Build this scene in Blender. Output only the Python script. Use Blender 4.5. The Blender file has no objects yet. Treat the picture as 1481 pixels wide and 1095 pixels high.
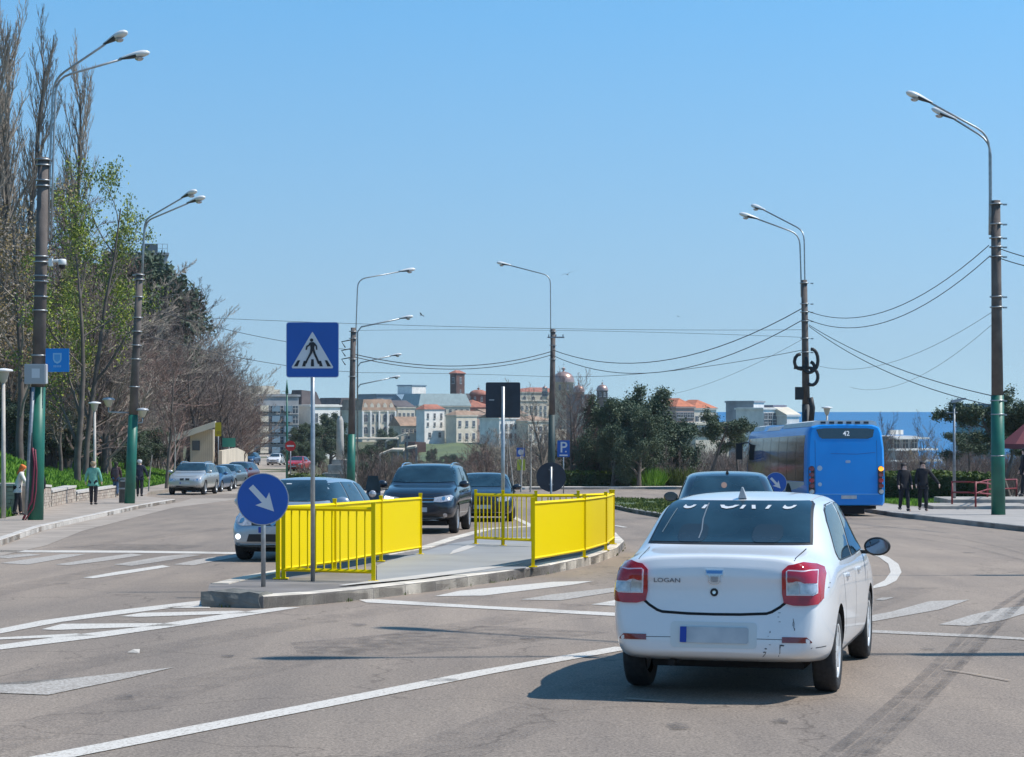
import bpy, bmesh, math, random
from mathutils import Vector, Matrix, noise
from mathutils.bvhtree import BVHTree

# ------------------------------------------------------------------ camera, sky, sun, exposure
S = bpy.context.scene
COL = S.collection
F, CX, HV = 2800.0, 740.5, 595.0          # focal length in photo pixels, image centre, eye level
cam = bpy.data.cameras.new('camera'); camo = bpy.data.objects.new('camera', cam); COL.objects.link(camo)
cam.sensor_width = 36; cam.lens = 36 * F / 1481; cam.shift_y = 47.5 / 1481
cam.clip_start = .1; cam.clip_end = 120000
camo.location = (0, 0, 0); camo.rotation_euler = (math.pi / 2, 0, 0)
S.camera = camo
SUN_EL, SUN_AZ = math.radians(54), math.radians(2)      # azimuth: from +X towards +Y
W = bpy.data.worlds.new('World'); S.world = W; W.use_nodes = True
wn = W.node_tree
sky = wn.nodes.new('ShaderNodeTexSky'); sky.sky_type = 'NISHITA'; sky.sun_disc = False
sky.sun_elevation = SUN_EL; sky.sun_rotation = math.pi / 2 - SUN_AZ
sky.altitude = 0; sky.air_density = 1.0; sky.dust_density = 0; sky.ozone_density = 3
bg = wn.nodes['Background']; bg.inputs[1].default_value = .0985
tc_ = wn.nodes.new('ShaderNodeTexCoord'); sp_ = wn.nodes.new('ShaderNodeSeparateXYZ'); cb_ = wn.nodes.new('ShaderNodeCombineXYZ')
ma_ = wn.nodes.new('ShaderNodeMath'); ma_.operation = 'MULTIPLY_ADD'; ma_.inputs[1].default_value = .9; ma_.inputs[2].default_value = .10     # clear coastal air: no yellow band at the horizon
hs_ = wn.nodes.new('ShaderNodeHueSaturation'); hs_.inputs['Hue'].default_value = .488
for k_, (p_, q_) in {'Saturation': (1.03, 1.22), 'Value': (1.0, 1.47)}.items():      # deeper, brighter blue away from the horizon
    mr_ = wn.nodes.new('ShaderNodeMapRange'); mr_.inputs[1].default_value = .03; mr_.inputs[2].default_value = .2; mr_.inputs[3].default_value = p_; mr_.inputs[4].default_value = q_
    wn.links.new(sp_.outputs[2], mr_.inputs[0]); wn.links.new(mr_.outputs[0], hs_.inputs[k_])
for a_, b_ in ((tc_.outputs['Generated'], sp_.inputs[0]), (sp_.outputs[0], cb_.inputs[0]), (sp_.outputs[1], cb_.inputs[1]), (sp_.outputs[2], ma_.inputs[0]), (ma_.outputs[0], cb_.inputs[2]), (cb_.outputs[0], sky.inputs[0]), (sky.outputs[0], hs_.inputs['Color']), (hs_.outputs[0], bg.inputs[0])): wn.links.new(a_, b_)
sl = bpy.data.lights.new('sun', 'SUN'); sl.energy = 4.0; sl.angle = math.radians(.5); sl.color = (1, .95, .88)
so = bpy.data.objects.new('sun', sl); COL.objects.link(so)
sd = Vector((math.cos(SUN_EL) * math.cos(SUN_AZ), math.cos(SUN_EL) * math.sin(SUN_AZ), math.sin(SUN_EL)))
so.rotation_euler = sd.to_track_quat('Z', 'Y').to_euler()
S.view_settings.view_transform = 'Standard'; S.view_settings.look = 'None'
S.view_settings.exposure = .34; S.view_settings.gamma = 1; S.view_settings.use_curve_mapping = False
S.cycles.max_bounces = 6; S.cycles.diffuse_bounces = 3; S.cycles.glossy_bounces = 3
S.cycles.transparent_max_bounces = 12

# ------------------------------------------------------------------ helpers
def softplus(x, w): return w * math.log1p(math.exp(max(-40, min(40, x / w)))) if x / w < 40 else x
def gz(y):                                   # the road falls gently away from the camera
    return -1.76 - .026 * y + .009 * softplus(y - 105, 8) + .012 * softplus(y - 250, 20)
def PX(u, v, y): return Vector(((u - CX) * y / F, y, (HV - v) * y / F))
def G(u, v, lift=0.0):                       # point of the ground that the photo shows at (u, v)
    lo, hi = 3., 3000.
    for _ in range(60):
        m = (lo + hi) / 2
        if -(gz(m) + lift) * F / m > v - HV: lo = m
        else: hi = m
    return Vector(((u - CX) * lo / F, lo, gz(lo) + lift))
def lin(c): return tuple(((x / 12.92) if x <= .04045 else ((x + .055) / 1.055) ** 2.4) for x in c)
def rgb(r, g, b): return lin((r / 255, g / 255, b / 255))

def M(name, c, rough=.6, metal=0., var=.0, scale=3., bump=0., bscale=60., coat=0., c2=None, spec=.5, trans=0., ior=1.5, detail=4, emit=0):
    m = bpy.data.materials.new(name); m.use_nodes = True
    nt = m.node_tree; b = nt.nodes['Principled BSDF']
    b.inputs['Roughness'].default_value = rough; b.inputs['Metallic'].default_value = metal
    b.inputs['Base Color'].default_value = (*c[:3], 1); b.inputs['Specular IOR Level'].default_value = spec
    b.inputs['Coat Weight'].default_value = coat; b.inputs['Coat Roughness'].default_value = .05; b.inputs['IOR'].default_value = ior
    if trans: b.inputs['Transmission Weight'].default_value = trans
    if emit: b.inputs['Emission Color'].default_value = (*c[:3], 1); b.inputs['Emission Strength'].default_value = emit
    tc = nt.nodes.new('ShaderNodeTexCoord')
    if var or c2:
        n = nt.nodes.new('ShaderNodeTexNoise'); n.inputs['Scale'].default_value = scale; n.inputs['Detail'].default_value = detail
        nt.links.new(tc.outputs['Object'], n.inputs['Vector'])
        r = nt.nodes.new('ShaderNodeValToRGB'); r.color_ramp.elements[0].position = .32; r.color_ramp.elements[1].position = .68
        a = c2 if c2 else tuple(x * (1 - var) for x in c)
        d = c if c2 else tuple(min(1, x * (1 + var)) for x in c)
        r.color_ramp.elements[0].color = (*a[:3], 1); r.color_ramp.elements[1].color = (*d[:3], 1)
        nt.links.new(n.outputs['Fac'], r.inputs[0]); nt.links.new(r.outputs[0], b.inputs['Base Color'])
    if bump:
        n2 = nt.nodes.new('ShaderNodeTexNoise'); n2.inputs['Scale'].default_value = bscale; n2.inputs['Detail'].default_value = 3
        nt.links.new(tc.outputs['Object'], n2.inputs['Vector'])
        bp = nt.nodes.new('ShaderNodeBump'); bp.inputs['Strength'].default_value = bump; bp.inputs['Distance'].default_value = .01
        nt.links.new(n2.outputs['Fac'], bp.inputs['Height']); nt.links.new(bp.outputs[0], b.inputs['Normal'])
    return m

def tagk(o, label=None, cat=None, group=None, kind=None):
    if label: o['label'] = label
    if cat: o['category'] = cat
    if group: o['group'] = group
    if kind: o['kind'] = kind
    return o
def thing(name, label, cat, loc=(0, 0, 0), rz=0., group=None):
    o = bpy.data.objects.new(name, None); COL.objects.link(o); o.empty_display_size = .2
    o.location = loc; o.rotation_euler = (0, 0, rz)
    return tagk(o, label, cat, group)
def link(name, me, parent=None, loc=None, rot=None):
    o = bpy.data.objects.new(name, me); COL.objects.link(o)
    if parent: o.parent = parent
    if loc is not None: o.location = loc
    if rot is not None: o.rotation_euler = rot
    return o
def mesh(name, vs, fs, mats, mi=None, smooth=False):
    me = bpy.data.meshes.new(name); me.from_pydata(vs, [], fs)
    for m in (mats if isinstance(mats, (list, tuple)) else [mats]): me.materials.append(m)
    if mi: me.polygons.foreach_set('material_index', mi)
    if smooth: me.polygons.foreach_set('use_smooth', [True] * len(me.polygons))
    me.update(); return me

class MB:
    """collects simple shapes into one mesh"""
    def __init__(s): s.v = []; s.f = []; s.mi = []; s.sm = []
    def add(s, vs, fs, mi=0, sm=False):
        o = len(s.v); s.v += [tuple(p) for p in vs]; s.f += [tuple(i + o for i in f) for f in fs]
        s.mi += [mi] * len(fs); s.sm += [sm] * len(fs); return s
    def box(s, c, d, rz=0., mi=0, mat=None):
        x, y, z = (q / 2 for q in d); cs, sn = math.cos(rz), math.sin(rz); vs = []
        for k in (-z, z):
            for a, b in ((-x, -y), (x, -y), (x, y), (-x, y)):
                p = Vector((a, b, k))
                if mat: p = mat @ p
                vs.append((c[0] + p.x * cs - p.y * sn, c[1] + p.x * sn + p.y * cs, c[2] + p.z))
        return s.add(vs, [(0, 3, 2, 1), (4, 5, 6, 7), (0, 1, 5, 4), (1, 2, 6, 5), (2, 3, 7, 6), (3, 0, 4, 7)], mi)
    def tube(s, pts, r, n=8, mi=0, cap=True):
        pts = [Vector(p) for p in pts]; rs = r if isinstance(r, (list, tuple)) else [r] * len(pts)
        vs = []; ref = None
        for i, p in enumerate(pts):
            t = (pts[min(i + 1, len(pts) - 1)] - pts[max(i - 1, 0)]).normalized()
            if ref is None: ref = Vector((0, 0, 1)) if abs(t.z) < .9 else Vector((1, 0, 0))
            a = (ref - t * ref.dot(t)).normalized(); ref = a; b = t.cross(a)
            for k in range(n):
                q = 2 * math.pi * k / n; vs.append(p + (a * math.cos(q) + b * math.sin(q)) * rs[i])
        fs = [(i * n + k, i * n + (k + 1) % n, (i + 1) * n + (k + 1) % n, (i + 1) * n + k) for i in range(len(pts) - 1) for k in range(n)]
        s.add(vs, fs, mi, n > 4)
        if cap: 
            o = len(s.v) - len(vs); s.f += [tuple(o + k for k in range(n))[::-1], tuple(o + (len(pts) - 1) * n + k for k in range(n))]; s.mi += [mi] * 2; s.sm += [False] * 2
        return s
    def lathe(s, prof, n=20, c=(0, 0, 0), axis='z', mi=0, sm=True):
        vs = []
        for r, h in prof:
            for k in range(n):
                q = 2 * math.pi * k / n; a, b = r * math.cos(q), r * math.sin(q)
                vs.append({'z': (c[0] + a, c[1] + b, c[2] + h), 'y': (c[0] + a, c[1] + h, c[2] - b), 'x': (c[0] + h, c[1] + a, c[2] + b)}[axis])
        fs = [(i * n + k, i * n + (k + 1) % n, (i + 1) * n + (k + 1) % n, (i + 1) * n + k) for i in range(len(prof) - 1) for k in range(n)]
        return s.add(vs, fs, mi, sm)
    def prism(s, poly, d0, d1, mi=0, axis='y'):
        """extrude a 2D outline (x,z) along y, or (x,y) along z, or (y,z) along x"""
        n = len(poly)
        mk = {'y': lambda p, d: (p[0], d, p[1]), 'z': lambda p, d: (p[0], p[1], d), 'x': lambda p, d: (d, p[0], p[1])}[axis]
        vs = [mk(p, d0) for p in poly] + [mk(p, d1) for p in poly]
        fs = [tuple(range(n)), tuple(range(2 * n - 1, n - 1, -1))] + [(i, n + i, n + (i + 1) % n, (i + 1) % n) for i in range(n)]
        return s.add(vs, fs, mi)
    def me(s, name, mats, fix=True):
        me = mesh(name, s.v, s.f, mats, s.mi)
        me.polygons.foreach_set('use_smooth', s.sm)
        if fix:
            bm = bmesh.new(); bm.from_mesh(me); bmesh.ops.recalc_face_normals(bm, faces=bm.faces); bm.to_mesh(me); bm.free()
        return me
    def obj(s, name, mats, parent=None, loc=None, rot=None, fix=True): return link(name, s.me(name, mats, fix), parent, loc, rot)

def ycuts(y0, y1):
    ys = [k for k in range(-40, 60)] + [60 + 3 * k for k in range(0, 100)] + [360 + 20 * k for k in range(0, 60)]
    return [y for y in ys if y0 < y < y1]
def drape(name, pts, lift, mat, parent=None, skirt=0., zf=gz):
    """lay an outline on the ground; bisected at shared stations so that sheets stay parallel"""
    bm = bmesh.new(); vs = [bm.verts.new((p[0], p[1], 0)) for p in pts]; f = bm.faces.new(vs)
    if f.normal.z < 0 or sum(pts[i][0] * pts[(i + 1) % len(pts)][1] - pts[(i + 1) % len(pts)][0] * pts[i][1] for i in range(len(pts))) < 0: f.normal_flip()
    bmesh.ops.triangulate(bm, faces=bm.faces[:])
    ys = [p[1] for p in pts]
    for y in ycuts(min(ys), max(ys)):
        bmesh.ops.bisect_plane(bm, geom=bm.verts[:] + bm.edges[:] + bm.faces[:], plane_co=(0, y, 0), plane_no=(0, 1, 0))
    for v in bm.verts: v.co.z = zf(v.co.y) + lift
    if skirt:
        be = [e for e in bm.edges if e.is_boundary]
        r = bmesh.ops.extrude_edge_only(bm, edges=be)
        for v in [q for q in r['geom'] if isinstance(q, bmesh.types.BMVert)]: v.co.z -= skirt
    bmesh.ops.recalc_face_normals(bm, faces=bm.faces[:])
    up = sum(f.normal.z for f in bm.faces)
    if up < 0: bmesh.ops.reverse_faces(bm, faces=bm.faces[:])
    me = bpy.data.meshes.new(name); bm.to_mesh(me); bm.free(); me.materials.append(mat)
    return link(name, me, parent)
def strip(pts, w):
    """outline of a band of width w (or widths) along a ground path"""
    L, R = [], []
    for i, p in enumerate(pts):
        a, b = pts[max(i - 1, 0)], pts[min(i + 1, len(pts) - 1)]
        t = Vector((b[0] - a[0], b[1] - a[1])).normalized(); n = Vector((-t.y, t.x))
        ww = w[i] if isinstance(w, (list, tuple)) else w
        L.append((p[0] + n.x * ww / 2, p[1] + n.y * ww / 2)); R.append((p[0] - n.x * ww / 2, p[1] - n.y * ww / 2))
    return L + R[::-1]
def resample(pts, step, closed=False):
    pts = [Vector((p[0], p[1])) for p in pts]
    if closed: pts.append(pts[0])
    out = [pts[0]]; 
    for a, b in zip(pts, pts[1:]):
        L = (b - a).length; n = max(1, round(L / step))
        for k in range(1, n + 1): out.append(a.lerp(b, k / n))
    return out
def text_mesh(txt, size=1., shear=0.):
    cu = bpy.data.curves.new('txt', 'FONT'); cu.body = txt; cu.size = size; cu.align_x = 'CENTER'; cu.align_y = 'CENTER'; cu.shear = shear
    cu.resolution_u = 3; cu.offset = .008 * size; o = bpy.data.objects.new('txt', cu); COL.objects.link(o)
    dg = bpy.context.evaluated_depsgraph_get(); me = bpy.data.meshes.new_from_object(o.evaluated_get(dg))
    vs = [(v.co.x, v.co.y) for v in me.vertices]; fs = [tuple(p.vertices) for p in me.polygons]
    bpy.data.objects.remove(o); bpy.data.curves.remove(cu); bpy.data.meshes.remove(me)
    return vs, fs
def circ(r, n=24, c=(0, 0), a0=0., a1=2 * math.pi):
    full = abs(a1 - a0 - 2 * math.pi) < 1e-6
    return [(c[0] + r * math.cos(a0 + (a1 - a0) * k / (n if full else n - 1)), c[1] + r * math.sin(a0 + (a1 - a0) * k / (n if full else n - 1))) for k in range(n)]
def rrect(w, h, r, n=5, c=(0, 0)):
    o = []
    for sx, sy, a in ((1, 1, 0), (-1, 1, 1), (-1, -1, 2), (1, -1, 3)):
        o += circ(r, n, (c[0] + sx * (w / 2 - r), c[1] + sy * (h / 2 - r)), a * math.pi / 2, (a + 1) * math.pi / 2)
    return o
def ground_matrix(x, y, yaw, lift=0.):
    """frame standing on the sloping road; yaw clockwise from +Y"""
    s = (gz(y + .5) - gz(y - .5)); up = Vector((0, -s, 1)).normalized()
    fw = Vector((math.sin(yaw), math.cos(yaw), 0)); fw = (fw - up * fw.dot(up)).normalized(); rt = fw.cross(up)
    m = Matrix((rt, fw, up)).transposed().to_4x4(); m.translation = Vector((x, y, gz(y) + lift)); return m
def copy_tree(o, parent=None):
    c = o.copy(); COL.objects.link(c)
    if parent: c.parent = parent; c.matrix_parent_inverse = o.matrix_parent_inverse
    for ch in o.children: copy_tree(ch, c)
    return c

# ------------------------------------------------------------------ materials
def asphalt_mat(name, c, warm):
    m = bpy.data.materials.new(name); m.use_nodes = True; nt = m.node_tree; b = nt.nodes['Principled BSDF']
    tc = nt.nodes.new('ShaderNodeTexCoord'); L = nt.links.new
    def nz(scale, det, sc=(1, 1, 1)):
        mp = nt.nodes.new('ShaderNodeMapping'); mp.inputs['Scale'].default_value = sc; L(tc.outputs['Object'], mp.inputs[0])
        n = nt.nodes.new('ShaderNodeTexNoise'); n.inputs['Scale'].default_value = scale; n.inputs['Detail'].default_value = det; L(mp.outputs[0], n.inputs['Vector']); return n.outputs['Fac']
    def ramp(f, a, bb, p0=.3, p1=.7):
        r = nt.nodes.new('ShaderNodeValToRGB'); r.color_ramp.elements[0].position = p0; r.color_ramp.elements[1].position = p1
        r.color_ramp.elements[0].color = (*a, 1); r.color_ramp.elements[1].color = (*bb, 1); L(f, r.inputs[0]); return r.outputs[0]
    def mix(mode, f, a, bb):
        x = nt.nodes.new('ShaderNodeMix'); x.data_type = 'RGBA'; x.blend_type = mode; x.inputs[0].default_value = f; L(a, x.inputs[6]); L(bb, x.inputs[7]); return x.outputs[2]
    base = ramp(nz(.18, 4, (1, .45, 1)), c, warm, .35, .65)
    x = mix('MULTIPLY', 1, base, ramp(nz(55, 3), (.62, .62, .62), (1.32, 1.32, 1.32), .3, .7))
    x = mix('MULTIPLY', 1, x, ramp(nz(.9, 5, (2.2, .3, 1)), (.86, .86, .87), (1.08, 1.07, 1.05)))
    x = mix('MULTIPLY', 1, x, ramp(nz(260, 1), (.7, .7, .7), (1.25, 1.25, 1.25)))
    vo = nt.nodes.new('ShaderNodeTexVoronoi'); vo.feature = 'DISTANCE_TO_EDGE'; vo.inputs['Scale'].default_value = .32
    nn = nt.nodes.new('ShaderNodeTexNoise'); nn.inputs['Scale'].default_value = 1.6; nn.inputs['Detail'].default_value = 6; L(tc.outputs['Object'], nn.inputs['Vector'])
    ad = nt.nodes.new('ShaderNodeMix'); ad.data_type = 'RGBA'; ad.blend_type = 'ADD'; ad.inputs[0].default_value = 1.1; L(tc.outputs['Object'], ad.inputs[6]); L(nn.outputs['Color'], ad.inputs[7]); L(ad.outputs[2], vo.inputs['Vector'])
    x = mix('MULTIPLY', .55, x, ramp(vo.outputs['Distance'], (.35, .33, .32), (1, 1, 1), .001, .006))
    L(x, b.inputs['Base Color']); b.inputs['Roughness'].default_value = .85; b.inputs['Specular IOR Level'].default_value = .25
    bp = nt.nodes.new('ShaderNodeBump'); bp.inputs['Strength'].default_value = .5; bp.inputs['Distance'].default_value = .006; L(nz(90, 3), bp.inputs['Height']); L(bp.outputs[0], b.inputs['Normal'])
    return m
def worn_mat(name, c, under, cover, scale=14):
    """road paint with patches rubbed off down to the asphalt (transparent there)"""
    m = bpy.data.materials.new(name); m.use_nodes = True; nt = m.node_tree; b = nt.nodes['Principled BSDF']; L = nt.links.new
    tc = nt.nodes.new('ShaderNodeTexCoord'); n = nt.nodes.new('ShaderNodeTexNoise'); n.inputs['Scale'].default_value = scale; n.inputs['Detail'].default_value = 6; n.inputs['Roughness'].default_value = .7
    L(tc.outputs['Object'], n.inputs['Vector'])
    r = nt.nodes.new('ShaderNodeValToRGB'); r.color_ramp.elements[0].position = cover; r.color_ramp.elements[1].position = cover + .12
    r.color_ramp.elements[0].color = (*under, 1); r.color_ramp.elements[1].color = (*c, 1); L(n.outputs['Fac'], r.inputs[0]); L(r.outputs[0], b.inputs['Base Color'])
    b.inputs['Roughness'].default_value = .7
    return m
A1, A2 = (.248, .206, .170), (.328, .266, .214)
m_asph = asphalt_mat('asphalt', A1, A2)
m_street = asphalt_mat('pale_asphalt', (.34, .29, .24), (.42, .36, .30))
m_pave = M('pavement', (.34, .285, .235), .9, var=.18, scale=1.2, bump=.3)
m_conc = M('concrete', (.36, .335, .30), .9, var=.22, scale=2.5, bump=.6, bscale=25, detail=8)
m_concl = M('pale_concrete', (.52, .48, .43), .9, var=.15, scale=3, bump=.4)
m_cross = M('crossing_surface', (.29, .29, .285), .9, var=.1, scale=.8, bump=.3, bscale=120)
m_paint = worn_mat('road_paint', (.63, .585, .52), (.32, .27, .22), .37, 42)
m_paintw = worn_mat('worn_road_paint', (.50, .46, .41), (.29, .245, .20), .44, 38)
m_yel = worn_mat('yellow_paint', (.77, .575, .0), (.40, .25, .03), .17, 7); m_yel.node_tree.nodes['Principled BSDF'].inputs['Roughness'].default_value = .5; m_yel.node_tree.nodes['Principled BSDF'].inputs['Specular IOR Level'].default_value = .1
m_galv = M('galvanised', (.36, .38, .39), .42, .6, var=.18, scale=9)
m_galvd = M('dull_steel', (.24, .26, .28), .5, .5, var=.2, scale=9)
m_sblue = M('sign_blue', (.003, .09, .40), .35, var=.05, scale=2)
m_swhite = M('sign_white', (.62, .64, .66), .4)
m_sblack = M('sign_black', (.012, .015, .02), .5)
m_sback = M('sign_back', (.022, .030, .045), .5, var=.2, scale=5)
m_red = M('sign_red', (.50, .01, .015), .4)
m_pole = M('concrete_pole', (.16, .135, .12), .9, c2=(.09, .075, .07), scale=2.2, bump=.7, bscale=20, detail=8)
m_green = M('green_paint', (.012, .15, .10), .45, c2=(.008, .10, .07), scale=2)
m_lamp = M('lamp_grey', (.42, .43, .44), .4, .2)
m_lampw = M('lamp_white', (.72, .72, .70), .35)
m_wire = M('cable_black', (.02, .022, .025), .6)
m_black = M('black_plastic', (.015, .016, .018), .5)
m_rubber = M('tyre_rubber', (.022, .022, .023), .8, var=.3, scale=30, bump=.3, bscale=80)
m_rim = M('alloy', (.5, .51, .52), .3, .75)
m_chrome = M('chrome', (.72, .73, .75), .12, 1)
m_glass = M('car_glass', (.010, .026, .040), .04, ior=1.5, c2=(.022, .055, .08), scale=2.2)
m_wing = M('mirror_glass', (.13, .18, .26), .04, 1)
m_redl = M('lamp_red', (.50, .004, .008), .12, coat=.6, c2=(.30, .002, .006), scale=9)
m_redd = M('lamp_dark_red', (.20, .004, .012), .12, coat=1)
m_clear = M('lamp_clear', (.46, .46, .48), .10, .35, coat=1, var=.3, scale=20)
m_amber = M('lamp_amber', (.85, .30, .01), .2, coat=1)
m_dark = M('dark_void', (.006, .007, .009), .8)
m_platew = M('plate_white', (.55, .57, .58), .4, c2=(.40, .43, .46), scale=6)
m_plateb = M('plate_blue', (.01, .05, .35), .4)
m_grass = M('grass', (.065, .095, .04), .9, c2=(.13, .16, .06), scale=.12, detail=9, bump=.6, bscale=12)
m_soil = M('scrub_ground', (.12, .105, .06), .95, c2=(.06, .085, .03), scale=.25, bump=.6, bscale=2, detail=8)
m_bark = M('bark', (.12, .10, .085), .95, var=.3, scale=3)
m_twig = M('twig_brown', (.185, .142, .12), .95, c2=(.115, .09, .08), scale=.6)
m_twigr = M('twig_reddish', (.235, .15, .12), .95, c2=(.15, .10, .085), scale=.5)
m_twigp = M('twig_pale', (.34, .29, .235), .95, c2=(.22, .185, .15), scale=.5)
m_birch = M('pale_bark', (.38, .36, .32), .9, var=.25, scale=4)
def leafm(n, a, b, sc=.8):
    m = M(n, a, .6, c2=b, scale=sc, spec=.25); bs = m.node_tree.nodes['Principled BSDF']
    bs.inputs['Subsurface Weight'].default_value = 0
    return m
m_leafy = leafm('leaf_yellow_green', (.36, .38, .04), (.20, .25, .03))
m_leafg = leafm('leaf_fresh_green', (.15, .21, .05), (.08, .13, .03))
m_leafd = leafm('needle_dark', (.095, .135, .08), (.05, .08, .05), .5)
m_leafo = leafm('leaf_evergreen', (.13, .165, .09), (.065, .095, .06), .6)
m_leafb = leafm('leaf_ochre', (.30, .21, .07), (.20, .15, .06))
m_hedge = leafm('hedge_leaf', (.045, .08, .025), (.025, .048, .018), 1.5)
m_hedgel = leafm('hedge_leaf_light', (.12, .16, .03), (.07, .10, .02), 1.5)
m_blade = leafm('grass_blade', (.19, .36, .035), (.10, .22, .02), .8)
# ------------------------------------------------------------------ terrain, sea, roads
def lerpt(t, x):
    if x <= t[0][0]: return t[0][1]
    for (a, p), (b, q) in zip(t, t[1:]):
        if x <= b: return p + (q - p) * (x - a) / (b - a)
    return t[-1][1]
XW = [(-50, -12), (40, -13), (60, -15.2), (74, -18), (90, -18.6), (104, -21), (125, -22.6), (150, -25), (200, -31), (265, -39), (400, -60), (3000, -500)]   # left wall line
XR = [(-50, 18), (45, 17), (62, 18), (90, 26), (120, 34), (200, 40), (3000, 40)]
def sstep(a, b, x):
    t = max(0., min(1., (x - a) / (b - a))); return t * t * (3 - 2 * t)
def T(x, y):
    z = gz(y) - .06
    d = lerpt(XW, y) - x
    if d > 0: z += (2.3 * sstep(0, 7, d) * (1 - sstep(85, 120, y) * .6) + .13 * max(0, d - 6)) * (1 - sstep(300, 420, y))
    ang = x / max(y, 20.) * F + CX
    far = sstep(114, 135, y) * sstep(430, 560, ang)
    z -= far * (1.5 * (1 - sstep(430, 540, y)) + 4.2 * math.exp(-((y - 425) / 85) ** 2))
    e = x - lerpt(XR, y)
    if e > 0: z -= sstep(0, 60, e) * 6 * sstep(60, 120, y) + .12 * max(0, e - 30) * sstep(40, 160, y)
    if y > 200:
        z -= sstep(1130, 1260, ang) * sstep(200, 420, y) * 28
    z -= sstep(900, 1400, y) * 40
    z += .25 * noise.noise(Vector((x * .06, y * .06, 0))) * sstep(2, 12, max(d, e, y - 118))
    return max(z, -60)
def axis(segs):
    o = []
    for a, b, n in segs: o += [a + (b - a) * k / n for k in range(n)]
    return o + [segs[-1][1]]
xs = axis([(-1500, -300, 12), (-300, -80, 22), (-80, -12, 34), (-12, 14, 6), (14, 80, 30), (80, 300, 22), (300, 1500, 12)])
ys = axis([(-60, 20, 8), (20, 140, 60), (140, 400, 60), (400, 900, 30), (900, 2000, 10)])
vs = [(x, y, T(x, y)) for y in ys for x in xs]; nx = len(xs)
fs = [(j * nx + i, j * nx + i + 1, (j + 1) * nx + i + 1, (j + 1) * nx + i) for j in range(len(ys) - 1) for i in range(nx - 1)]
ter = link('terrain', mesh('terrain', vs, fs, [m_soil], smooth=True)); tagk(ter, 'brown scrubby ground of the park and hillsides', kind='structure')
m_sea = M('sea_water', (.001, .14, .33), .9, c2=(.002, .155, .355), scale=.002, spec=.0)
_n = m_sea.node_tree
sea = MB(); sea.add([(-4000, 250, -34), (90000, 250, -34), (90000, 100000, -34), (-60000, 100000, -34)], [(0, 1, 2, 3)])
tagk(sea.obj('sea', [m_sea]), 'flat blue sea out to the horizon', kind='structure')

# the carriageways
def XY(l): return [(p.x, p.y) for p in l]
kl = [(-9.4, -20), (-9.6, 20), (-10.7, 40.5), G(60, 768).xy, G(205, 735).xy, (-14.6, 84), (-17.6, 92), (-19.6, 104)]   # left kerb
kl = [Vector(p) for p in kl]
road_out = [(-9.4, -20), (-9.6, 20), (-10.7, 40.5), tuple(kl[3]), tuple(kl[4]), (-14.6, 84), (-18.5, 92), (-19, 104), (-13.2, 104), (-11, 98), (-8, 104), (-4, 112), (1, 115), (9, 116), (22, 119),
            (40, 122), (60, 122), (60, 112), (36, 108), (20, 98), (14, 86), (12.4, 70), (12.2, 62), (12.9, 48), (14, 30), (16, 10), (17, -20)]
road = drape('road', road_out, 0, m_asph); tagk(road, 'grey weathered asphalt junction with white markings', kind='structure')
st = drape('side_street', [(-18.9, 104), (-19.6, 125), (-21.9, 150), (-27.7, 200), (-33.7, 250), (-43, 330), (-37, 330), (-29, 250), (-23, 200), (-16.8, 150), (-14, 122), (-13.3, 104)], .002, m_street)
tagk(st, 'pale side street climbing between parked cars and trees', kind='structure')
# left pavement
pl = [tuple(kl[0]), tuple(kl[1]), tuple(kl[2]), tuple(kl[3]), tuple(kl[4]), (-14.6, 84), (-17.6, 92), (-19.4, 104), (-20.1, 125), (-22.4, 150), (-28.2, 200), (-34.2, 250), (-37, 250), (-31, 200), (-25, 150), (-22.6, 125), (-21, 104), (-18.7, 90), (-18.2, 80), (-18, 74), (-15.2, 60), (-13.2, 40), (-12.4, 20), (-12, -20)]
pavL = drape('pavement', pl, .12, m_pave, skirt=.2); tagk(pavL, 'pinkish grey pavement along the low stone wall on the left', kind='structure')
def kerb(parent, path, lift, w, mat, step=1.0, closed=False, h=.22, side=1, mats=None):
    pts = resample(path, step, closed)
    for i, (a, b) in enumerate(zip(pts, pts[1:])):
        t = (b - a); L = t.length; t.normalize(); n = Vector((-t.y, t.x)) * side
        g = .006; a2 = a + t * g; b2 = b - t * g; jz = random.uniform(-.004, .004)
        q = [a2, b2, b2 + n * w, a2 + n * w]; bev = .02
        vs = [(p.x, p.y, gz(p.y) + lift + jz - h) for p in q]
        q1 = [a2, b2, b2 + n * w, a2 + n * w]; vs += [(p.x, p.y, gz(p.y) + lift + jz - bev) for p in q1]
        q2 = [a2 + n * bev, b2 + n * bev, b2 + n * w, a2 + n * w]; vs += [(p.x, p.y, gz(p.y) + lift + jz) for p in q2]
        fs = [(0, 1, 5, 4), (1, 2, 6, 5), (2, 3, 7, 6), (3, 0, 4, 7), (4, 5, 9, 8), (5, 6, 10, 9), (6, 7, 11, 10), (7, 4, 8, 11), (8, 9, 10, 11)]
        mb = MB(); mb.add(vs, fs); mb.obj('kerb_stone', [mats[i % len(mats)] if mats else mat], parent)
random.seed(3)
kerb(pavL, [tuple(kl[2]), tuple(kl[3]), tuple(kl[4]), (-14.6, 84)], .13, .2, m_concl, 1.3, side=1)
gut = drape('gutter', strip([(-9.2, 20), (-10.2, 40.5), (kl[3].x + .55, kl[3].y), (kl[4].x + .6, kl[4].y), (-13.6, 84), (-14, 92)], [.9, .9, 1.0, 1.1, 1.6, 2.4]), .006, m_pave, road)
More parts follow.
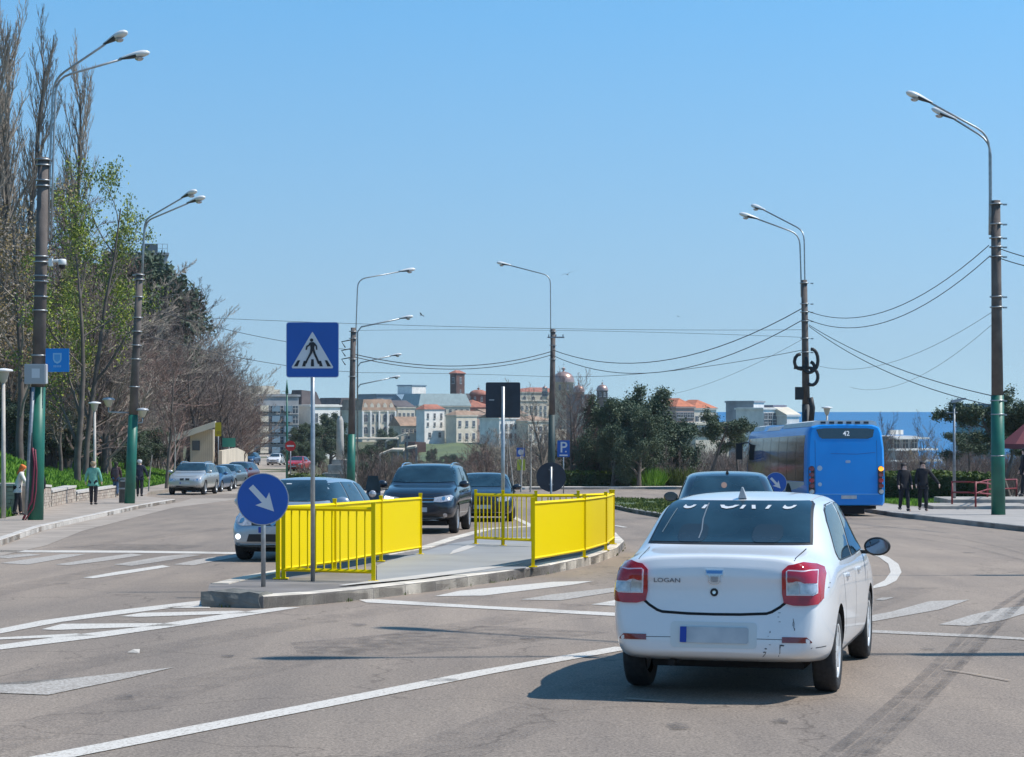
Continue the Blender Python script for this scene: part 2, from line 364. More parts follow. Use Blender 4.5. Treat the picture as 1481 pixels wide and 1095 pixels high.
# right pavement with its kerb, verge, ramp
prp = [(12.2, 62), (12.9, 48), (14, 30), (17, 30), (18, 48), (19, 58), (19.5, 68), (18, 76), (24, 92), (34, 104), (32, 106.5), (20, 98), (14, 86), (12.4, 70)]
pavR = drape('pavement', prp, .13, M('pale_paving', (.36, .33, .30), .9, var=.12, scale=1.5, bump=.3), skirt=.25); tagk(pavR, 'sunlit pavement behind the bus on the right', kind='structure')
kerb(pavR, [(14, 30), (12.9, 48), (12.2, 62), (12.4, 70), (14, 86)], .14, .22, m_conc, 1.2, side=-1)
# far pavement in front of the hedge
pf = [(-8, 104), (-4, 112), (1, 115), (9, 116), (22, 119), (40, 122), (40, 124.5), (22, 121.5), (9, 118.5), (1, 117.5), (-5, 114.5), (-9.5, 106)]
pavF = drape('pavement', pf, .13, m_concl, skirt=.25); tagk(pavF, 'pale far pavement running under the dark hedge', kind='structure')
kerb(pavF, [(1, 115), (9, 116), (22, 119)], .14, .18, m_conc, 1.6, side=1)
# grass verge beyond the island
vp = [G(u, v).xy for u, v in ((884, 735), (915, 742), (950, 748), (1000, 757), (1070, 752), (1120, 738), (1090, 730), (1000, 727), (930, 726), (884, 724))]
ver = drape('verge', [tuple(p) for p in vp], .12, m_grass, skirt=.2); tagk(ver, 'low grass verge island edged with kerb beyond the yellow barriers', kind='structure')
kerb(ver, [tuple(p) for p in vp[:5]], .135, .2, m_conc, 1.2, side=1)

# traffic island
ip = [(299, 878), (381, 880), (454, 875), (540, 866), (630, 855), (719, 842), (796, 830), (860, 816), (893, 803), (903, 792), (892, 780), (845, 773), (770, 769), (700, 773), (650, 787), (603, 803), (500, 822), (400, 838), (335, 852), (303, 860)]
ipw = [tuple(G(u, v).xy) for u, v in ip]
IL = .15
isl = drape('traffic_island', ipw, IL - .01, M('island_tarmac', (.20, .18, .165), .9, var=.2, scale=1.5, bump=.5), skirt=.2); tagk(isl, 'raised pedestrian refuge with rough concrete kerbs', kind='structure')
m_kerb = [M('kerb_concrete', (.62, .555, .46), .9, var=.25, scale=3, bump=.9, bscale=18, detail=8), M('kerb_concrete_b', (.55, .49, .41), .9, var=.28, scale=4, bump=.9, bscale=18, detail=8), M('kerb_concrete_c', (.66, .59, .49), .9, var=.2, scale=3, bump=.9, bscale=18, detail=8)]
kerb(isl, ipw[1:], IL, .26, None, .95, side=1, mats=m_kerb)
# broken grey block at the nose
random.seed(5)
bm = bmesh.new(); bmesh.ops.create_cube(bm, size=1)
bmesh.ops.subdivide_edges(bm, edges=bm.edges[:], cuts=5, use_grid_fill=True)
a, b = Vector(ipw[0]), Vector(ipw[1]); dd = (b - a)
for v in bm.verts:
    x, y, z = v.co; z2 = z + .5
    v.co = (x * (dd.length + .02), y * .42 * (1 - .12 * z2), z2 * .2)
    nn = noise.noise(v.co * 9) * .035; v.co.z += nn if z2 > .3 else 0; v.co.x += noise.noise(v.co * 7 + Vector((5, 5, 5))) * .03; v.co.y += noise.noise(v.co * 8 + Vector((9, 1, 5))) * .03
me = bpy.data.meshes.new('kerb_block'); bm.to_mesh(me); bm.free(); me.materials.append(M('broken_concrete', (.22, .215, .19), .95, c2=(.12, .12, .11), scale=5, bump=1, bscale=14, detail=9))
c = (a + b) / 2
kb = link('kerb_stone', me, isl, (c.x, c.y + .19, gz(c.y) - .02), (0, 0, math.atan2(dd.y, dd.x))); kb['label'] = 'broken dark grey kerb block at the nose of the island'
# crossing surface through the island and the white dropped kerb
cs = [tuple(G(u, v, IL).xy) for u, v in ((545, 842), (760, 822), (772, 812), (885, 785), (860, 779), (770, 777), (700, 779), (655, 786), (612, 798), (560, 812), (545, 818))]
drape('crossing_surface', cs, IL + .006, m_cross, isl)
_dk = []
for _i in (3, 4, 5, 6):
    _a, _b = Vector(ipw[_i - 1]), Vector(ipw[_i + 1]); _t = (_b - _a).normalized(); _dk.append((ipw[_i][0] - _t.y * .48, ipw[_i][1] + _t.x * .48))
drape('dropped_kerb', strip(_dk, [.1, .36, .36, .08]), IL + .011, m_concl, isl)
drape('dropped_kerb', [tuple(G(u, v, IL).xy) for u, v in ((650, 803), (672, 797), (690, 790), (676, 789), (655, 797))], IL + .011, m_concl, isl)

# ------------------------------------------------------------------ painted markings
def mark(name, px, mat=m_paint, lift=.006):
    return drape(name, [tuple(G(u, v).xy) for u, v in px], lift, mat, road)
drape('lane_line', strip([tuple(G(u, v).xy) for u, v in ((60, 1099), (280, 1056), (460, 1021), (700, 973), (905, 937))], .23), .006, m_paint, road)
mark('arrow_marking', [(-30, 1002), (-30, 992), (40, 990), (130, 979), (252, 966), (175, 984), (70, 1006), (20, 1004)], m_paintw)
# hatched nose of the island
mark('hatch_border', [(-5, 918), (-5, 911), (60, 898), (180, 882), (300, 868), (298, 874), (215, 884), (90, 900)])
mark('hatch_border', [(-5, 941), (-5, 934), (90, 921), (200, 908), (330, 888), (405, 879), (435, 879), (300, 900), (150, 922)])
mark('hatch_stripe', [(-5, 923), (110, 917), (140, 920), (-5, 926)]); mark('hatch_stripe', [(60, 911), (90, 903), (235, 902), (265, 905), (80, 912)])
mark('hatch_stripe', [(175, 892), (205, 887), (345, 884), (375, 887), (200, 893)]); mark('hatch_stripe', [(235, 880), (265, 876), (300, 876), (305, 880)])
# crossing to the left
mark('stop_line', [(-5, 796), (200, 797), (345, 799), (345, 802), (200, 800), (-5, 799)])
for q in ([(-20, 806), (40, 801), (60, 803), (10, 808)], [(0, 815), (90, 802), (125, 802), (40, 817)], [(80, 817), (150, 806), (190, 801), (208, 803), (150, 812), (100, 818)],
          [(165, 817), (235, 805), (270, 802), (292, 803), (230, 813), (190, 819)], [(250, 817), (300, 807), (345, 802), (350, 805), (310, 812), (280, 818)]): mark('zebra_stripe', q, m_paintw)
mark('lane_dash', [(120, 836), (165, 828), (235, 818), (246, 820), (190, 829), (135, 837)])
# crossing to the right of the island
mark('zebra_stripe', [(628, 863), (665, 855), (800, 842), (858, 841), (830, 846), (700, 862)]); mark('zebra_stripe', [(752, 868), (800, 860), (893, 850), (893, 856), (810, 869)], m_paintw)
mark('zebra_stripe', [(855, 875), (893, 868), (960, 860), (960, 868), (893, 877)])
mark('stop_line', [(518, 868), (540, 867), (700, 877), (893, 887), (1000, 893), (1000, 897), (893, 892), (700, 881), (530, 872)])
mark('zebra_stripe', [(1200, 902), (1290, 885), (1345, 870), (1402, 868), (1360, 882), (1260, 900)], m_paintw); mark('zebra_stripe', [(1358, 904), (1405, 890), (1450, 880), (1495, 876), (1495, 884), (1450, 898), (1400, 906)], m_paintw)
mark('zebra_stripe', [(1265, 868), (1275, 865), (1295, 864), (1278, 869)], m_paintw)
mark('stop_line', [(1150, 908), (1265, 912), (1420, 919), (1495, 924), (1495, 927), (1420, 923), (1265, 916)], m_paintw)
arc = [(1250, 852), (1272, 848), (1288, 840), (1296, 828), (1292, 816), (1278, 806), (1262, 801)]
drape('curved_line', strip([tuple(G(u, v).xy) for u, v in arc], .17), .006, m_paint, road)
drape('lane_line', strip([tuple(G(u, v).xy) for u, v in ((630, 798), (612, 795), (560, 800))], .14), .006, m_paint, road)
drape('lane_line', strip([tuple(G(u, v).xy) for u, v in ((740, 747), (757, 755), (775, 764))], .2), .006, m_paint, road)
drape('lane_line', strip([tuple(G(u, v).xy) for u, v in ((888, 760), (905, 763))], .14), .006, m_paint, road)
# tyre marks: faint darker rubber streaks
def rubber_mat(name, alpha):
    m = bpy.data.materials.new(name); m.use_nodes = True; nt = m.node_tree; b = nt.nodes['Principled BSDF']
    b.inputs['Base Color'].default_value = (.055, .052, .055, 1); b.inputs['Roughness'].default_value = .8
    n = nt.nodes.new('ShaderNodeTexNoise'); n.inputs['Scale'].default_value = 5; n.inputs['Detail'].default_value = 8
    tc = nt.nodes.new('ShaderNodeTexCoord'); nt.links.new(tc.outputs['Object'], n.inputs['Vector'])
    mr = nt.nodes.new('ShaderNodeMapRange'); mr.inputs[1].default_value = .3; mr.inputs[2].default_value = .75; mr.inputs[3].default_value = 0; mr.inputs[4].default_value = alpha
    nt.links.new(n.outputs['Fac'], mr.inputs[0]); nt.links.new(mr.outputs[0], b.inputs['Alpha']); return m
m_skid = rubber_mat('tyre_rubber_mark', .38); m_skid2 = rubber_mat('faint_rubber_mark', .26)
def skid(px, w, m): drape('tyre_mark', strip([tuple(G(u, v).xy) for u, v in px], w), .013, m, road)
skid([(1180, 1110), (1250, 1055), (1330, 985), (1400, 915), (1450, 875), (1490, 850)], .09, m_skid)
skid([(1240, 1110), (1300, 1055), (1365, 990), (1420, 930), (1470, 880), (1500, 858)], .09, m_skid)
for dxy in (0, .035, .07): skid([(1205 + dxy * 300, 1110), (1275 + dxy * 300, 1050), (1345 + dxy * 300, 985), (1410 + dxy * 300, 920), (1500, 852)], .05, m_skid2)
skid([(1262, 768), (1330, 772), (1400, 782), (1450, 793), (1495, 806)], .12, m_skid2); skid([(1262, 775), (1330, 780), (1400, 791), (1450, 803), (1495, 816)], .12, m_skid2)
m_orange = worn_mat('orange_spray', (.40, .28, .16), A2, .55, 9)
drape('spray_mark', strip([tuple(G(u, v).xy) for u, v in ((1365, 970), (1400, 975), (1460, 986))], .03), .014, m_orange, road)
drape('spray_mark', strip([tuple(G(u, v).xy) for u, v in ((905, 1012), (930, 1014), (960, 1016))], .05), .014, m_orange, road)
# asphalt patches
m_patch = rubber_mat('tar_patch', .28)
drape('tar_patch', [tuple(G(u, v).xy) for u, v in ((90, 792), (160, 787), (260, 788), (300, 790), (260, 795), (150, 796))], .004, m_patch, road)
drape('tar_patch', [tuple(G(u, v).xy) for u, v in ((420, 930), (700, 905), (885, 915), (700, 938), (560, 950), (430, 945))], .004, m_patch, road)
m_track = rubber_mat('worn_wheel_path', .16)
for pts, w_ in (([(-200, 1130), (300, 985), (600, 918), (880, 872)], .55), ([(-420, 1110), (100, 965), (420, 905), (700, 862)], .5), ([(560, 1120), (900, 985), (1180, 900), (1330, 850)], .6), ([(-60, 868), (150, 826), (330, 796)], .6), ([(-60, 812), (150, 786), (330, 764)], .6), ([(900, 782), (1080, 772), (1300, 762), (1500, 768)], .7)): drape('wheel_path', strip([tuple(G(u, v).xy) for u, v in pts], w_), .0095, m_track, road)
m_oil = rubber_mat('oil_stain', .5)
random.seed(4)
for u, v, r_ in ((980, 1052, .10), (640, 985, .12), (330, 950, .09), (1130, 1045, .07), (1340, 940, .08), (180, 1010, .1), (520, 905, .1), (90, 845, .12), (1400, 800, .15), (760, 925, .08)):
    c_ = G(u, v); drape('oil_stain', [(c_.x + r_ * random.uniform(.5, 1.2) * math.cos(q * .5236), c_.y + r_ * 1.6 * random.uniform(.5, 1.2) * math.sin(q * .5236)) for q in range(12)], .012, m_oil, road)
c_ = G(192, 945); a_ = MB(); a_.add([(-.05, 0, .01), (.06, .01, .0), (.05, .08, .03), (-.03, .06, .0), (0, .03, .035)], [(0, 1, 4), (1, 2, 4), (2, 3, 4), (3, 0, 4), (0, 3, 2, 1)]); tagk(a_.obj('litter_scrap', [m_concl], None, tuple(c_)), 'tiny crumpled white scrap of litter on the near lane', 'litter')
# small litter
# ------------------------------------------------------------------ vehicles
def loft_body(st, wheels, R, name, mats, tailoff=None, crease=()):
    """st: (y, zb, zs, zt, wb, wm, ws, wt) from tail to nose; arches are cut for the wheels"""
    rings = []
    for (y, zb, zs, zt, wb, wm, ws, wt) in st:
        rd = min(.10, (zt - zs) * .42); h = zs - zb
        a7 = (ws - .03, zs + min(.03, (zt - zs) * .3)); a9 = (wt + .03, zt - rd)
        pts = [(0, zb), (wb * .85, zb), (wb, zb + .025), (wb + (wm - wb) * .7, zb + .12 * h + .03), (wm, zb + .45 * h), (wm * .995, zb + .80 * h), (ws, zs), a7,
               ((a7[0] + a9[0]) / 2 + .015, (a7[1] + a9[1]) / 2), a9, (wt - .05, zt - rd * .32), (wt * .5, zt - .006), (0, zt)]
        rings.append([(x, y, z) for x, z in pts])
    n = len(rings[0]); vs = []; fs = []
    for i, r in enumerate(rings):
        for j, (x, y, z) in enumerate(r):
            if tailoff: y += tailoff(i, x, z)
            vs.append((x, y, z))
        for j, (x, y, z) in enumerate(r[1:-1]):
            if tailoff: y += tailoff(i, x, z)
            vs.append((-x, y, z))
    m = n + n - 2
    def Ri(i, j): return i * m + j
    def Li(i, j): return i * m + j if j in (0, n - 1) else i * m + n + j - 1
    for i in range(len(rings) - 1):
        for j in range(n - 1):
            fs.append((Ri(i, j), Ri(i, j + 1), Ri(i + 1, j + 1), Ri(i + 1, j)))
            fs.append((Li(i, j), Li(i + 1, j), Li(i + 1, j + 1), Li(i, j + 1)))
    for i, fl in ((0, 1), (len(rings) - 1, 0)):
        for j in range(n - 1):
            q = [Ri(i, j), Li(i, j), Li(i, j + 1), Ri(i, j + 1)]
            q = [k for k in dict.fromkeys(q)]; fs.append(tuple(q if fl else q[::-1]))
    o = link(name, mesh(name, vs, fs, mats, smooth=True))
    bm = bmesh.new(); bm.from_mesh(o.data); bmesh.ops.recalc_face_normals(bm, faces=bm.faces); bm.to_mesh(o.data); bm.free()
    if crease:
        at = o.data.attributes.new('crease_edge', 'FLOAT', 'EDGE'); cm_ = {}
        for (i, j0, j1, c) in crease:
            for j in range(j0, j1):
                for fn in (Ri, Li): cm_[frozenset((fn(i, j), fn(i, j + 1)))] = c
        for e in o.data.edges:
            k = frozenset(e.vertices)
            if k in cm_: at.data[e.index].value = cm_[k]
    sm = o.modifiers.new('s', 'SUBSURF'); sm.levels = 2; sm.render_levels = 2
    cut = MB()
    for wy in wheels:
        for sx in (-1, 1):
            cut.lathe([(0, -.28), (R, -.28), (R, .28), (0, .28)], 36, (sx * .87, wy, .0), 'x', 0, False)
    # shift cylinders to the wheel height
    cut.v = [(x, y, z + R * .90) for x, y, z in cut.v]
    co = cut.obj('cut', [mats[1]])
    bo = o.modifiers.new('b', 'BOOLEAN'); bo.object = co; bo.solver = 'EXACT'; bo.operation = 'DIFFERENCE'; bo.material_mode = 'TRANSFER'
    dg = bpy.context.evaluated_depsgraph_get(); me = bpy.data.meshes.new_from_object(o.evaluated_get(dg))
    old = o.data; o.modifiers.clear(); o.data = me; bpy.data.meshes.remove(old)
    cm = co.data; bpy.data.objects.remove(co); bpy.data.meshes.remove(cm)
    for p in me.polygons: p.use_smooth = True
    me.set_sharp_from_angle(angle=math.radians(38))
    return o
class Skin:
    """lays panels, glass and lamps on a finished body"""
    def __init__(s, body): 
        bm = bmesh.new(); bm.from_mesh(body.data); s.b = BVHTree.FromBMesh(bm); bm.free()
    def hit(s, p, q, axis, sg):
        if axis == 'x': o, d = Vector((sg * 4, p, q)), Vector((-sg, 0, 0))
        elif axis == 'y': o, d = Vector((p, sg * 9, q)), Vector((0, -sg, 0))
        else: o, d = Vector((p, q, 6)), Vector((0, 0, -1))
        co, no, i, dist = s.b.ray_cast(o, d)
        if co is None:
            guess = Vector((sg * .8, p, q)) if axis == 'x' else Vector((p, sg * 2.1, q)) if axis == 'y' else Vector((p, q, 1))
            co, no, i, dist = s.b.find_nearest(guess)
        return co, no
    def lay(s, name, poly, axis, sg, mat, parent, off=.004, grid=.07, skirt=.012, label=None, raise_=None):
        bm = bmesh.new(); vs = [bm.verts.new((a, b, 0)) for a, b in poly]; bm.faces.new(vs)
        bmesh.ops.triangulate(bm, faces=bm.faces[:])
        for k in (0, 1):
            lo = min(p[k] for p in poly); hi = max(p[k] for p in poly); n = int((hi - lo) / grid) + 1
            for i in range(1, n):
                c = [0, 0, 0]; c[k] = lo + (hi - lo) * i / n; d = [0, 0, 0]; d[k] = 1
                bmesh.ops.bisect_plane(bm, geom=bm.verts[:] + bm.edges[:] + bm.faces[:], plane_co=c, plane_no=d)
        for v in bm.verts:
            co, no = s.hit(v.co.x, v.co.y, axis, sg); v.co = co + no * off
        if skirt:
            r = bmesh.ops.extrude_edge_only(bm, edges=[e for e in bm.edges if e.is_boundary])
            for v in [q for q in r['geom'] if isinstance(q, bmesh.types.BMVert)]:
                co, no, i, d = s.b.find_nearest(v.co); v.co = v.co - no * (off + skirt)
        bmesh.ops.recalc_face_normals(bm, faces=bm.faces[:])
        me = bpy.data.meshes.new(name); bm.to_mesh(me); bm.free()
        f0 = me.polygons[0] if len(me.polygons) else None
        for m in (mat if isinstance(mat, (list, tuple)) else [mat]): me.materials.append(m)
        for p in me.polygons: p.use_smooth = True
        me.set_sharp_from_angle(angle=math.radians(40))
        o = link(name, me, parent)
        if label: o['label'] = label
        return o
    def text(s, name, txt, size, cx, cy, axis, sg, mat, parent, off=.005, shear=0., clip=None, sx=1.):
        vs, fs = text_mesh(txt, size, shear)
        bm = bmesh.new(); bv = [bm.verts.new((x * sx, y, 0)) for x, y in vs]
        for f in fs:
            try: bm.faces.new([bv[i] for i in f])
            except ValueError: pass
        if clip is not None:
            bmesh.ops.bisect_plane(bm, geom=bm.verts[:] + bm.edges[:] + bm.faces[:], plane_co=(0, clip, 0), plane_no=(0, 1, 0), clear_outer=True)
        for k in range(-20, 21):
            bmesh.ops.bisect_plane(bm, geom=bm.verts[:] + bm.edges[:] + bm.faces[:], plane_co=(k * .1, 0, 0), plane_no=(1, 0, 0))
        for v in bm.verts:
            x = v.co.x if axis != 'y' or sg < 0 else -v.co.x
            co, no = s.hit(cx + x, cy + v.co.y, axis, sg); v.co = co + no * off
        me = bpy.data.meshes.new(name); bm.to_mesh(me); bm.free(); me.materials.append(mat)
        return link(name, me, parent)
def band(pts, w):
    return [tuple(p) for p in strip(pts, w)]
def mir(poly): return [(-a, b) for a, b in poly]

WHEELS = {}
def wheel_meshes(R, w, style, rimmat):
    k = (R, w, style, rimmat.name)
    if k not in WHEELS:
        a = MB(); r0 = R * .66
        a.lathe([(r0, -w * .42), (R * .80, -w * .5), (R * .94, -w * .48), (R * .985, -w * .36), (R, -w * .2), (R, w * .2), (R * .985, w * .36), (R * .94, w * .48), (R * .80, w * .5), (r0, w * .42)], 40, axis='x')
        for g in (-.15, 0, .15): a.lathe([(R * 1.002, w * (g - .02)), (R * .985, w * g), (R * 1.002, w * (g + .02))], 40, axis='x', mi=0)
        b = MB(); b.lathe([(r0 * 1.0, w * .44), (r0 * 1.03, w * .46), (r0 * .96, w * .43), (r0 * .90, w * .34), (r0 * .88, -w * .3)], 32, axis='x')
        b.lathe([(r0 * .88, w * .05), (.001, w * .05)], 24, axis='x', mi=1)
        b.lathe([(r0 * .26, w * .30), (r0 * .24, w * .42), (r0 * .12, w * .45), (.001, w * .45)], 16, axis='x')
        ns = style
        for i in range(ns):
            q = 2 * math.pi * i / ns; ww = r0 * (.20 if ns < 8 else .12)
            r1, r2 = r0 * .18, r0 * .95
            vs = []
            for x in (w * .24, w * .40):
                for rr, hw in ((r1, ww * 1.1), (r2, ww * .75)):
                    for sg in (-1, 1): vs.append((x + (w * .03 if rr == r1 else 0), rr * math.cos(q) - sg * hw * math.sin(q), rr * math.sin(q) + sg * hw * math.cos(q)))
            b.add(vs, [(0, 1, 3, 2), (4, 6, 7, 5), (0, 4, 5, 1), (2, 3, 7, 6), (0, 2, 6, 4), (1, 5, 7, 3)])
        WHEELS[k] = (a.me('wheel', [m_rubber]), b.me('rim', [rimmat, m_black]))
    return WHEELS[k]
def add_wheels(root, ys, tx, R, w, style, rimmat, steer=0.):
    t, r = wheel_meshes(R, w, style, rimmat)
    for i, y in enumerate(ys):
        for sx in (-1, 1):
            o = link('wheel', t, root, (sx * tx, y, R), (0, 0, (0 if sx > 0 else math.pi) + (steer if i == 1 else 0)))
            link('rim', r, o)
def mirror_part(root, x, y, z, sg, mat, s=1.):
    bm = bmesh.new(); bmesh.ops.create_uvsphere(bm, u_segments=18, v_segments=12, radius=1)
    for v in bm.verts:
        c = v.co; c.x *= .115 * s; c.z *= .078 * s; c.y = (c.y * .07 * s) if c.y > 0 else max(c.y * .07, -.022) * s
        c.z += .012 * (c.x * sg < 0) * 0
    me = bpy.data.meshes.new('mirror'); bm.to_mesh(me); bm.free(); me.materials.append(mat)
    for p in me.polygons: p.use_smooth = True
    o = link('mirror', me, root, (x + sg * .10, y, z))
    g = MB(); g.prism([(a * .098 * s, b * .062 * s) for a, b in circ(1, 20)], -.027 * s, -.023 * s); g.obj('mirror_glass', [m_wing], o)
    a = MB(); a.box((-sg * .10, .015, -.05), (.12, .04, .03)); a.obj('mirror_arm', [m_black], o)

def paint(name, c, metal=.0): 
    m = M(name, c, .32, metal, coat=1.0); m.node_tree.nodes['Principled BSDF'].inputs['Coat Roughness'].default_value = .04; return m

# ---- the white saloon in front
p_white = M('white_paint', (.80, .81, .82), .3, coat=.9, c2=(.74, .75, .75), scale=1.5, detail=8)
SED = [(-2.19, .37, .88, .985, .60, .68, .63, .50), (-2.165, .33, .92, 1.062, .665, .755, .70, .585), (-2.13, .31, .935, 1.078, .69, .785, .735, .62), (-1.95, .27, .955, 1.092, .76, .838, .79, .655), (-1.66, .25, .965, 1.115, .80, .862, .825, .67),
       (-1.50, .23, .968, 1.16, .80, .866, .838, .665), (-1.22, .21, .97, 1.335, .80, .866, .84, .645), (-.96, .2, .97, 1.455, .80, .866, .84, .635), (-.72, .2, .97, 1.49, .80, .866, .84, .64),
       (-.1, .2, .965, 1.517, .80, .866, .838, .65), (.35, .2, .96, 1.505, .80, .866, .835, .64), (.62, .2, .955, 1.45, .80, .866, .833, .64), (.92, .2, .95, 1.27, .80, .864, .832, .67),
       (1.2, .2, .94, 1.09, .80, .862, .83, .70), (1.32, .2, .93, 1.035, .80, .86, .828, .70), (1.62, .21, .89, .985, .79, .855, .815, .64), (1.9, .22, .82, .90, .77, .84, .79, .57),
       (2.08, .25, .70, .79, .73, .79, .72, .5), (2.16, .32, .58, .66, .64, .70, .62, .42)]
def sed_tail(i, x, z):
    if i > 3: return 0
    k = {0: 1., 1: .85, 2: .6, 3: .2}[i]
    # bumper stands proud of the boot lid; the lid leans a little
    return k * (-.055 * (1 - sstep(.50, .70, z)) + .02 * sstep(.9, 1.08, z)) - .02 * (z < .4) * k * 0
def sedan(root, P, hero=False, tail=True):
    b = loft_body(SED, (-1.317, 1.317), .355, 'body', [P, m_dark], sed_tail, ((1, 7, 12, .85), (0, 6, 12, .5))); b.parent = root
    return b, Skin(b)
car = thing('parked_car', 'white saloon car seen from behind with a scuffed rear bumper and red tail lamps', 'car')
car.name = 'saloon_car'
b, sk = sedan(car, p_white)
# rear glass with black border, banner lettering
rw = [(-.66, 1.125), (.66, 1.125), (.65, 1.18), (.60, 1.42), (.57, 1.442), (-.57, 1.442), (-.60, 1.42), (-.65, 1.18)]
sk.lay('rear_window_seal', rw, 'y', -1, m_black, car, .004, .035)
rg = sk.lay('rear_window', [(x * .965, 1.137 + (z - 1.125) * .965) for x, z in rw], 'y', -1, m_glass, car, .009, .035)
m_seat = M('seat_cloth', (.028, .022, .028), .8)
for sx in (-.30, .30):                                 # head restraints and shelf seen through the glass read as darker shapes
    sk.lay('headrest', rrect(.24, .13, .05, 4, (sx, 1.20)), 'y', -1, M('interior_tint', (.022, .038, .052), .15), rg, .012, .05, .001)
sk.lay('heater_line', band([(-.24, 1.15), (-.235, 1.22), (-.25, 1.30), (-.245, 1.42)], .010), 'y', -1, M('dried_streak', (.17, .20, .23), .5), rg, .013, .04, 0)
sk.lay('reflection_strip', band([(-.56, 1.20), (-.50, 1.38)], .008), 'y', -1, M('painted_reflection', (.14, .18, .20), .5), rg, .012, .04, 0)  # pale strip laid on the glass as a painted reflection
for i_, ch_ in enumerate('SPORTS'): sk.text('letter', ch_, .15, (i_ - 2.5) * .164 + .0, 1.424, 'y', -1, m_swhite, rg, .014, .4, clip=-.019, sx=1.6)
# side glass
for sg in (-1, 1):
    for nm, po in (('front_side_window', [(1.02, 1.0), (.98, 1.045), (.50, 1.36), (.38, 1.395), (-.03, 1.415), (-.03, .99)]), ('rear_side_window', [(-.13, .99), (-.13, 1.415), (-.55, 1.40), (-.74, 1.36), (-.88, 1.28), (-1.06, 1.06), (-1.04, 1.01), (-.98, .995)])):
        sk.lay('window_seal', [(q[0] + (.012 if q[0] > (.5 if 'front' in nm else -.5) else -.012), q[1] + (.012 if q[1] > 1.2 else -.012)) for q in po], 'x', sg, m_black, car, .002, .09)
        sk.lay('side_window', po, 'x', sg, m_glass, car, .005, .09)
    # shut lines
    for po in ([(-.08, .99), (-.08, .6), (-.08, .30)], [(-1.08, 1.0), (-1.0, .85), (-.92, .62), (-.86, .48), (-.84, .30)], [(1.02, 1.0), (1.04, .6), (1.0, .30)], [(1.0, .285), (-.84, .285)]):
        sk.lay('shut_line', band(po, .009), 'x', sg, m_dark, car, .0015, .12, 0)
    for hy in (-.72, .22):
        h = sk.lay('door_handle', rrect(.17, .032, .014, 3, (hy, .86)), 'x', sg, p_white, car, .028, .06, .03)
    mirror_part(car, sg * .86, .86, 1.02, sg, m_black, 1.05)
    # tail lamps wrap round the corner
    tl = [(.515, .80), (.53, .73), (.60, .712), (.72, .712), (.80, .735), (.90, .80), (.90, .99), (.78, 1.005), (.66, 1.02), (.56, 1.0), (.515, .96)]
    tl = [(min(x, .802), z) for x, z in [(.515, .80), (.53, .73), (.60, .712), (.70, .712), (.77, .722), (.802, .76), (.802, .93), (.785, .975), (.74, 1.0), (.66, 1.015), (.56, 1.0), (.515, .96)]]
    po = tl if sg > 0 else mir(tl)
    L = sk.lay('tail_lamp', po, 'y', -1, m_redl, car, .014, .022, .03)
    inn = [(.55, .785), (.545, .955), (.56, .965), (.755, .96), (.765, .80), (.74, .785)]
    fr = sk.lay('lamp_frame', inn if sg > 0 else mir(inn), 'y', -1, M('lamp_edge', (.75, .70, .72), .3, .2), L, .020, .02, .004)
    up = [(.557, .893), (.556, .955), (.748, .951), (.752, .868), (.68, .873), (.635, .893)]
    sk.lay('brake_lens', up if sg > 0 else mir(up), 'y', -1, m_redl if sg < 0 else M('lamp_red_b', (.38, .01, .03), .15, coat=1), L, .027, .02, .005)
    for lo in ([(.560, .793), (.558, .885), (.632, .885), (.642, .870), (.642, .793)], [(.650, .793), (.650, .868), (.69, .863), (.753, .859), (.756, .807), (.735, .793)]):
        sk.lay('clear_lens', lo if sg > 0 else mir(lo), 'y', -1, m_clear, L, .027, .02, .005)
    rf = [(.50, .445), (.50, .487), (.68, .487), (.715, .455), (.715, .445)]
    rf = [(x + .02, z) for x, z in rf]
    sk.lay('reflector', rf if sg > 0 else mir(rf), 'y', -1, m_redd, car, .006, .06)
# boot lid line
bl = [(-.625, 1.10), (-.60, 1.05), (-.60, 1.0)]
for q in (bl, mir(bl)): sk.lay('shut_line', band(q, .008), 'y', -1, m_dark, car, .0015, .05, 0)
lid = [(-.545, .735), (-.50, .70), (-.44, .665), (-.40, .652), (-.2, .642), (0, .640), (.2, .642), (.40, .652), (.44, .665), (.50, .70), (.545, .735)]
sk.lay('shut_line', band(lid, .020), 'y', -1, m_dark, car, .0015, .05, 0)
sk.lay('bumper_seam', band([(.16, .47), (.52, .468)], .004), 'y', -1, m_dark, car, .0015, .1, 0)
sk.lay('bumper_seam', band([(-.16 - .17, .47), (-.52, .468)], .004), 'y', -1, m_dark, car, .0015, .1, 0)
sk.lay('bumper_seam', band([(-2.17, .405), (-1.90, .40)], .006), 'x', 1, m_dark, car, .0015, .1, 0)
# number plate, characters are not legible in the photograph
pr = sk.lay('plate_recess', rrect(.66, .19, .03, 4, (.0, .49)), 'y', -1, M('plate_surround', (.66, .69, .68), .4), car, .003, .08)
pp = sk.lay('number_plate', rrect(.52, .115, .01, 2, (.005, .49)), 'y', -1, m_platew, pr, .012, .2, .006)
sk.lay('plate_band', [(-.255, .434), (-.205, .434), (-.205, .546), (-.255, .546)], 'y', -1, m_plateb, pp, .0145, .2, 0)
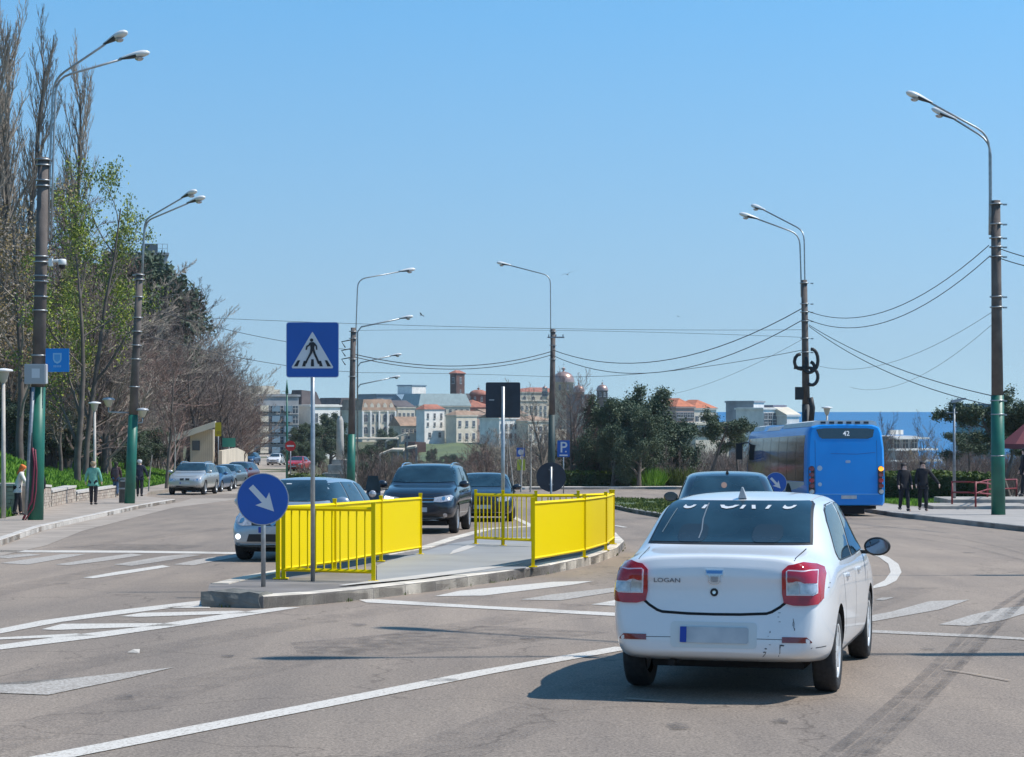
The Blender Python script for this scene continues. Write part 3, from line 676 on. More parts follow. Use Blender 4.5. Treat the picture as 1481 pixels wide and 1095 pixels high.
# badge, lock, lettering, fin
em = sk.lay('badge', [(-.068, .965), (-.062, .925), (-.045, .922), (-.042, .875), (-.025, .86), (.03, .86), (.048, .875), (.05, .922), (.068, .925), (.072, .965)], 'y', -1, M('badge_silver', (.55, .6, .66), .25, .7), car, .010, .05, .008)
sk.lay('badge_bar', [(-.062, .958), (-.056, .936), (.06, .936), (.065, .958)], 'y', -1, M('badge_blue', (.12, .26, .5), .25, .5), em, .013, .05, .002)
sk.lay('badge_hollow', [(-.028, .915), (-.02, .875), (.025, .875), (.033, .915), (.015, .915), (.003, .895), (-.01, .915)], 'y', -1, M('badge_grey', (.33, .35, .38), .3, .5), em, .012, .05, .001)
lk = sk.lay('lock', circ(.030, 20, (0, .80)), 'y', -1, m_black, car, .006, .05, .004); sk.lay('lock_centre', circ(.013, 12, (0, .80)), 'y', -1, m_chrome, lk, .009, .05, .002)
sk.text('model_lettering', 'LOGAN', .045, -.365, .882, 'y', -1, M('badge_dark', (.16, .18, .21), .3, .5), car, .006, 0, sx=1.35)
fb = MB(); fb.add([(-.035, -.07, 0), (.035, -.07, 0), (.02, .10, 0), (-.02, .10, 0), (-.006, -.075, .085), (.006, -.075, .085), (.005, -.05, .09), (-.005, -.05, .09)], [(0, 1, 5, 4), (1, 2, 6, 5), (2, 3, 7, 6), (3, 0, 4, 7), (4, 5, 6, 7)])
fb.obj('roof_antenna', [M('fin_grey', (.4, .42, .44), .4)], car, (.01, -.82, sk.hit(.01, -.82, 'z', 1)[0].z - .004))
for sg in (-1, 1): sk.lay('roof_joint', band([(sg * .555, -.93), (sg * .555, -.5), (sg * .56, .3)], .012), 'z', 1, M('roof_groove', (.45, .46, .47), .5), car, .002, .12, 0)
# scuffs on the bumper
random.seed(11)
ms = M('scuff', (.05, .05, .055), .7)
for x, z, dx, dz in ((.505, .415, .012, .05), (.525, .425, .045, .018), (.40, .40, .03, .012), (.385, .375, .02, .012), (.43, .43, .02, .006), (.60, .58, .008, .05), (.612, .545, .01, .025), (.50, .595, .03, .005), (.50, .66, .03, .005), (.49, .63, .02, .005), (.43, .52, .012, .02), (.415, .49, .012, .006)):
    n = 6; po = [(x + dx * .5 * math.cos(2 * math.pi * k / n) * random.uniform(.5, 1.1), z + dz * .5 * math.sin(2 * math.pi * k / n) * random.uniform(.5, 1.1)) for k in range(n)]
    sk.lay('scuff', po, 'y', -1, ms, car, .0022, .2, 0)
for x0, z0, x1, z1 in ((.505, .40, .49, .345), (.60, .62, .606, .55), (.40, .38, .372, .34)): sk.lay('scuff', band([(x0, z0), ((x0 + x1) / 2 + .006, (z0 + z1) / 2), (x1, z1)], .004), 'y', -1, ms, car, .0024, .2, 0)
for x, z in ((-1.86, .83), (-1.8, .86)): sk.lay('scuff', rrect(.035, .006, .002, 2, (x, z)), 'x', 1, ms, car, .002, .2, 0)
und = MB(); und.box((0, -1.45, .32), (1.1, .8, .10)); und.box((.0, -.1, .24), (1.2, 3.0, .10)); und.tube([(-.35, -2.12, .27), (-.35, -1.7, .27)], .028, 10); und.tube([(-.6, -1.317, .29), (.6, -1.317, .29)], .05, 8); und.obj('underbody', [m_dark], car)
add_wheels(car, (-1.317, 1.317), .755, .308, .185, 9, M('hubcap_silver', (.62, .63, .63), .4, .4), steer=0)
HX, HY, HYAW = 1.72, 15.05, .27
m = ground_matrix(HX + 1.317 * math.sin(HYAW), HY + 1.317 * math.cos(HYAW), HYAW); car.matrix_world = m @ Matrix.Diagonal((.965, 1, 1, 1))

# ---- other cars
def stn(kind, L, Wd, H):
    h = Wd / 2
    hb = {'hatch': [(0, .26, .56, .72, .80, .86, .80, .52), (.015, .20, .60, .80, .86, .94, .90, .60), (.05, .17, .635, .90, .9, .98, .945, .64), (.12, .15, .64, .965, .92, 1, .96, .66), (.2, .14, .645, .985, .92, 1, .965, .665),
                      (.42, .14, .64, 1.0, .92, 1, .965, .67), (.55, .14, .635, .99, .92, 1, .962, .665), (.62, .14, .63, .955, .92, 1, .96, .665), (.68, .14, .63, .84, .92, 1, .96, .70), (.745, .14, .625, .715, .92, 1, .955, .78),
                      (.78, .14, .615, .68, .92, 1, .95, .80), (.87, .15, .575, .64, .91, .985, .93, .74), (.945, .16, .50, .575, .87, .94, .87, .64), (.985, .19, .42, .49, .78, .84, .77, .52), (1, .24, .36, .42, .66, .72, .66, .42)],
          'suv': [(0, .30, .60, .76, .80, .86, .82, .56), (.015, .24, .62, .86, .86, .95, .92, .64), (.05, .20, .64, .945, .9, .98, .95, .73), (.12, .19, .64, .98, .92, 1, .965, .76), (.25, .18, .64, .995, .92, 1, .965, .77),
                  (.42, .18, .635, 1.0, .92, 1, .965, .77), (.56, .18, .635, .985, .92, 1, .962, .76), (.62, .18, .63, .945, .92, 1, .96, .76), (.68, .18, .63, .83, .92, 1, .96, .79), (.735, .18, .63, .725, .92, 1, .955, .80),
                  (.77, .18, .625, .69, .92, 1, .955, .83), (.87, .19, .60, .66, .91, .99, .94, .80), (.945, .20, .54, .61, .88, .96, .90, .72), (.985, .24, .46, .53, .8, .88, .82, .62), (1, .28, .40, .46, .7, .76, .72, .52)],
          'sedan': [((y + 2.19) / 4.35, zb / 1.517, zs / 1.517, zt / 1.517, wb / .866, wm / .866, ws / .866, wt / .866) for y, zb, zs, zt, wb, wm, ws, wt in SED]}[kind]
    return [(-L / 2 + t * L, zb * H, zs * H, zt * H, wb * h, wm * h, ws * h, wt * h) for t, zb, zs, zt, wb, wm, ws, wt in hb]
def make_car(label, kind, P, L, Wd, H, wb, R, x, y, yaw, detail=2, opts=None, cat='car', group=None, nm='car'):
    opts = opts or {}
    root = thing(nm, label, cat, group=group); h = Wd / 2
    fo = opts.get('front_overhang', (L - wb) * .46); wf = L / 2 - fo; wr = wf - wb
    b = loft_body(stn(kind, L, Wd, H), (wr, wf), R + .045, 'body', [P, m_dark]); b.parent = root; sk = Skin(b)
    yy = lambda t: -L / 2 + t * L
    sed = kind == 'sedan'
    t_w = (.80, .66) if sed else (.76, .63)
    zb_, zt_ = (.715, .955) if not sed else (.72, .955)
    wsb, wst = (.80, .60) if not sed else (.74, .58)
    if kind == 'suv': zb_, wsb, wst = .735, .84, .71
    # windscreen
    ws = [(-wsb * h, zb_ * H), (-wst * h, zt_ * H - .03), (-wst * h + .05, zt_ * H), (wst * h - .05, zt_ * H), (wst * h, zt_ * H - .03), (wsb * h, zb_ * H), (wsb * h * .5, (zb_ - .012) * H), (-wsb * h * .5, (zb_ - .012) * H)]
    wd = sk.lay('windscreen', ws, 'y', 1, m_glass, root, .010, .05)
    if opts.get('papers'): 
        sk.lay('windscreen_paper', [(.18, .77 * H), (.14, .82 * H), (.20, .88 * H), (.25, .87 * H), (.24, .80 * H)], 'y', 1, m_swhite, wd, .012, .2, 0)
        sk.lay('windscreen_paper', [(.20, .905 * H), (.20, .915 * H), (.10, .915 * H), (.10, .905 * H)], 'y', 1, m_swhite, wd, .012, .2, 0)
    # rear window
    rwz = (.74, .94) if sed else (.68, .90)
    rw_ = [(-.72 * h, rwz[0] * H), (-.58 * h, rwz[1] * H), (.58 * h, rwz[1] * H), (.72 * h, rwz[0] * H)]
    sk.lay('rear_window', rw_, 'y', -1, m_glass, root, .006, .10)
    lo, hi = .665 * H, .925 * H
    if sed: sw = [[(.735, lo), (.655, .92 * H), (.505, .935 * H), (.505, lo)], [(.485, lo), (.485, .935 * H), (.36, .925 * H), (.31, .87 * H), (.27, .70 * H), (.28, lo)]]
    else: sw = [[(.725, lo), (.64, hi - .01), (.47, hi + .01), (.47, lo)], [(.45, lo), (.45, hi + .01), (.26, hi), (.22, lo)], [(.195, lo), (.225, hi - .01), (.12, hi - .05), (.08, .74 * H), (.09, lo)]]
    for sg in (-1, 1):
        for q in sw: sk.lay('side_window', [(yy(t), z) for t, z in q], 'x', sg, m_glass, root, .010, .07)
        if detail > 1:
            for t in ((.735, .46, .21) if not sed else (.735, .495, .27)): sk.lay('shut_line', band([(yy(t), .66 * H), (yy(t + .004), .4 * H), (yy(t), .2 * H)], .010), 'x', sg, m_dark, root, .002, .2, 0)
            for t in (.55, .30): sk.lay('door_handle', rrect(.18, .03, .01, 2, (yy(t), .585 * H)), 'x', sg, P, root, .025, .1, .03)
        mirror_part(root, sg * (h - .01), yy(.72), .70 * H, sg, opts.get('mirror', P), 1.15)
    fz = .62 if kind == 'suv' else .565
    hl = opts.get('headlamp')
    if not hl:
        hl = [(.50, .415), (.47, .47), (.58, .505), (.84, .53), (.90, .50), (.86, .435), (.70, .41)]
    for sg in (-1, 1):
        q = [(sg * a * h, z * H) for a, z in hl]
        hd = sk.lay('headlamp', q, 'y', 1, m_clear, root, .010, .07)
        cx_, cz_ = sum(a for a, _ in q) / len(q), sum(z for _, z in q) / len(q)
        sk.lay('lamp_reflector', circ(.045, 12, (cx_, cz_)), 'y', 1, m_chrome, hd, .014, .1, .003)
        fg = opts.get('fog', (.66, .27)); sk.lay('fog_lamp', circ(.05, 12, (sg * fg[0] * h, fg[1] * H)), 'y', 1, opts.get('fogmat', m_clear), root, .008, .1)
        # tail lamps
        tq = [(sg * a * h, z * H) for a, z in ((.60, .50), (.60, .62), (.86, .64), (.90, .50))]; sk.lay('tail_lamp', tq, 'y', -1, m_redl, root, .012, .1)
    gr = opts.get('grille', [(-.42, .40), (-.45, .455), (.45, .455), (.42, .40)])
    for g in (gr if isinstance(gr[0][0], tuple) else [gr]):
        go = sk.lay('grille', [(a * h, z * H) for a, z in g], 'y', 1, m_black, root, .006, .07)
    if opts.get('bars'):
        for z in opts['bars']: sk.lay('grille_bar', band([(-.46 * h, z * H), (.46 * h, z * H)], .014), 'y', 1, m_chrome, root, .014, .1, .004)
    ig = opts.get('intake', [(-.62, .20), (-.56, .285), (.56, .285), (.62, .20)])
    sk.lay('intake', [(a * h, z * H) for a, z in ig], 'y', 1, m_black, root, .006, .09)
    if opts.get('lower_bar'): sk.lay('bumper_trim', band([(-.72 * h, opts['lower_bar'] * H), (.72 * h, opts['lower_bar'] * H)], .02), 'y', 1, m_chrome, root, .012, .1, .004)
    sk.lay('bonnet_line', band([(-.72 * h, (fz - .04) * H), (-.3 * h, (fz - .06) * H), (.3 * h, (fz - .06) * H), (.72 * h, (fz - .04) * H)], .009), 'y', 1, m_dark, root, .002, .12, 0)
    pz = opts.get('plate', .32)
    n_ = sk.lay('number_plate', rrect(.52, .112, .008, 2, (0, pz * H)), 'y', 1, m_platew, root, .018, .3, .014)
    sk.lay('plate_band', [(.25, pz * H - .05), (.20, pz * H - .05), (.20, pz * H + .05), (.25, pz * H + .05)], 'y', 1, m_plateb, n_, .021, .3, 0)
    if opts.get('badge', True): sk.lay('badge', circ(.055, 16, (0, opts.get('badge_z', .455) * H)), 'y', 1, m_chrome, root, .014, .1, .006)
    if opts.get('rails'):
        for sg in (-1, 1):
            a = MB(); x_ = sg * .66 * h; zz = [sk.hit(x_, yy(t), 'z', 1)[0].z for t in (.16, .2, .3, .45, .56, .60)]
            a.tube([(x_, yy(.16), zz[0]), (x_, yy(.2), zz[1] + .045), (x_, yy(.3), zz[2] + .05), (x_, yy(.45), zz[3] + .05), (x_, yy(.56), zz[4] + .045), (x_, yy(.60), zz[5])], .018, 8); a.obj('roof_rail', [m_chrome], root)
    u = MB(); u.box((0, 0, .15 * H), (Wd * .74, L * .8, .12)); u.obj('underbody', [m_dark], root)
    add_wheels(root, (wr, wf), h - .115, R, .21, opts.get('spokes', 5), m_rim)
    root.matrix_world = ground_matrix(x, y, yaw)
    return root, sk, b
PI = math.pi
# silver hatchback approaching behind the left barrier: front axle line near y=33
p_silver = paint('pale_silver_paint', (.42, .48, .53), .55)
make_car('pale silver hatchback approaching behind the yellow barrier and the round arrow sign', 'hatch', p_silver, 4.25, 1.72, 1.48, 2.55, .30, -3.83, 36.0, PI + .175,
         opts={'papers': 1, 'fogmat': M('running_light', (.9, .95, 1), .3, emit=1.3), 'mirror': p_silver, 'headlamp': [(.46, .43), (.48, .49), (.60, .525), (.84, .55), (.91, .53), (.84, .455), (.66, .425)], 'grille': [(-.45, .43), (-.47, .475), (.47, .475), (.45, .43)], 'fog': (.74, .30), 'intake': [(-.55, .24), (-.5, .33), (.5, .33), (.55, .24)], 'lower_bar': .205, 'plate': .38, 'badge_z': .465})
p_navy = paint('dark_blue_paint', (.006, .010, .020), .2)
su, ssk, sb = make_car('dark blue sport utility car with bright headlamp behind the solid yellow barrier', 'suv', p_navy, 4.5, 1.88, 1.72, 2.68, .355, -2.13, 49.2, PI + .085,
         opts={'rails': 1, 'bars': (.50, .455), 'lower_bar': .235, 'headlamp': [(.44, .455), (.46, .515), (.66, .53), (.86, .55), (.92, .53), (.88, .47), (.64, .45)], 'grille': [(-.46, .435), (-.48, .52), (.48, .52), (.46, .435)], 'plate': .345, 'fog': (.74, .27), 'spokes': 7, 'badge_z': .478})
ssk.lay('lit_lamp', [(.62 * .93, .492 * 1.70), (.60 * .93, .515 * 1.7), (.85 * .93, .54 * 1.7), (.87 * .93, .50 * 1.7)], 'y', 1, M('lit_headlamp', (1, 1, .96), .3, emit=1.5), su, .016, .1)
ssk.lay('skid_plate', [(-.5, .30), (-.5, .335), (.5, .335), (.5, .30)], 'y', 1, m_chrome, su, .012, .1)
p_black = paint('black_paint', (.010, .014, .022), .2)
make_car('black saloon car waiting behind the barred yellow barrier, following the larger dark car', 'sedan', p_black, 4.55, 1.80, 1.44, 2.75, .32, -.82, 58.6, PI + .02,
         opts={'grille': [((-.24, .40), (-.25, .465), (-.03, .47), (-.03, .40)), ((.03, .40), (.03, .47), (.25, .465), (.24, .40))], 'badge': False, 'lower_bar': .2, 'plate': .31})
# dark car ahead of the white saloon (back view)
p_dk = paint('dark_grey_blue_paint', (.012, .020, .028), .3)
dc, dsk, db = make_car('dark grey car mostly hidden ahead of the white saloon, small tag behind its rear glass', 'sedan', p_dk, 4.5, 1.84, 1.60, 2.7, .34, 3.82, 34.4, .10)
dsk.lay('window_tag', circ(.05, 14, (-.06, .845 * 1.60)), 'y', -1, M('orange_tag', (.22, .14, .11), .5), dc, .010, .2, 0)
a = MB(); a.add([(-.03, -.07, 0), (.03, -.07, 0), (.0, .10, 0), (0, -.08, .08)], [(0, 1, 3), (1, 2, 3), (2, 0, 3)]); a.obj('roof_antenna', [p_dk], dc, (0, -.75, dsk.hit(0, -.75, 'z', 1)[0].z - .005))
# parked cars on the left
p_sil2 = paint('silver_paint', (.50, .50, .48), .5)
gx = [((-.26, .44), (-.27, .50), (-.04, .505), (-.04, .44)), ((.04, .44), (.04, .505), (.27, .50), (.26, .44))]
make_car('silver sport utility car parked nose out at the end of the side street', 'suv', p_sil2, 4.67, 1.90, 1.72, 2.82, .37, -16.85, 102.6, PI + .05, opts={'grille': gx, 'badge': False, 'spokes': 5, 'plate': .36, 'rails': 1}, group='cars parked along the side street')
p_blue = paint('blue_car_paint', (.03, .10, .22), .4)
make_car('blue hatchback parked just behind the silver sport utility car', 'hatch', p_blue, 4.1, 1.72, 1.48, 2.5, .31, -16.95, 109.5, PI + .06, 1, group='cars parked along the side street')
make_car('grey estate car parked between the blue hatchback and the maroon car', 'hatch', paint('mid_grey_paint', (.20, .24, .27), .5), 4.3, 1.74, 1.50, 2.55, .31, -17.3, 117.5, PI + .09, 1, group='cars parked along the side street')
make_car('maroon car last in the parked row at the side street', 'hatch', paint('maroon_paint', (.12, .012, .02), .3), 4.3, 1.78, 1.58, 2.6, .33, -17.8, 126.5, PI + .12, 1, group='cars parked along the side street')
make_car('white saloon coming down the far end of the side street', 'sedan', p_white, 4.4, 1.75, 1.48, 2.6, .31, -29.2, 240, PI + .08, 1)
make_car('dark blue car stopped beside the trees far up the side street', 'hatch', p_blue, 4.3, 1.80, 1.62, 2.6, .33, -32.2, 238, PI + .1, 1)
make_car('black car parked nearest the wall far up the side street', 'hatch', p_black, 4.3, 1.78, 1.6, 2.6, .33, -35.2, 244, PI + .1, 1)
make_car('bright red car standing among the shrubs beside the no entry sign', 'sedan', paint('bright_red_paint', (.50, .02, .02), .1), 4.4, 1.8, 1.5, 2.6, .33, -21.6, 196, PI + .12, 1)

# ---- blue bus
bus = thing('city_bus', 'bright blue city bus seen from behind driving off to the right, white roof pods', 'bus')
p_bus = M('bus_blue_paint', (.0, .26, .76), .34, coat=.4, c2=(.0, .23, .70), scale=.7, spec=.3)
p_busl = M('bus_grey_paint', (.42, .47, .50), .4)
BW, BH, BL = 2.55, 2.93, 12.0
sec = [(-1.20, .34), (-1.265, .45), (-1.275, 1.0), (-1.26, 2.2), (-1.20, 2.72), (-1.12, 2.88), (-.9, 2.95), (0, 2.97)]
sec = sec + [(-x, z) for x, z in sec[-2::-1]]
v = []; f = []; n = len(sec)
yst = [(0, .93, .035), (.05, .975, .012), (.14, 1, 0), (.9, 1, 0), (6, 1, 0), (11.5, 1, 0), (11.85, .98, .02), (12, .90, .05)]
for y_, s_, dz in yst: v += [(x * s_, y_ + (.12 * sstep(1.6, 2.9, z) if y_ < .2 else -.35 * sstep(1.2, 2.9, z) if y_ > 11.7 else 0), z - dz * (z > 1.5) + dz * (z < .6)) for x, z in sec]
for i in range(len(yst) - 1): f += [(i * n + k, i * n + (k + 1) % n, (i + 1) * n + (k + 1) % n, (i + 1) * n + k) for k in range(n)]
f += [tuple(range(n))[::-1], tuple((len(yst) - 1) * n + k for k in range(n))]
me = mesh('body', v, f, [p_bus, m_dark]); bm = bmesh.new(); bm.from_mesh(me); bmesh.ops.recalc_face_normals(bm, faces=bm.faces)
bmesh.ops.triangulate(bm, faces=[q for q in bm.faces if len(q.verts) > 4]); bm.to_mesh(me); bm.free()
for p in me.polygons: p.use_smooth = True
me.set_sharp_from_angle(angle=math.radians(30))
bb = link('body', me, bus); sk = Skin(bb)
m_bglass = M('bus_glass', (.012, .016, .02), .06, spec=.9, ior=1.6)
rb = sk.lay('rear_display_window', [(-.95, 2.80), (-.86, 2.56), (-.76, 2.50), (.72, 2.50), (.88, 2.56), (.93, 2.80), (.7, 2.835), (-.7, 2.835)], 'y', -1, m_bglass, bus, .012, .2)
sk.text('route_number', '42', .22, 0.02, 2.66, 'y', -1, M('led_white', (.75, .78, .82), .5, emit=.25), rb, .018)
for sg, xx in ((-1, -1.12), (1, 1.12)):
    cl = sk.lay('tail_lamp_cluster', rrect(.19, .92, .08, 4, (xx, 1.16)), 'y', -1, m_black, bus, .010, .1)
    for z, m_ in ((1.53, m_amber if sg > 0 else m_redd), (1.34, m_redd), (1.16, m_redl), (.98, m_redd), (.80, m_clear)):
        sk.lay('lamp', circ(.075, 14, (xx, z)), 'y', -1, m_, cl, .022, .2, .01)
am = sk.lay('indicator_glow', circ(.078, 14, (1.12, 1.53)), 'y', -1, M('lit_indicator', (1, .36, .03), .3, emit=1.2), bus, .03, .2, .01); am.name = 'indicator'
sk.lay('rear_panel_line', band([(-1.0, .715), (1.2, .715)], .03), 'y', -1, M('bus_edge', (.10, .38, .75), .3), bus, .012, .2, .01)
sk.lay('rear_panel_line', band([(-.5, 2.02), (.35, 2.0), (.95, 2.06)], .018), 'y', -1, M('bus_edge_dark', (.02, .13, .42), .3), bus, .006, .2, 0)
for x in (-1.0, 1.0): sk.lay('hatch_line', band([(x, 2.45), (x, .74)], .012), 'y', -1, M('hatch_gap', (.0, .07, .25), .5), bus, .004, .3, 0)
sk.lay('emblem', rrect(.16, .09, .03, 3, (.06, 1.76)), 'y', -1, M('emblem_grey', (.30, .42, .60), .4), bus, .012, .2)
for z, w_ in ((1.55, .17), (1.03, .13)): sk.lay('sticker', circ(w_ / 2, 12, (-.86, z)), 'y', -1, M('sticker_pale', (.35, .48, .62), .5), bus, .008, .2, 0)
sk.lay('number_plate', rrect(.5, .11, .01, 2, (.08, .62)), 'y', -1, m_platew, bus, .016, .2)
# flank: full dark glazing, grey skirt, doors on the other side
for sg in (-1, 1):
    sk.lay('side_glazing', [(.55, 1.12), (.55, 2.62), (11.3, 2.62), (11.55, 2.3), (11.6, 1.12)], 'x', sg, m_bglass, bus, .008, .6)
    for k in range(7): sk.lay('glazing_joint', band([(.55 + 1.57 * (k + .9), 1.13), (.55 + 1.57 * (k + .9), 2.6)], .03), 'x', sg, m_black, bus, .012, .4, 0)
    sk.lay('skirt', [(.5, .42), (.5, 1.10), (11.6, 1.10), (11.6, .42)], 'x', sg, p_busl, bus, .005, .7)
    for wy in (3.2, 9.2):
        sk.lay('wheel_arch', [(wy + .62 * math.cos(q * PI / 12), .36 + .68 * math.sin(q * PI / 12)) for q in range(13)], 'x', sg, m_dark, bus, .012, .3)
    mr = MB(); mr.tube([(sg * 1.1, 11.9, 2.5), (sg * 1.45, 12.1, 2.45)], .03, 8); mr.box((sg * 1.5, 12.1, 2.15), (.24, .12, .62)); mr.obj('mirror', [m_black], bus)
wt_, wr_ = wheel_meshes(.48, .28, 9, m_rim)
for wy in (3.2, 9.2):
    for sg in (-1, 1):
        o = link('wheel', wt_, bus, (sg * 1.10, wy, .48), (0, 0, 0 if sg > 0 else PI)); link('rim', wr_, o)
a = MB(); a.box((0, 2.2, .38), (2.1, 3.6, .3)); a.box((0, 8, .38), (2.1, 6, .2)); a.box((.1, .75, .22), (1.1, .9, .3)); a.obj('underbody', [m_dark], bus)
mw = M('roof_white', (.62, .63, .62), .5, var=.1, scale=3)
a = MB(); a.prism([(-1.08, 2.90), (-1.02, 3.05), (-.9, 3.09), (.9, 3.09), (1.02, 3.05), (1.08, 2.90)], .25, 5.2); ro = a.obj('roof_pod', [mw], bus)
for k in range(6):
    q = MB(); q.box((-.7 + .28 * k, .24, 3.02), (.16, .03, .07)); q.obj('pod_vent', [m_sback], ro)
a = MB(); a.prism([(-1.14, 2.86), (-1.0, 3.0), (-.85, 3.02), (.85, 3.02), (1.0, 3.0), (1.14, 2.86)], 5.5, 8.2); a.obj('roof_pod', [M('roof_grey', (.45, .46, .46), .5)], bus)
a = MB(); a.prism([(-1.1, 2.86), (-1.0, 3.06), (-.8, 3.10), (.8, 3.10), (1.0, 3.06), (1.1, 2.86)], 9.0, 11.3); a.obj('roof_pod', [mw], bus)
c = G(1226, 744); bus.matrix_world = ground_matrix(10.75, 62.2, -.045)
# ------------------------------------------------------------------ yellow barriers
def fence(label, path, solid, heights=(1.0,), bar=.115, group='yellow barriers on the refuge'):
    root = thing('yellow_barrier', label, 'barrier', (path[0][0], path[0][1], gz(path[0][1]) + IL), group=group)
    base = Vector(root.location)
    def P3(p, h): return Vector((p[0], p[1], gz(p[1]) + IL + h)) - base
    for i, p in enumerate(path):
        a = MB(); q = P3(p, 0); a.box((q.x, q.y, q.z + .52), (.055, .055, 1.04)); a.box((q.x, q.y, q.z + 1.05), (.062, .062, .03)); a.box((q.x, q.y, q.z + .006), (.13, .13, .012)); a.obj('post', [m_yel], root)
    for p, q in zip(path, path[1:]):
        for h, w in ((.97, .05), (.13, .045)):
            a = MB(); a.tube([P3(p, h), P3(q, h)], w * .6, 4); a.obj('rail', [m_yel], root)
        d = Vector((q[0] - p[0], q[1] - p[1])); L = d.length
        if solid:
            n = Vector((-d.y, d.x)).normalized() * .006; k = 6; vs = []; fs = []
            for s_ in (1, -1):
                for j in range(k + 1):
                    t = j / k; c = (p[0] + d.x * t + n.x * s_, p[1] + d.y * t + n.y * s_)
                    wv = .006 * math.sin(j * 2.2); vs += [P3((c[0] + n.x * wv * 60, c[1] + n.y * wv * 60), .14), P3((c[0] + n.x * wv * 60, c[1] + n.y * wv * 60), .95)]
            m_ = 2 * (k + 1)
            for o in (0, m_): fs += [(o + 2 * j, o + 2 * j + 2, o + 2 * j + 3, o + 2 * j + 1) for j in range(k)]
            a = MB(); a.add(vs, fs); a.obj('sheet_panel', [m_yel], root)
        if not solid:
            nb = max(2, int(L / bar))
            for j in range(1, nb):
                t = j / nb; c = (p[0] + d.x * t, p[1] + d.y * t); a = MB(); a.tube([P3(c, .13), P3(c, .97)], .011, 6, cap=False); a.obj('bar', [m_yel], root)
    return root
fL0 = G(402, 837, IL); fL1 = G(484, 825, IL); fL2 = G(551, 812, IL); fL3 = G(608, 802, IL); fB = G(540, 841, IL)
fence('solid yellow sheet barrier running back from the near left corner of the refuge', [tuple(q.xy) for q in (fL0, fL1, fL2, fL3)], True)
fence('short barred yellow barrier crossed by the pedestrian sign post', [(fL0.x + .08, fL0.y - .02), tuple(fB.xy)], False, bar=.118)
fR = [G(771, 820, IL), G(845, 806, IL), G(876, 796, IL), G(887, 787, IL)]
fence('curved solid yellow sheet barrier on the right of the refuge', [tuple(q.xy) for q in fR], True)
fence('long barred yellow barrier along the far side of the refuge', [(-.71, 37.8), (-.17, 37.1), (.45, 36.5), (1.25, 36.6), (1.93, 37.9)], False, bar=.115)

# ------------------------------------------------------------------ traffic signs
def disc_sign(u, v, d, y, postbot, label, arrow=True, back=False, name='traffic_sign', px=None):
    c = PX(u, v, y); g = gz(y) + (postbot); root = thing(name, label, 'road sign', (c.x, y, g)); R_ = d / 2; z = c.z - g
    a = MB(); a.prism(circ(R_, 40, (0, z)), -.004, .004); a.obj('rim_plate', [m_lamp if not back else m_sback], root, (0, 0, 0))
    if not back:
        a = MB(); a.prism(circ(R_ * .965, 40, (0, z)), -.008, -.0045); a.obj('sign_face', [m_sblue], root)
        s = R_; cs = math.cos(-PI * .262); sn = math.sin(-PI * .262)
        ar = [(-.66, -.11), (-.66, .11), (.08, .11), (-.02, .36), (.64, 0), (-.02, -.36), (.08, -.11)]
        if arrow: a = MB(); a.prism([((x * cs - zz * sn) * s, z + (x * sn + zz * cs) * s) for x, zz in ar], -.012, -.0085); a.obj('arrow', [m_swhite], root)
    a = MB(); pd = px or .03; a.tube([(0, .03 + pd if not back else -.03 - pd, -.05), (0, .03 + pd if not back else -.03 - pd, z + (R_ * .7))], pd, 12); a.obj('post', [m_galv], root)
    for hh in (z - R_ * .5, z + R_ * .5): a = MB(); a.box((0, (.03 if not back else -.03), hh), (.12, .05, .035)); a.obj('clamp', [m_galvd], root)
    return root
disc_sign(380, 722, .675, G(379, 848, IL).y, IL, 'large round blue sign with white arrow at the nose of the refuge')
disc_sign(1122, 699, .60, 53, 0, 'small round blue arrow sign seen beside the blue bus')
disc_sign(797, 690, .78, 51, 0, 'round sign seen from its dark back near the middle utility pole', back=True)
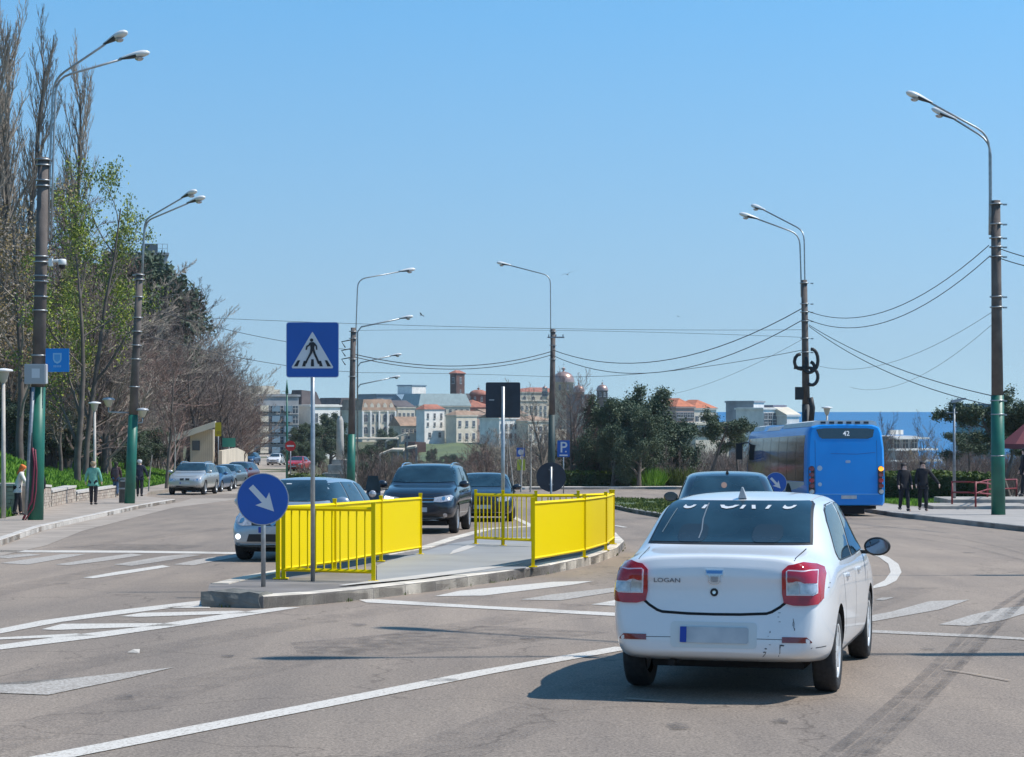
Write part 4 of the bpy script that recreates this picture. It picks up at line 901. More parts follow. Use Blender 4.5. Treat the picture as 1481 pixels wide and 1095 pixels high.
def ped_sign():
    y = G(451, 840, IL).y; c = PX(452, 506, y); w = 76 * y / F; h = 80 * y / F; g = gz(y) + IL
    root = thing('pedestrian_crossing_sign', 'square blue pedestrian crossing sign with white triangle on a tall grey post', 'road sign', (c.x, y, g)); z = c.z - g
    a = MB(); a.prism(rrect(w, h, .035, 6, (0, z)), -.004, .004); a.obj('rim_plate', [M('sign_edge', (.30, .38, .55), .4)], root)
    a = MB(); a.prism(rrect(w - .018, h - .018, .03, 6, (0, z)), -.007, -.0045); a.obj('sign_face', [m_sblue], root)
    k = h; a = MB(); tz = z
    a.prism([(0, tz + .325 * k), (.025 * k, tz + .29 * k), (.375 * k, tz - .31 * k), (.36 * k, tz - .335 * k), (-.36 * k, tz - .335 * k), (-.375 * k, tz - .31 * k), (-.025 * k, tz + .29 * k)], -.010, -.0075); tri = a.obj('triangle', [m_swhite], root)
    def pc(nm, po, y0=-.0135, y1=-.0105):
        b = MB(); b.prism([(x * k, tz + zz * k) for x, zz in po], y0, y1); return b.obj(nm, [m_sblack], tri)
    pc('head', circ(.030, 14, (-.015, .175)))
    for i, x in enumerate((-.285, -.15, 0, .15, .285)):
        s = x * .32; pc('stripe', [(x * .86 - .022 - s * 0, -.19 if abs(x) > .2 else -.19), (x * .86 + .022, -.19), (x * 1.06 + .034, -.30), (x * 1.06 - .034, -.30)] if i in (0, 4) else [(x * .9 - .022, -.20 if i != 2 else -.17), (x * .9 + .022, -.20 if i != 2 else -.17), (x * 1.05 + .03, -.30), (x * 1.05 - .03, -.30)])
    pc('torso', [(-.045, .135), (.02, .14), (.045, .115), (.03, .02), (-.035, .02), (-.04, .08)], -.0175, -.0145)
    pc('leg', [(-.035, .03), (.012, .03), (.0, -.05), (-.07, -.17), (-.105, -.25), (-.14, -.245), (-.10, -.16), (-.045, -.05)], -.0215, -.0185)
    pc('leg', [(-.012, .03), (.032, .03), (.06, -.07), (.105, -.17), (.14, -.25), (.10, -.26), (.07, -.18), (.02, -.07)], -.0175, -.0145)
    pc('arm', [(-.05, .13), (-.02, .14), (-.04, .08), (-.085, .05), (-.10, -.005), (-.125, .0), (-.11, .07), (-.07, .09)], -.0215, -.0185)
    pc('arm', [(.02, .14), (.048, .12), (.085, .07), (.09, .0), (.065, .0), (.06, .06), (.03, .09)], -.0215, -.0185)
    a = MB(); a.tube([(0, .034, -.02), (0, .034, z + h * .35)], .030, 14); a.obj('post', [m_galv], root)
    for hh in (z - h * .3, z + h * .3): a = MB(); a.box((0, .02, hh), (.14, .04, .035)); a.obj('clamp', [m_galvd], root)
ped_sign()
def panel(name, label, u, v, wpx, hpx, y, mat, g=0., post=True, edge=None, back=False, postw=.03, cat='road sign', ry=0.):
    c = PX(u, v, y); gg = gz(y) + g; root = thing(name, label, cat, (c.x, y, gg), ry); z = c.z - gg; w, h = wpx * y / F, hpx * y / F
    a = MB(); a.prism(rrect(w, h, .03, 4, (0, z)), -.004, .004); a.obj('panel', [mat], root)
    if post: a = MB(); s_ = -1 if back else 1; a.tube([(0, s_ * .035, -.02), (0, s_ * .035, z + h * .38)], postw, 10); a.obj('post', [m_galv], root)
    return root, z, w, h
r, z, w, h = panel('traffic_sign', 'square sign seen from its dark back above the far barrier on a grey post', 727.5, 578.5, 50, 51, 37.3, m_sback, IL, back=True, postw=.036)
a = MB(); a.box((-.22, -.008, z - .0), (.10, .004, .02)); a.obj('sticker', [m_lamp], r)
r, z, w, h = panel('parking_sign', 'blue P parking sign beside the middle utility pole', 815, 649, 18, 24, 100, m_sblue, .1, postw=.03)
def flat_text(root, txt, size, x, z, yo, mat, nm='lettering', sx=1., parent=None):
    vs, fs = text_mesh(txt, size); b = MB(); b.add([(x + p * sx, yo, z + q) for p, q in vs], fs); return b.obj(nm, [mat], parent or root, fix=False)
flat_text(r, 'P', .78, 0, z + .05, -.012, m_swhite); a = MB(); a.box((0, -.010, z - .34), (.42, .006, .07)); a.box((.12, -.011, z - .15), (.07, .006, .07)); a.obj('pictogram', [m_swhite], r)
r, z, w, h = panel('information_sign', 'small blue square sign with yellow plate below it near the far pavement', 753, 654, 12, 13, 110, m_sblue, .1)
a = MB(); a.prism(circ(.16, 12, (0, z)), -.012, -.006); a.obj('pictogram', [m_swhite], r)
a = MB(); a.box((.03, 0, z - .72), (.46, .02, .62)); a.obj('lower_plate', [M('plate_lime', (.42, .45, .04), .5)], r)
c = PX(420, 645, 150); r = thing('no_entry_sign', 'red no entry sign with white bar at the mouth of the side street', 'road sign', (c.x, 150, gz(150))); z = c.z - gz(150)
a = MB(); a.prism(circ(.41, 24, (0, z)), -.01, .01); a.obj('sign_face', [m_red], r); a = MB(); a.box((0, -.014, z), (.56, .006, .13)); a.obj('bar', [m_swhite], r); a = MB(); a.tube([(0, .05, -.3), (0, .05, z)], .045, 10); a.obj('post', [m_galvd], r)
c = PX(415, 560, 152); r = thing('signal_mast', 'thin dark green mast behind the no entry sign', 'mast', (c.x, 152, gz(152))); a = MB(); z = c.z - gz(152)
a.tube([(0, 0, -.3), (0, 0, z * .98), ], [.10, .06], 8); a.obj('pole', [m_green], r); a = MB(); a.tube([(0, 0, z * .93), (0, 0, z + .6)], [.13, .02], 8); a.obj('cap', [m_green], r)

# ------------------------------------------------------------------ utility poles with lamps
def lamp_head(root, p, d, s=1., mat=None):
    """cobra-style lantern: p tip of arm, d horizontal+vertical direction"""
    d = Vector(d).normalized(); up = Vector((0, 0, 1)); sd_ = d.cross(up).normalized(); up = sd_.cross(d)
    prof = [(-.05, .035, .04), (.10, .06, .06), (.28, .11, .085), (.48, .15, .11), (.66, .15, .11), (.78, .11, .08), (.84, .04, .03)]
    vs = []; n = 12
    for t, w, h in prof:
        for k in range(n):
            q = 2 * PI * k / n; vs.append(Vector(p) + d * t * s + sd_ * math.cos(q) * w * s + up * (math.sin(q) * h * s * (1. if math.sin(q) > 0 else .75) + .02))
    fs = [(i * n + k, i * n + (k + 1) % n, (i + 1) * n + (k + 1) % n, (i + 1) * n + k) for i in range(len(prof) - 1) for k in range(n)] + [tuple(range(n)), tuple((len(prof) - 1) * n + k for k in range(n))]
    mi = [1 if (p_ // n < 3 and math.sin(2 * PI * ((p_ % n) + .5) / n) < -.2) else 0 for p_ in range(len(fs) - 2)] + [0, 0]
    me = mesh('lantern', vs, fs, [mat or m_lampw, m_sback], mi, True); bm = bmesh.new(); bm.from_mesh(me); bmesh.ops.recalc_face_normals(bm, faces=bm.faces); bm.to_mesh(me); bm.free()
    o = link('lantern', me, root)
    b = MB(); cc = Vector(p) + d * .52 * s - up * .07 * s
    b.lathe([(.13 * s, .0), (.11 * s, -.05 * s), (.05 * s, -.08 * s), (.001, -.085 * s)], 12, (0, 0, 0)); bo = b.obj('lens', [m_clear], o, cc)
def pole(name, label, y, top, bot, r0, r1, greenv, arms, lift=.12, bands=(), gm=None):
    """top/bot: photo (u,v); arms: list of [(u,v,dy)...] ending in a lantern"""
    A = PX(top[0], top[1], y); B = PX(bot[0], bot[1], y); g = gz(y) + lift
    B.z = g; root = thing(name, label, 'utility pole', tuple(B)); t = A - B
    def at(v): 
        z = (HV - v) * y / F; k = (z - B.z) / (A.z - B.z); return t * k
    a = MB(); ks = [at(greenv), t * .7, t]; a.tube([ks[0], ks[1], ks[2]], [r0 + (r1 - r0) * .25, r0 + (r1 - r0) * .7, r1], 16); a.obj('shaft', [m_pole], root)
    a = MB(); a.tube([Vector((0, 0, -.3)), at(greenv)], [r0 * 1.12, r0 * 1.0], 16); a.obj('painted_base', [gm or m_green], root)
    for vb in bands:
        a = MB(); c_ = at(vb); a.tube([c_, c_ + t.normalized() * .035], r0 * 1.08, 14); a.box((r0, -.02, c_.z), (.12, .06, .05)); a.obj('steel_band', [m_galv], root)
    for arm in arms:
        pts = [PX(u, v, y + (q[0] if q else 0)) - B for u, v, *q in arm]
        # round the bend
        if len(pts) >= 3:
            o = pts[:1]
            for i in range(1, len(pts) - 1):
                p_, c_, n_ = pts[i - 1], pts[i], pts[i + 1]; d1 = (p_ - c_); d2 = (n_ - c_); e = min(.45, d1.length * .4, d2.length * .4)
                a_, b_ = c_ + d1.normalized() * e, c_ + d2.normalized() * e
                o += [a_ + (c_ - a_) * s_ * (2 - s_) * 0 + (a_ * (1 - s_) ** 2 + c_ * 2 * s_ * (1 - s_) + b_ * s_ ** 2) - a_ for s_ in (0, .25, .5, .75, 1)]
            pts = o + pts[-1:]
        a = MB(); a.tube(pts, .032, 8); a.obj('lamp_arm', [m_galv], root)
        d = (pts[-1] - pts[-2]).normalized(); d.z *= .75; lamp_head(root, pts[-1], d, 1.0 * (arm[-1][3] if len(arm[-1]) > 3 else 1))
    return root, at, B
D0 = Vector((0, 0, 0))
r1, at1, B1 = pole('utility_pole', 'leftmost concrete utility pole with green base, camera, grey box and two raised lamps', 54.5, (63, 228), (51, 752), .20, .155, 560, [[(70, 345, .05), (72.5, 230), (77, 115), (152, 64, -1)], [(74, 345, .05), (77, 230), (81, 113), (175, 86, -.2)]], bands=(232, 240, 262, 270, 372, 380, 400, 408, 430, 450, 515))
r2, at2, B2 = pole('utility_pole', 'left utility pole beside the litter bin with green base and two raised lamps', 76, (202, 395), (187, 727), .19, .13, 600, [[(204, 432), (207, 350), (209.5, 318), (264, 286, -1.5)], [(205, 432), (208, 350), (211, 320), (272, 294, -1)]], bands=(398, 405, 430, 460, 480, 500, 520, 560))
r3, at3, B3 = pole('utility_pole', 'utility pole behind the crossing sign with dark green base and one lamp', 100, (511, 474), (507, 715), .20, .13, 628, [[(514, 500), (515, 474), (517.5, 404), (578, 393, .5)]], bands=(480, 490, 520, 545))
r4, at4, B4 = pole('utility_pole', 'middle utility pole with crossarm and one lamp on the left', 114.7, (800, 476), (797, 712), .20, .14, 600, [[(797, 500), (796.5, 476), (796, 399), (738, 384, .5)]], gm=M('dark_base_paint', (.02, .045, .045), .6), bands=(480, 500, 520))
r5, at5, B5 = pole('utility_pole', 'tall utility pole behind the bus with coiled cables and two lamps', 84, (1163, 405), (1168, 722), .185, .13, 585, [[(1159, 430), (1158.5, 400), (1156.5, 339), (1096, 317, 0)], [(1164.5, 412), (1164, 400), (1163, 334), (1105, 304, 2)]], gm=M('dark_pole_base', (.018, .03, .04), .6), bands=(410, 440, 452, 465, 490, 510))
r6, at6, B6 = pole('utility_pole', 'rightmost utility pole with tall green base and two lamps leaning left', 59.5, (1440, 290), (1444, 746), .195, .14, 572, [[(1431, 340), (1431.5, 290), (1431, 195), (1346, 149, -.3)], [(1432.5, 340), (1433.5, 290), (1433, 205), (1381, 173, .6)]], bands=(296, 325, 345, 358, 372, 430, 445, 580, 600, 660))
# things on the poles
cam_ = thing('security_camera', 'white dome camera on a bracket on the leftmost utility pole', 'camera', tuple(PX(90, 381, 54.3)))
a = MB(); a.tube([(-.28, 0, .06), (0, 0, .08)], .045, 8); a.box((-.32, 0, .03), (.10, .12, .22)); a.obj('bracket', [m_lampw], cam_)
a = MB(); a.lathe([(.001, .13), (.09, .12), (.115, .08), (.115, -.02), (.10, -.04)], 16); a.obj('housing', [m_lampw], cam_); a = MB(); a.lathe([(.095, -.03), (.09, -.10), (.06, -.15), (.001, -.165)], 16); a.obj('dome', [m_black], cam_)
bx = thing('electrical_box', 'pale grey electrical box on the leftmost utility pole', 'box', tuple(PX(52, 541, 54.2)))
a = MB(); a.prism(rrect(.60, .56, .03, 4), -.10, .14); a.obj('housing', [M('box_grey', (.42, .43, .44), .5)], bx); a = MB(); a.prism(rrect(.54, .50, .02, 3), -.115, -.10); a.obj('door', [M('box_grey_door', (.38, .39, .40), .5)], bx); a = MB(); a.box((0.02, -.118, .02), (.22, .006, .26)); a.obj('sticker', [m_swhite], bx)
bn = thing('banner_sign', 'bright blue banner sign with pale shield beside the grey box on the pole', 'sign', tuple(PX(83, 521, 54.4)))
a = MB(); a.prism(rrect(.66, .66, .01, 2), -.012, .012); a.obj('panel', [M('banner_blue', (.0, .22, .62), .4)], bn)
sh = [(-.12, .20), (.12, .20), (.12, .02), (.08, -.06), (0, -.10), (-.08, -.06), (-.12, .02)]
a = MB(); a.prism(sh, -.018, -.013); s1 = a.obj('shield', [M('shield_pale', (.25, .50, .72), .5)], bn); a = MB(); a.prism([(x * .7, z * .7 + .02) for x, z in sh], -.022, -.019); a.obj('shield_field', [M('shield_inner', (.08, .33, .66), .5)], s1)
a = MB(); [a.box((-.09 + .045 * k, -.016, -.17), (.03, .006, .06)) for k in range(5)]; a.obj('lettering', [M('banner_text', (.18, .42, .70), .5)], bn)
m_cabr = M('cable_maroon', (.20, .025, .05), .6)
cb = thing('cable_bundle', 'red and black cables hanging down the base of the leftmost utility pole', 'cable')
for pts, m_, rr in (([(47, 648), (50, 670), (48, 700), (46, 725), (34, 750)], m_cabr, .035), ([(51, 650), (53, 680), (52, 710), (48, 735), (36, 753)], m_cabr, .022), ([(44, 560), (45, 620), (47, 690), (44, 730), (33, 752)], m_wire, .03), ([(48, 560), (43, 640), (40, 700), (38, 745)], m_galvd, .055)):
    a = MB(); a.tube([PX(u, v, 54.15) for u, v in pts], rr, 6); a.obj('cable', [m_], cb)
# coils on the pole behind the bus
co = thing('cable_coil', 'thick black cable coils and splice box on the pole behind the bus', 'cable')
for (u, v, rx, rz, a0, a1) in ((1158, 523, 9, 11, .5, 2.2), (1174, 521, 9, 16, -.55, .55), (1174, 545, 9, 12, -.7, .6), (1170, 531, 8, 8, .9, 2.4)):
    a = MB(); a.tube([PX(u + rx * math.cos(q), v - rz * math.sin(q), 83.6) for q in [PI * (a0 + (a1 - a0) * k / 10) for k in range(11)]], .075, 8); a.obj('cable_loop', [m_wire], co)
a = MB(); c_ = PX(1156, 569, 83.6); a.box(c_, (.34, .25, .55)); a.obj('splice_box', [m_wire], co); a = MB(); c_ = PX(1161, 532, 83.7); a.box(c_, (.75, .16, .12)); a.obj('bracket', [m_wire], co)
a = MB(); a.tube([PX(1172, 575, 83.6), PX(1175, 590, 83.6), PX(1173, 612, 83.6)], .12, 8); a.obj('conduit', [m_wire], co)
xa = MB(); c_ = PX(804, 488, 114.5); xa.box(c_, (1.0, .08, .08)); [xa.box(c_ + Vector((dx, 0, .1)), (.06, .06, .14)) for dx in (-.42, 0, .42)]; o = xa.obj('crossarm', [m_galvd]); tagk(o, 'small crossarm with insulators near the top of the middle utility pole', 'crossarm')
xa = MB()
for dz in (0, .45, .9): xa.tube([PX(508, 500, 99.8) + Vector((-.3, 0, dz - 1)), PX(508, 500, 99.8) + Vector((-.5, 0, dz - .7)), PX(508, 500, 99.8) + Vector((0, 0, dz - .6))], .03, 6)
tagk(xa.obj('insulator_bracket', [m_wire]), 'dark insulator brackets on the pole behind the crossing sign', 'bracket')
# overhead cables
def wire(label, A, B, sag, r=.018, n=18, mat=None):
    a, b = PX(*A), PX(*B); pts = [a.lerp(b, k / n) - Vector((0, 0, 4 * sag * (k / n) * (1 - k / n))) for k in range(n + 1)]
    m_ = MB(); m_.tube(pts, r * .82, 5, cap=False); o = m_.obj('overhead_cable', [mat or m_wire]); tagk(o, label, 'cable', 'overhead cables')
wire('upper sagging cable between the rightmost pole and the pole behind the bus', (1430, 355, 59.5), (1168, 450, 84), 1.05)
wire('second sagging cable between the rightmost pole and the pole behind the bus', (1432, 370, 59.5), (1168, 462, 84), 1.1)
wire('upper taut cable from the bus pole down to the green base on the right', (1170, 470, 84), (1442, 574, 59.5), .35)
wire('lower taut cable from the bus pole down to the green base on the right', (1170, 472, 84), (1442, 588, 59.5), .45)
wire('upper cable leaving the frame from the rightmost pole', (1436, 356, 59.5), (1640, 390, 48), .2)
wire('lower cable leaving the frame from the rightmost pole', (1436, 370, 59.5), (1640, 400, 48), .2)
wire('upper thick cable between the bus pole and the middle pole', (1162, 445, 84), (799, 506, 114.7), 1.5, .026)
wire('lower thick cable between the bus pole and the middle pole', (1162, 462, 84), (799, 514, 114.7), 1.65, .024)
wire('upper thick cable between the middle pole and the pole behind the crossing sign', (799, 508, 114.7), (511, 512, 100), .75, .03)
wire('lower thick cable between the middle pole and the pole behind the crossing sign', (799, 513, 114.7), (511, 516, 100), .75, .026)
wire('long thin straight cable from the bus pole to the left lamp pole', (1162, 477, 84), (200, 455, 76), .2, .011)
wire('thin cable just below the long straight cable across the sky', (1162, 488, 84), (515, 478, 100), -.15, .010)
wire('cable climbing from the pole behind the crossing sign up to the left trees', (511, 506, 100), (196, 440, 76), .3, .016)
wire('lower cable from the pole behind the crossing sign into the left trees', (511, 538, 100), (194, 480, 76), .3, .016)
wire('cable from the pole behind the crossing sign passing under the middle pole', (511, 539, 100), (799, 545, 114.7), -.05, .014)
wire('cable rising from the middle pole to the coiled cables', (799, 545, 114.7), (1162, 506, 84), .35, .016)
wire('faint cable from the bus pole down towards the evergreen trees', (1162, 490, 84), (930, 575, 150), .6, .010)
wire('faint cable from the rightmost pole down to the park lamps', (1434, 452, 59.5), (1170, 525, 100), .9, .009)
wire('faintest low cable on the right over the sea', (1434, 470, 59.5), (1230, 560, 100), .8, .008)
for u, v, du, y in ((578, 461, 66, 130), (565, 515, 50, 160), (564, 547, 52, 170)):
    c_ = PX(u, v, y); b_ = PX(517, v + 12, y); a_ = thing('street_lamp', {461: 'small far street lamp showing high beside the pole behind the crossing sign', 515: 'second far street lamp lower down beside the same pole', 547: 'lowest far street lamp with a thin grey mast'}[v], 'street lamp', (b_.x, y, T(b_.x, y)), group='far lamps along the road')
    z0 = c_.z - a_.location.z; q = MB(); q.tube([(0, 0, -.2), (0, 0, z0 - .9), (.25, 0, z0 - .55), (c_.x - b_.x, 0, z0)], .05, 6); q.obj('mast', [m_galv], a_); lamp_head(a_, (c_.x - b_.x, 0, z0), (1, 0, .15), 1.1)

# ------------------------------------------------------------------ park lamps, bin, modern lamp
def park_lamp(u, vt, y, label, lift=.12, sh=1., gx=None):
    c = PX(u, vt, y); g = gx if gx is not None else max(gz(y) + lift, T(c.x, y)); root = thing('park_lamp', label, 'street lamp', (c.x, y, g), group='mushroom park lamps'); z = c.z - g
    a = MB(); a.tube([(0, 0, -.3), (0, 0, z - .42)], [.075, .05], 10); a.obj('post', [m_concl], root)
    a = MB(); a.lathe([(.06, z - .42), (.10, z - .36), (.17, z - .10)], 16); a.obj('bowl', [M('opal_glass', (.50, .47, .38), .3)], root)
    a = MB(); a.lathe([(.17, z - .10), (.28, z - .08), (.26, z - .03), (.10, z), (.001, z + .01)], 16); a.obj('cap', [m_lampw], root)
park_lamp(137, 581, 84, 'slender white park lamp on the grass bank beyond the lady in green')
park_lamp(5, 533, 56, 'park lamp with shallow cap at the left edge of the picture')
park_lamp(1196, 588, 95, 'white mushroom lamp rising behind the roof of the bus', gx=gz(95))
for nm, u, v, y, pu, lab in (('bracket_lamp', 157, 577, 76, 187, 'bowl lamp on an arm off the pole beside the litter bin'), ('bracket_lamp', 206, 592, 76, 190, 'small lamp bracket on the right of the same pole')):
    c = PX(u, v, y); r = thing(nm, lab, 'lamp', tuple(c)); p_ = PX(pu, v + 20, y) - c
    a = MB(); a.tube([p_, (0, 0, p_.z + .02), (0, 0, -.3)], .03, 6); a.obj('arm', [m_galv], r)
    a = MB(); a.lathe([(.05, -.32), (.10, -.28), (.19, -.06)], 14); a.obj('bowl', [M('opal_glass_b', (.50, .46, .34), .3)], r); a = MB(); a.lathe([(.19, -.06), (.27, -.04), (.2, .03), (.001, .06)], 14); a.obj('cap', [m_lamp], r)
c = PX(1380, 580, 70); g = gz(70) + .15; r = thing('street_lamp', 'slim modern street lamp with one small head on the right pavement', 'street lamp', (c.x, 70, g)); z = c.z - g
a = MB(); a.tube([(0, 0, -.1), (0, 0, z - .1)], [.065, .04], 10); a.tube([(-.28, 0, z - .42), (.12, 0, z - .42)], .025, 6); a.obj('mast', [m_galvd], r); a = MB(); a.add([(-.1, -.12, z - .08), (.42, -.12, z + .06), (.42, .12, z + .06), (-.1, .12, z - .08), (-.08, -.1, z + .03), (.40, -.1, z + .12), (.40, .1, z + .12), (-.08, .1, z + .03)], [(0, 1, 2, 3), (4, 5, 6, 7), (0, 1, 5, 4), (1, 2, 6, 5), (2, 3, 7, 6), (3, 0, 4, 7)]); a.obj('lamp_head', [m_galvd], r)
c = G(182, 727, .12); r = thing('litter_bin', 'dark grey cylindrical litter bin leaning against the left green pole', 'litter bin', (c.x, c.y - .3, c.z))
a = MB(); a.lathe([(.19, 0), (.21, .03), (.22, .80), (.235, .82), (.235, .88), (.22, .95), (.12, 1.01), (.001, 1.02)], 24); a.obj('barrel', [M('bin_grey', (.06, .07, .075), .45, var=.2)], r)
a = MB(); a.lathe([(.226, .55), (.232, .56), (.232, .60), (.226, .61)], 24); a.box((.0, -.225, .885), (.22, .03, .06)); a.obj('slot', [m_galv], r)

# red railing on the right and ramp edge
def railing(label, pts, h=.95, mat=None, posts=True):
    base = Vector(pts[0]); r = thing('red_railing', label, 'railing', tuple(base)); mat = mat or M('maroon_steel', (.22, .03, .035), .5)
    P_ = [Vector(p) - base for p in pts]
    for p in P_: a = MB(); a.tube([p + Vector((0, 0, -.1)), p + Vector((0, 0, h))], .035, 8); a.obj('post', [mat], r)
    for hh in (h - .02, h * .5): a = MB(); a.tube([p + Vector((0, 0, hh)) for p in P_], .028, 8); a.obj('rail', [mat], r)
q = [PX(1377, 728, 68), PX(1411, 729, 67), PX(1440, 731, 70)]
railing('low dark red railing beside the slim lamp on the right pavement', q, .78)
q = [PX(1411, 729, 66), PX(1428, 722, 71), PX(1470, 720, 74)]
railing('second red railing behind, sloping down beside the ramp', q, .72)
for (u0, u1, v, y, h) in ((1350, 1500, 737, 66.5, .10), (1372, 1500, 730, 69, .28)):
    a = MB(); p0, p1 = PX(u0, v, y), PX(u1, v, y); a.box(((p0.x + p1.x) / 2, y + 1.2, gz(y) + .13 + h / 2), (p1.x - p0.x, 2.4, h)); tagk(a.obj('paved_step', [m_conc]), 'low paved step behind the right pavement' if h < .2 else 'higher paved step against the railing on the right', kind='structure')

# street poles standing just right of the view, whose shadows cross the road
def side_pole(label, x, y, hc, arms):
    r = thing('utility_pole', label, 'utility pole', (x, y, gz(y)))
    a = MB(); a.tube([(0, 0, -.2), (0, 0, hc)], [.19, .14], 14); a.obj('shaft', [m_pole], r)
    for q in arms: a = MB(); a.tube(q, .032, 8); a.obj('lamp_arm', [m_galv], r); lamp_head(r, q[-1], Vector(q[-1]) - Vector(q[-2]), 1.15)
side_pole('utility pole just outside the right edge with two lamps over the road', 10.8, 17.9, 9.7, [[(-.1, 0, 9.0), (-.1, 0, 10.9), (-.35, 0, 11.3), (-3.1, -.2, 12.2)], [(-.1, .1, 9.0), (-.1, .1, 10.9), (-.3, .4, 11.3), (-2.5, 2.4, 12.1)]])
side_pole('second utility pole outside the right edge farther along the kerb', 13.2, 30.2, 8.2, [[(-.1, 0, 7.8), (-.1, 0, 9.3), (-.35, 0, 9.6), (-1.6, 0, 10.1)]])
# ------------------------------------------------------------------ buildings
m_win = M('window_glass', (.035, .05, .065), .12, spec=.8, c2=(.08, .10, .12), scale=.6)
m_frame = M('window_frame', (.45, .44, .42), .5)
def wallm(n, c, v=.14): return M(n, c, .9, var=v, scale=.5, bump=.2, bscale=3, detail=8)
w_white = wallm('white_render', (.80, .77, .71)); w_cream = wallm('cream_render', (.66, .59, .47)); w_beige = wallm('beige_stone', (.56, .48, .37)); w_grey = wallm('grey_render', (.30, .31, .32), .25)
w_greyd = wallm('dark_grey_render', (.17, .16, .155), .3); w_pink = wallm('pink_render', (.42, .30, .25)); w_brick = wallm('brown_brick', (.11, .055, .042), .3); w_brickr = wallm('red_brick', (.24, .085, .055), .3)
w_blue = wallm('blue_grey_cladding', (.16, .24, .30), .1)
r_tile = wallm('terracotta_roof', (.34, .13, .085), .3); r_tilep = wallm('faded_tile_roof', (.33, .22, .15), .3); r_metal = M('green_metal_roof', (.26, .33, .33), .5, .2, var=.12, scale=.8); r_slate = wallm('dark_slate_roof', (.10, .085, .085), .3); r_orange = wallm('orange_roof', (.50, .17, .09), .25)
WM = {}
def win_mesh(w, h, arch=False, fr=None):
    k = (round(w, 2), round(h, 2), arch)
    if k not in WM:
        top = [(w / 2 * math.cos(q), h / 2 - w / 2 + w / 2 * math.sin(q)) for q in [PI * j / 6 for j in range(7)]] if arch else [(w / 2, h / 2), (-w / 2, h / 2)]
        o = [(w / 2, -h / 2)] + top + [(-w / 2, -h / 2)]; g = MB(); s = 1.16
        g.prism([(x * s, z * s) for x, z in o], -.07, .02, 0); g.prism(o, -.085, -.072, 1); g.box((0, -.10, 0), (.07, .02, h * .9)); g.box((0, -.10, h * .1), (w * .9, .02, .07)); g.box((0, -.14, -h / 2 - .1), (w * 1.35, .18, .1))
        WM[k] = g.me('window', [m_frame, m_win])
    return WM[k]
def building(label, uL, uE, uR, vtop, vbot, y, th, wall, roof=None, rtype='flat', rh=0., rows=(), side_rows=(), depth=None, win=(1.0, 1.5), arch=False, cornice=True, name='building', wall2=None, extra=8., sidewin=None, overhang=.3, cols=None):
    """corner edge seen at uE; lit front spans uE..uR, shaded flank uL..uE"""
    if y > 300: th = min(th + 18, 62)
    th = math.radians(th); E = PX(uE, vbot, y); E.z = (HV - vbot) * y / F; H = (vbot - vtop) * y / F
    ct, st = math.cos(th), math.sin(th); kR = (uR - CX) / F; kL = (uL - CX) / F
    Lf = (kR * E.y - E.x) / (ct - kR * st); Ls = (E.x - kL * E.y) / (st + kL * ct) if uL < uE else 8
    if depth: Ls = depth
    Ls = max(2, min(Ls, 60)); root = thing(name, label, 'building', tuple(E), th)
    a = MB(); a.box((Lf / 2, Ls / 2, (H - extra) / 2), (Lf, Ls, H + extra)); a.obj('wall', [wall], root)
    if cornice: a = MB(); a.box((Lf / 2, Ls / 2, H + .12), (Lf + .5, Ls + .5, .35)); a.obj('cornice', [wall2 or wall], root)
    H2 = H + (.3 if cornice else 0); o = overhang; x0, x1, y0, y1 = -o, Lf + o, -o, Ls + o
    a = MB()
    if rtype == 'gable': a.add([(x0, y0, H2), (x1, y0, H2), (x1, y1, H2), (x0, y1, H2), (x0, (y0 + y1) / 2, H2 + rh), (x1, (y0 + y1) / 2, H2 + rh)], [(0, 1, 5, 4), (2, 3, 4, 5), (0, 4, 3), (1, 2, 5), (0, 3, 2, 1)])
    elif rtype == 'hip': 
        r_ = min((x1 - x0), (y1 - y0)) * .45
        lx = [(x0 + r_), (x1 - r_)] if (x1 - x0) >= (y1 - y0) else [(x0 + x1) / 2] * 2; ly = [(y0 + y1) / 2] * 2 if (x1 - x0) >= (y1 - y0) else [y0 + r_, y1 - r_]
        a.add([(x0, y0, H2), (x1, y0, H2), (x1, y1, H2), (x0, y1, H2), (lx[0], ly[0], H2 + rh), (lx[1], ly[1], H2 + rh)], [(0, 1, 5, 4), (1, 2, 5), (2, 3, 4, 5), (3, 0, 4), (0, 3, 2, 1)] if (x1 - x0) >= (y1 - y0) else [(0, 1, 4), (1, 2, 5, 4), (2, 3, 5), (3, 0, 4, 5), (0, 3, 2, 1)])
    elif rtype == 'mansard': i_ = rh * .35; a.add([(x0, y0, H2), (x1, y0, H2), (x1, y1, H2), (x0, y1, H2), (x0 + i_, y0 + i_, H2 + rh), (x1 - i_, y0 + i_, H2 + rh), (x1 - i_, y1 - i_, H2 + rh), (x0 + i_, y1 - i_, H2 + rh)], [(0, 1, 5, 4), (1, 2, 6, 5), (2, 3, 7, 6), (3, 0, 4, 7), (4, 5, 6, 7), (0, 3, 2, 1)])
    elif rtype == 'flat' : a.box((Lf / 2, Ls / 2, H2 + .03), (Lf - .3, Ls - .3, .06))
    ro = a.obj('roof', [roof or w_grey], root)
    n = 0
    for i, (fz, cnt, wn) in enumerate(rows):
        ww, wh = wn or win
        for k in range(cnt):
            link('window', win_mesh(ww, wh, arch), root, ((k + .5) / cnt * Lf, -.012, fz * H)); n += 1
    for fz, cnt, wn in side_rows:
        ww, wh = wn or win
        for k in range(cnt): link('window', win_mesh(ww, wh), root, (-.012, (k + .5) / cnt * Ls, fz * H), (0, 0, -PI / 2))
    return root, Lf, Ls, H, ro
def floors(n, c, lo=.12, hi=.88, w=None): return [(lo + (hi - lo) * (k + .5) / n, c, w) for k in range(n)]
W1 = (1.1, 1.6)
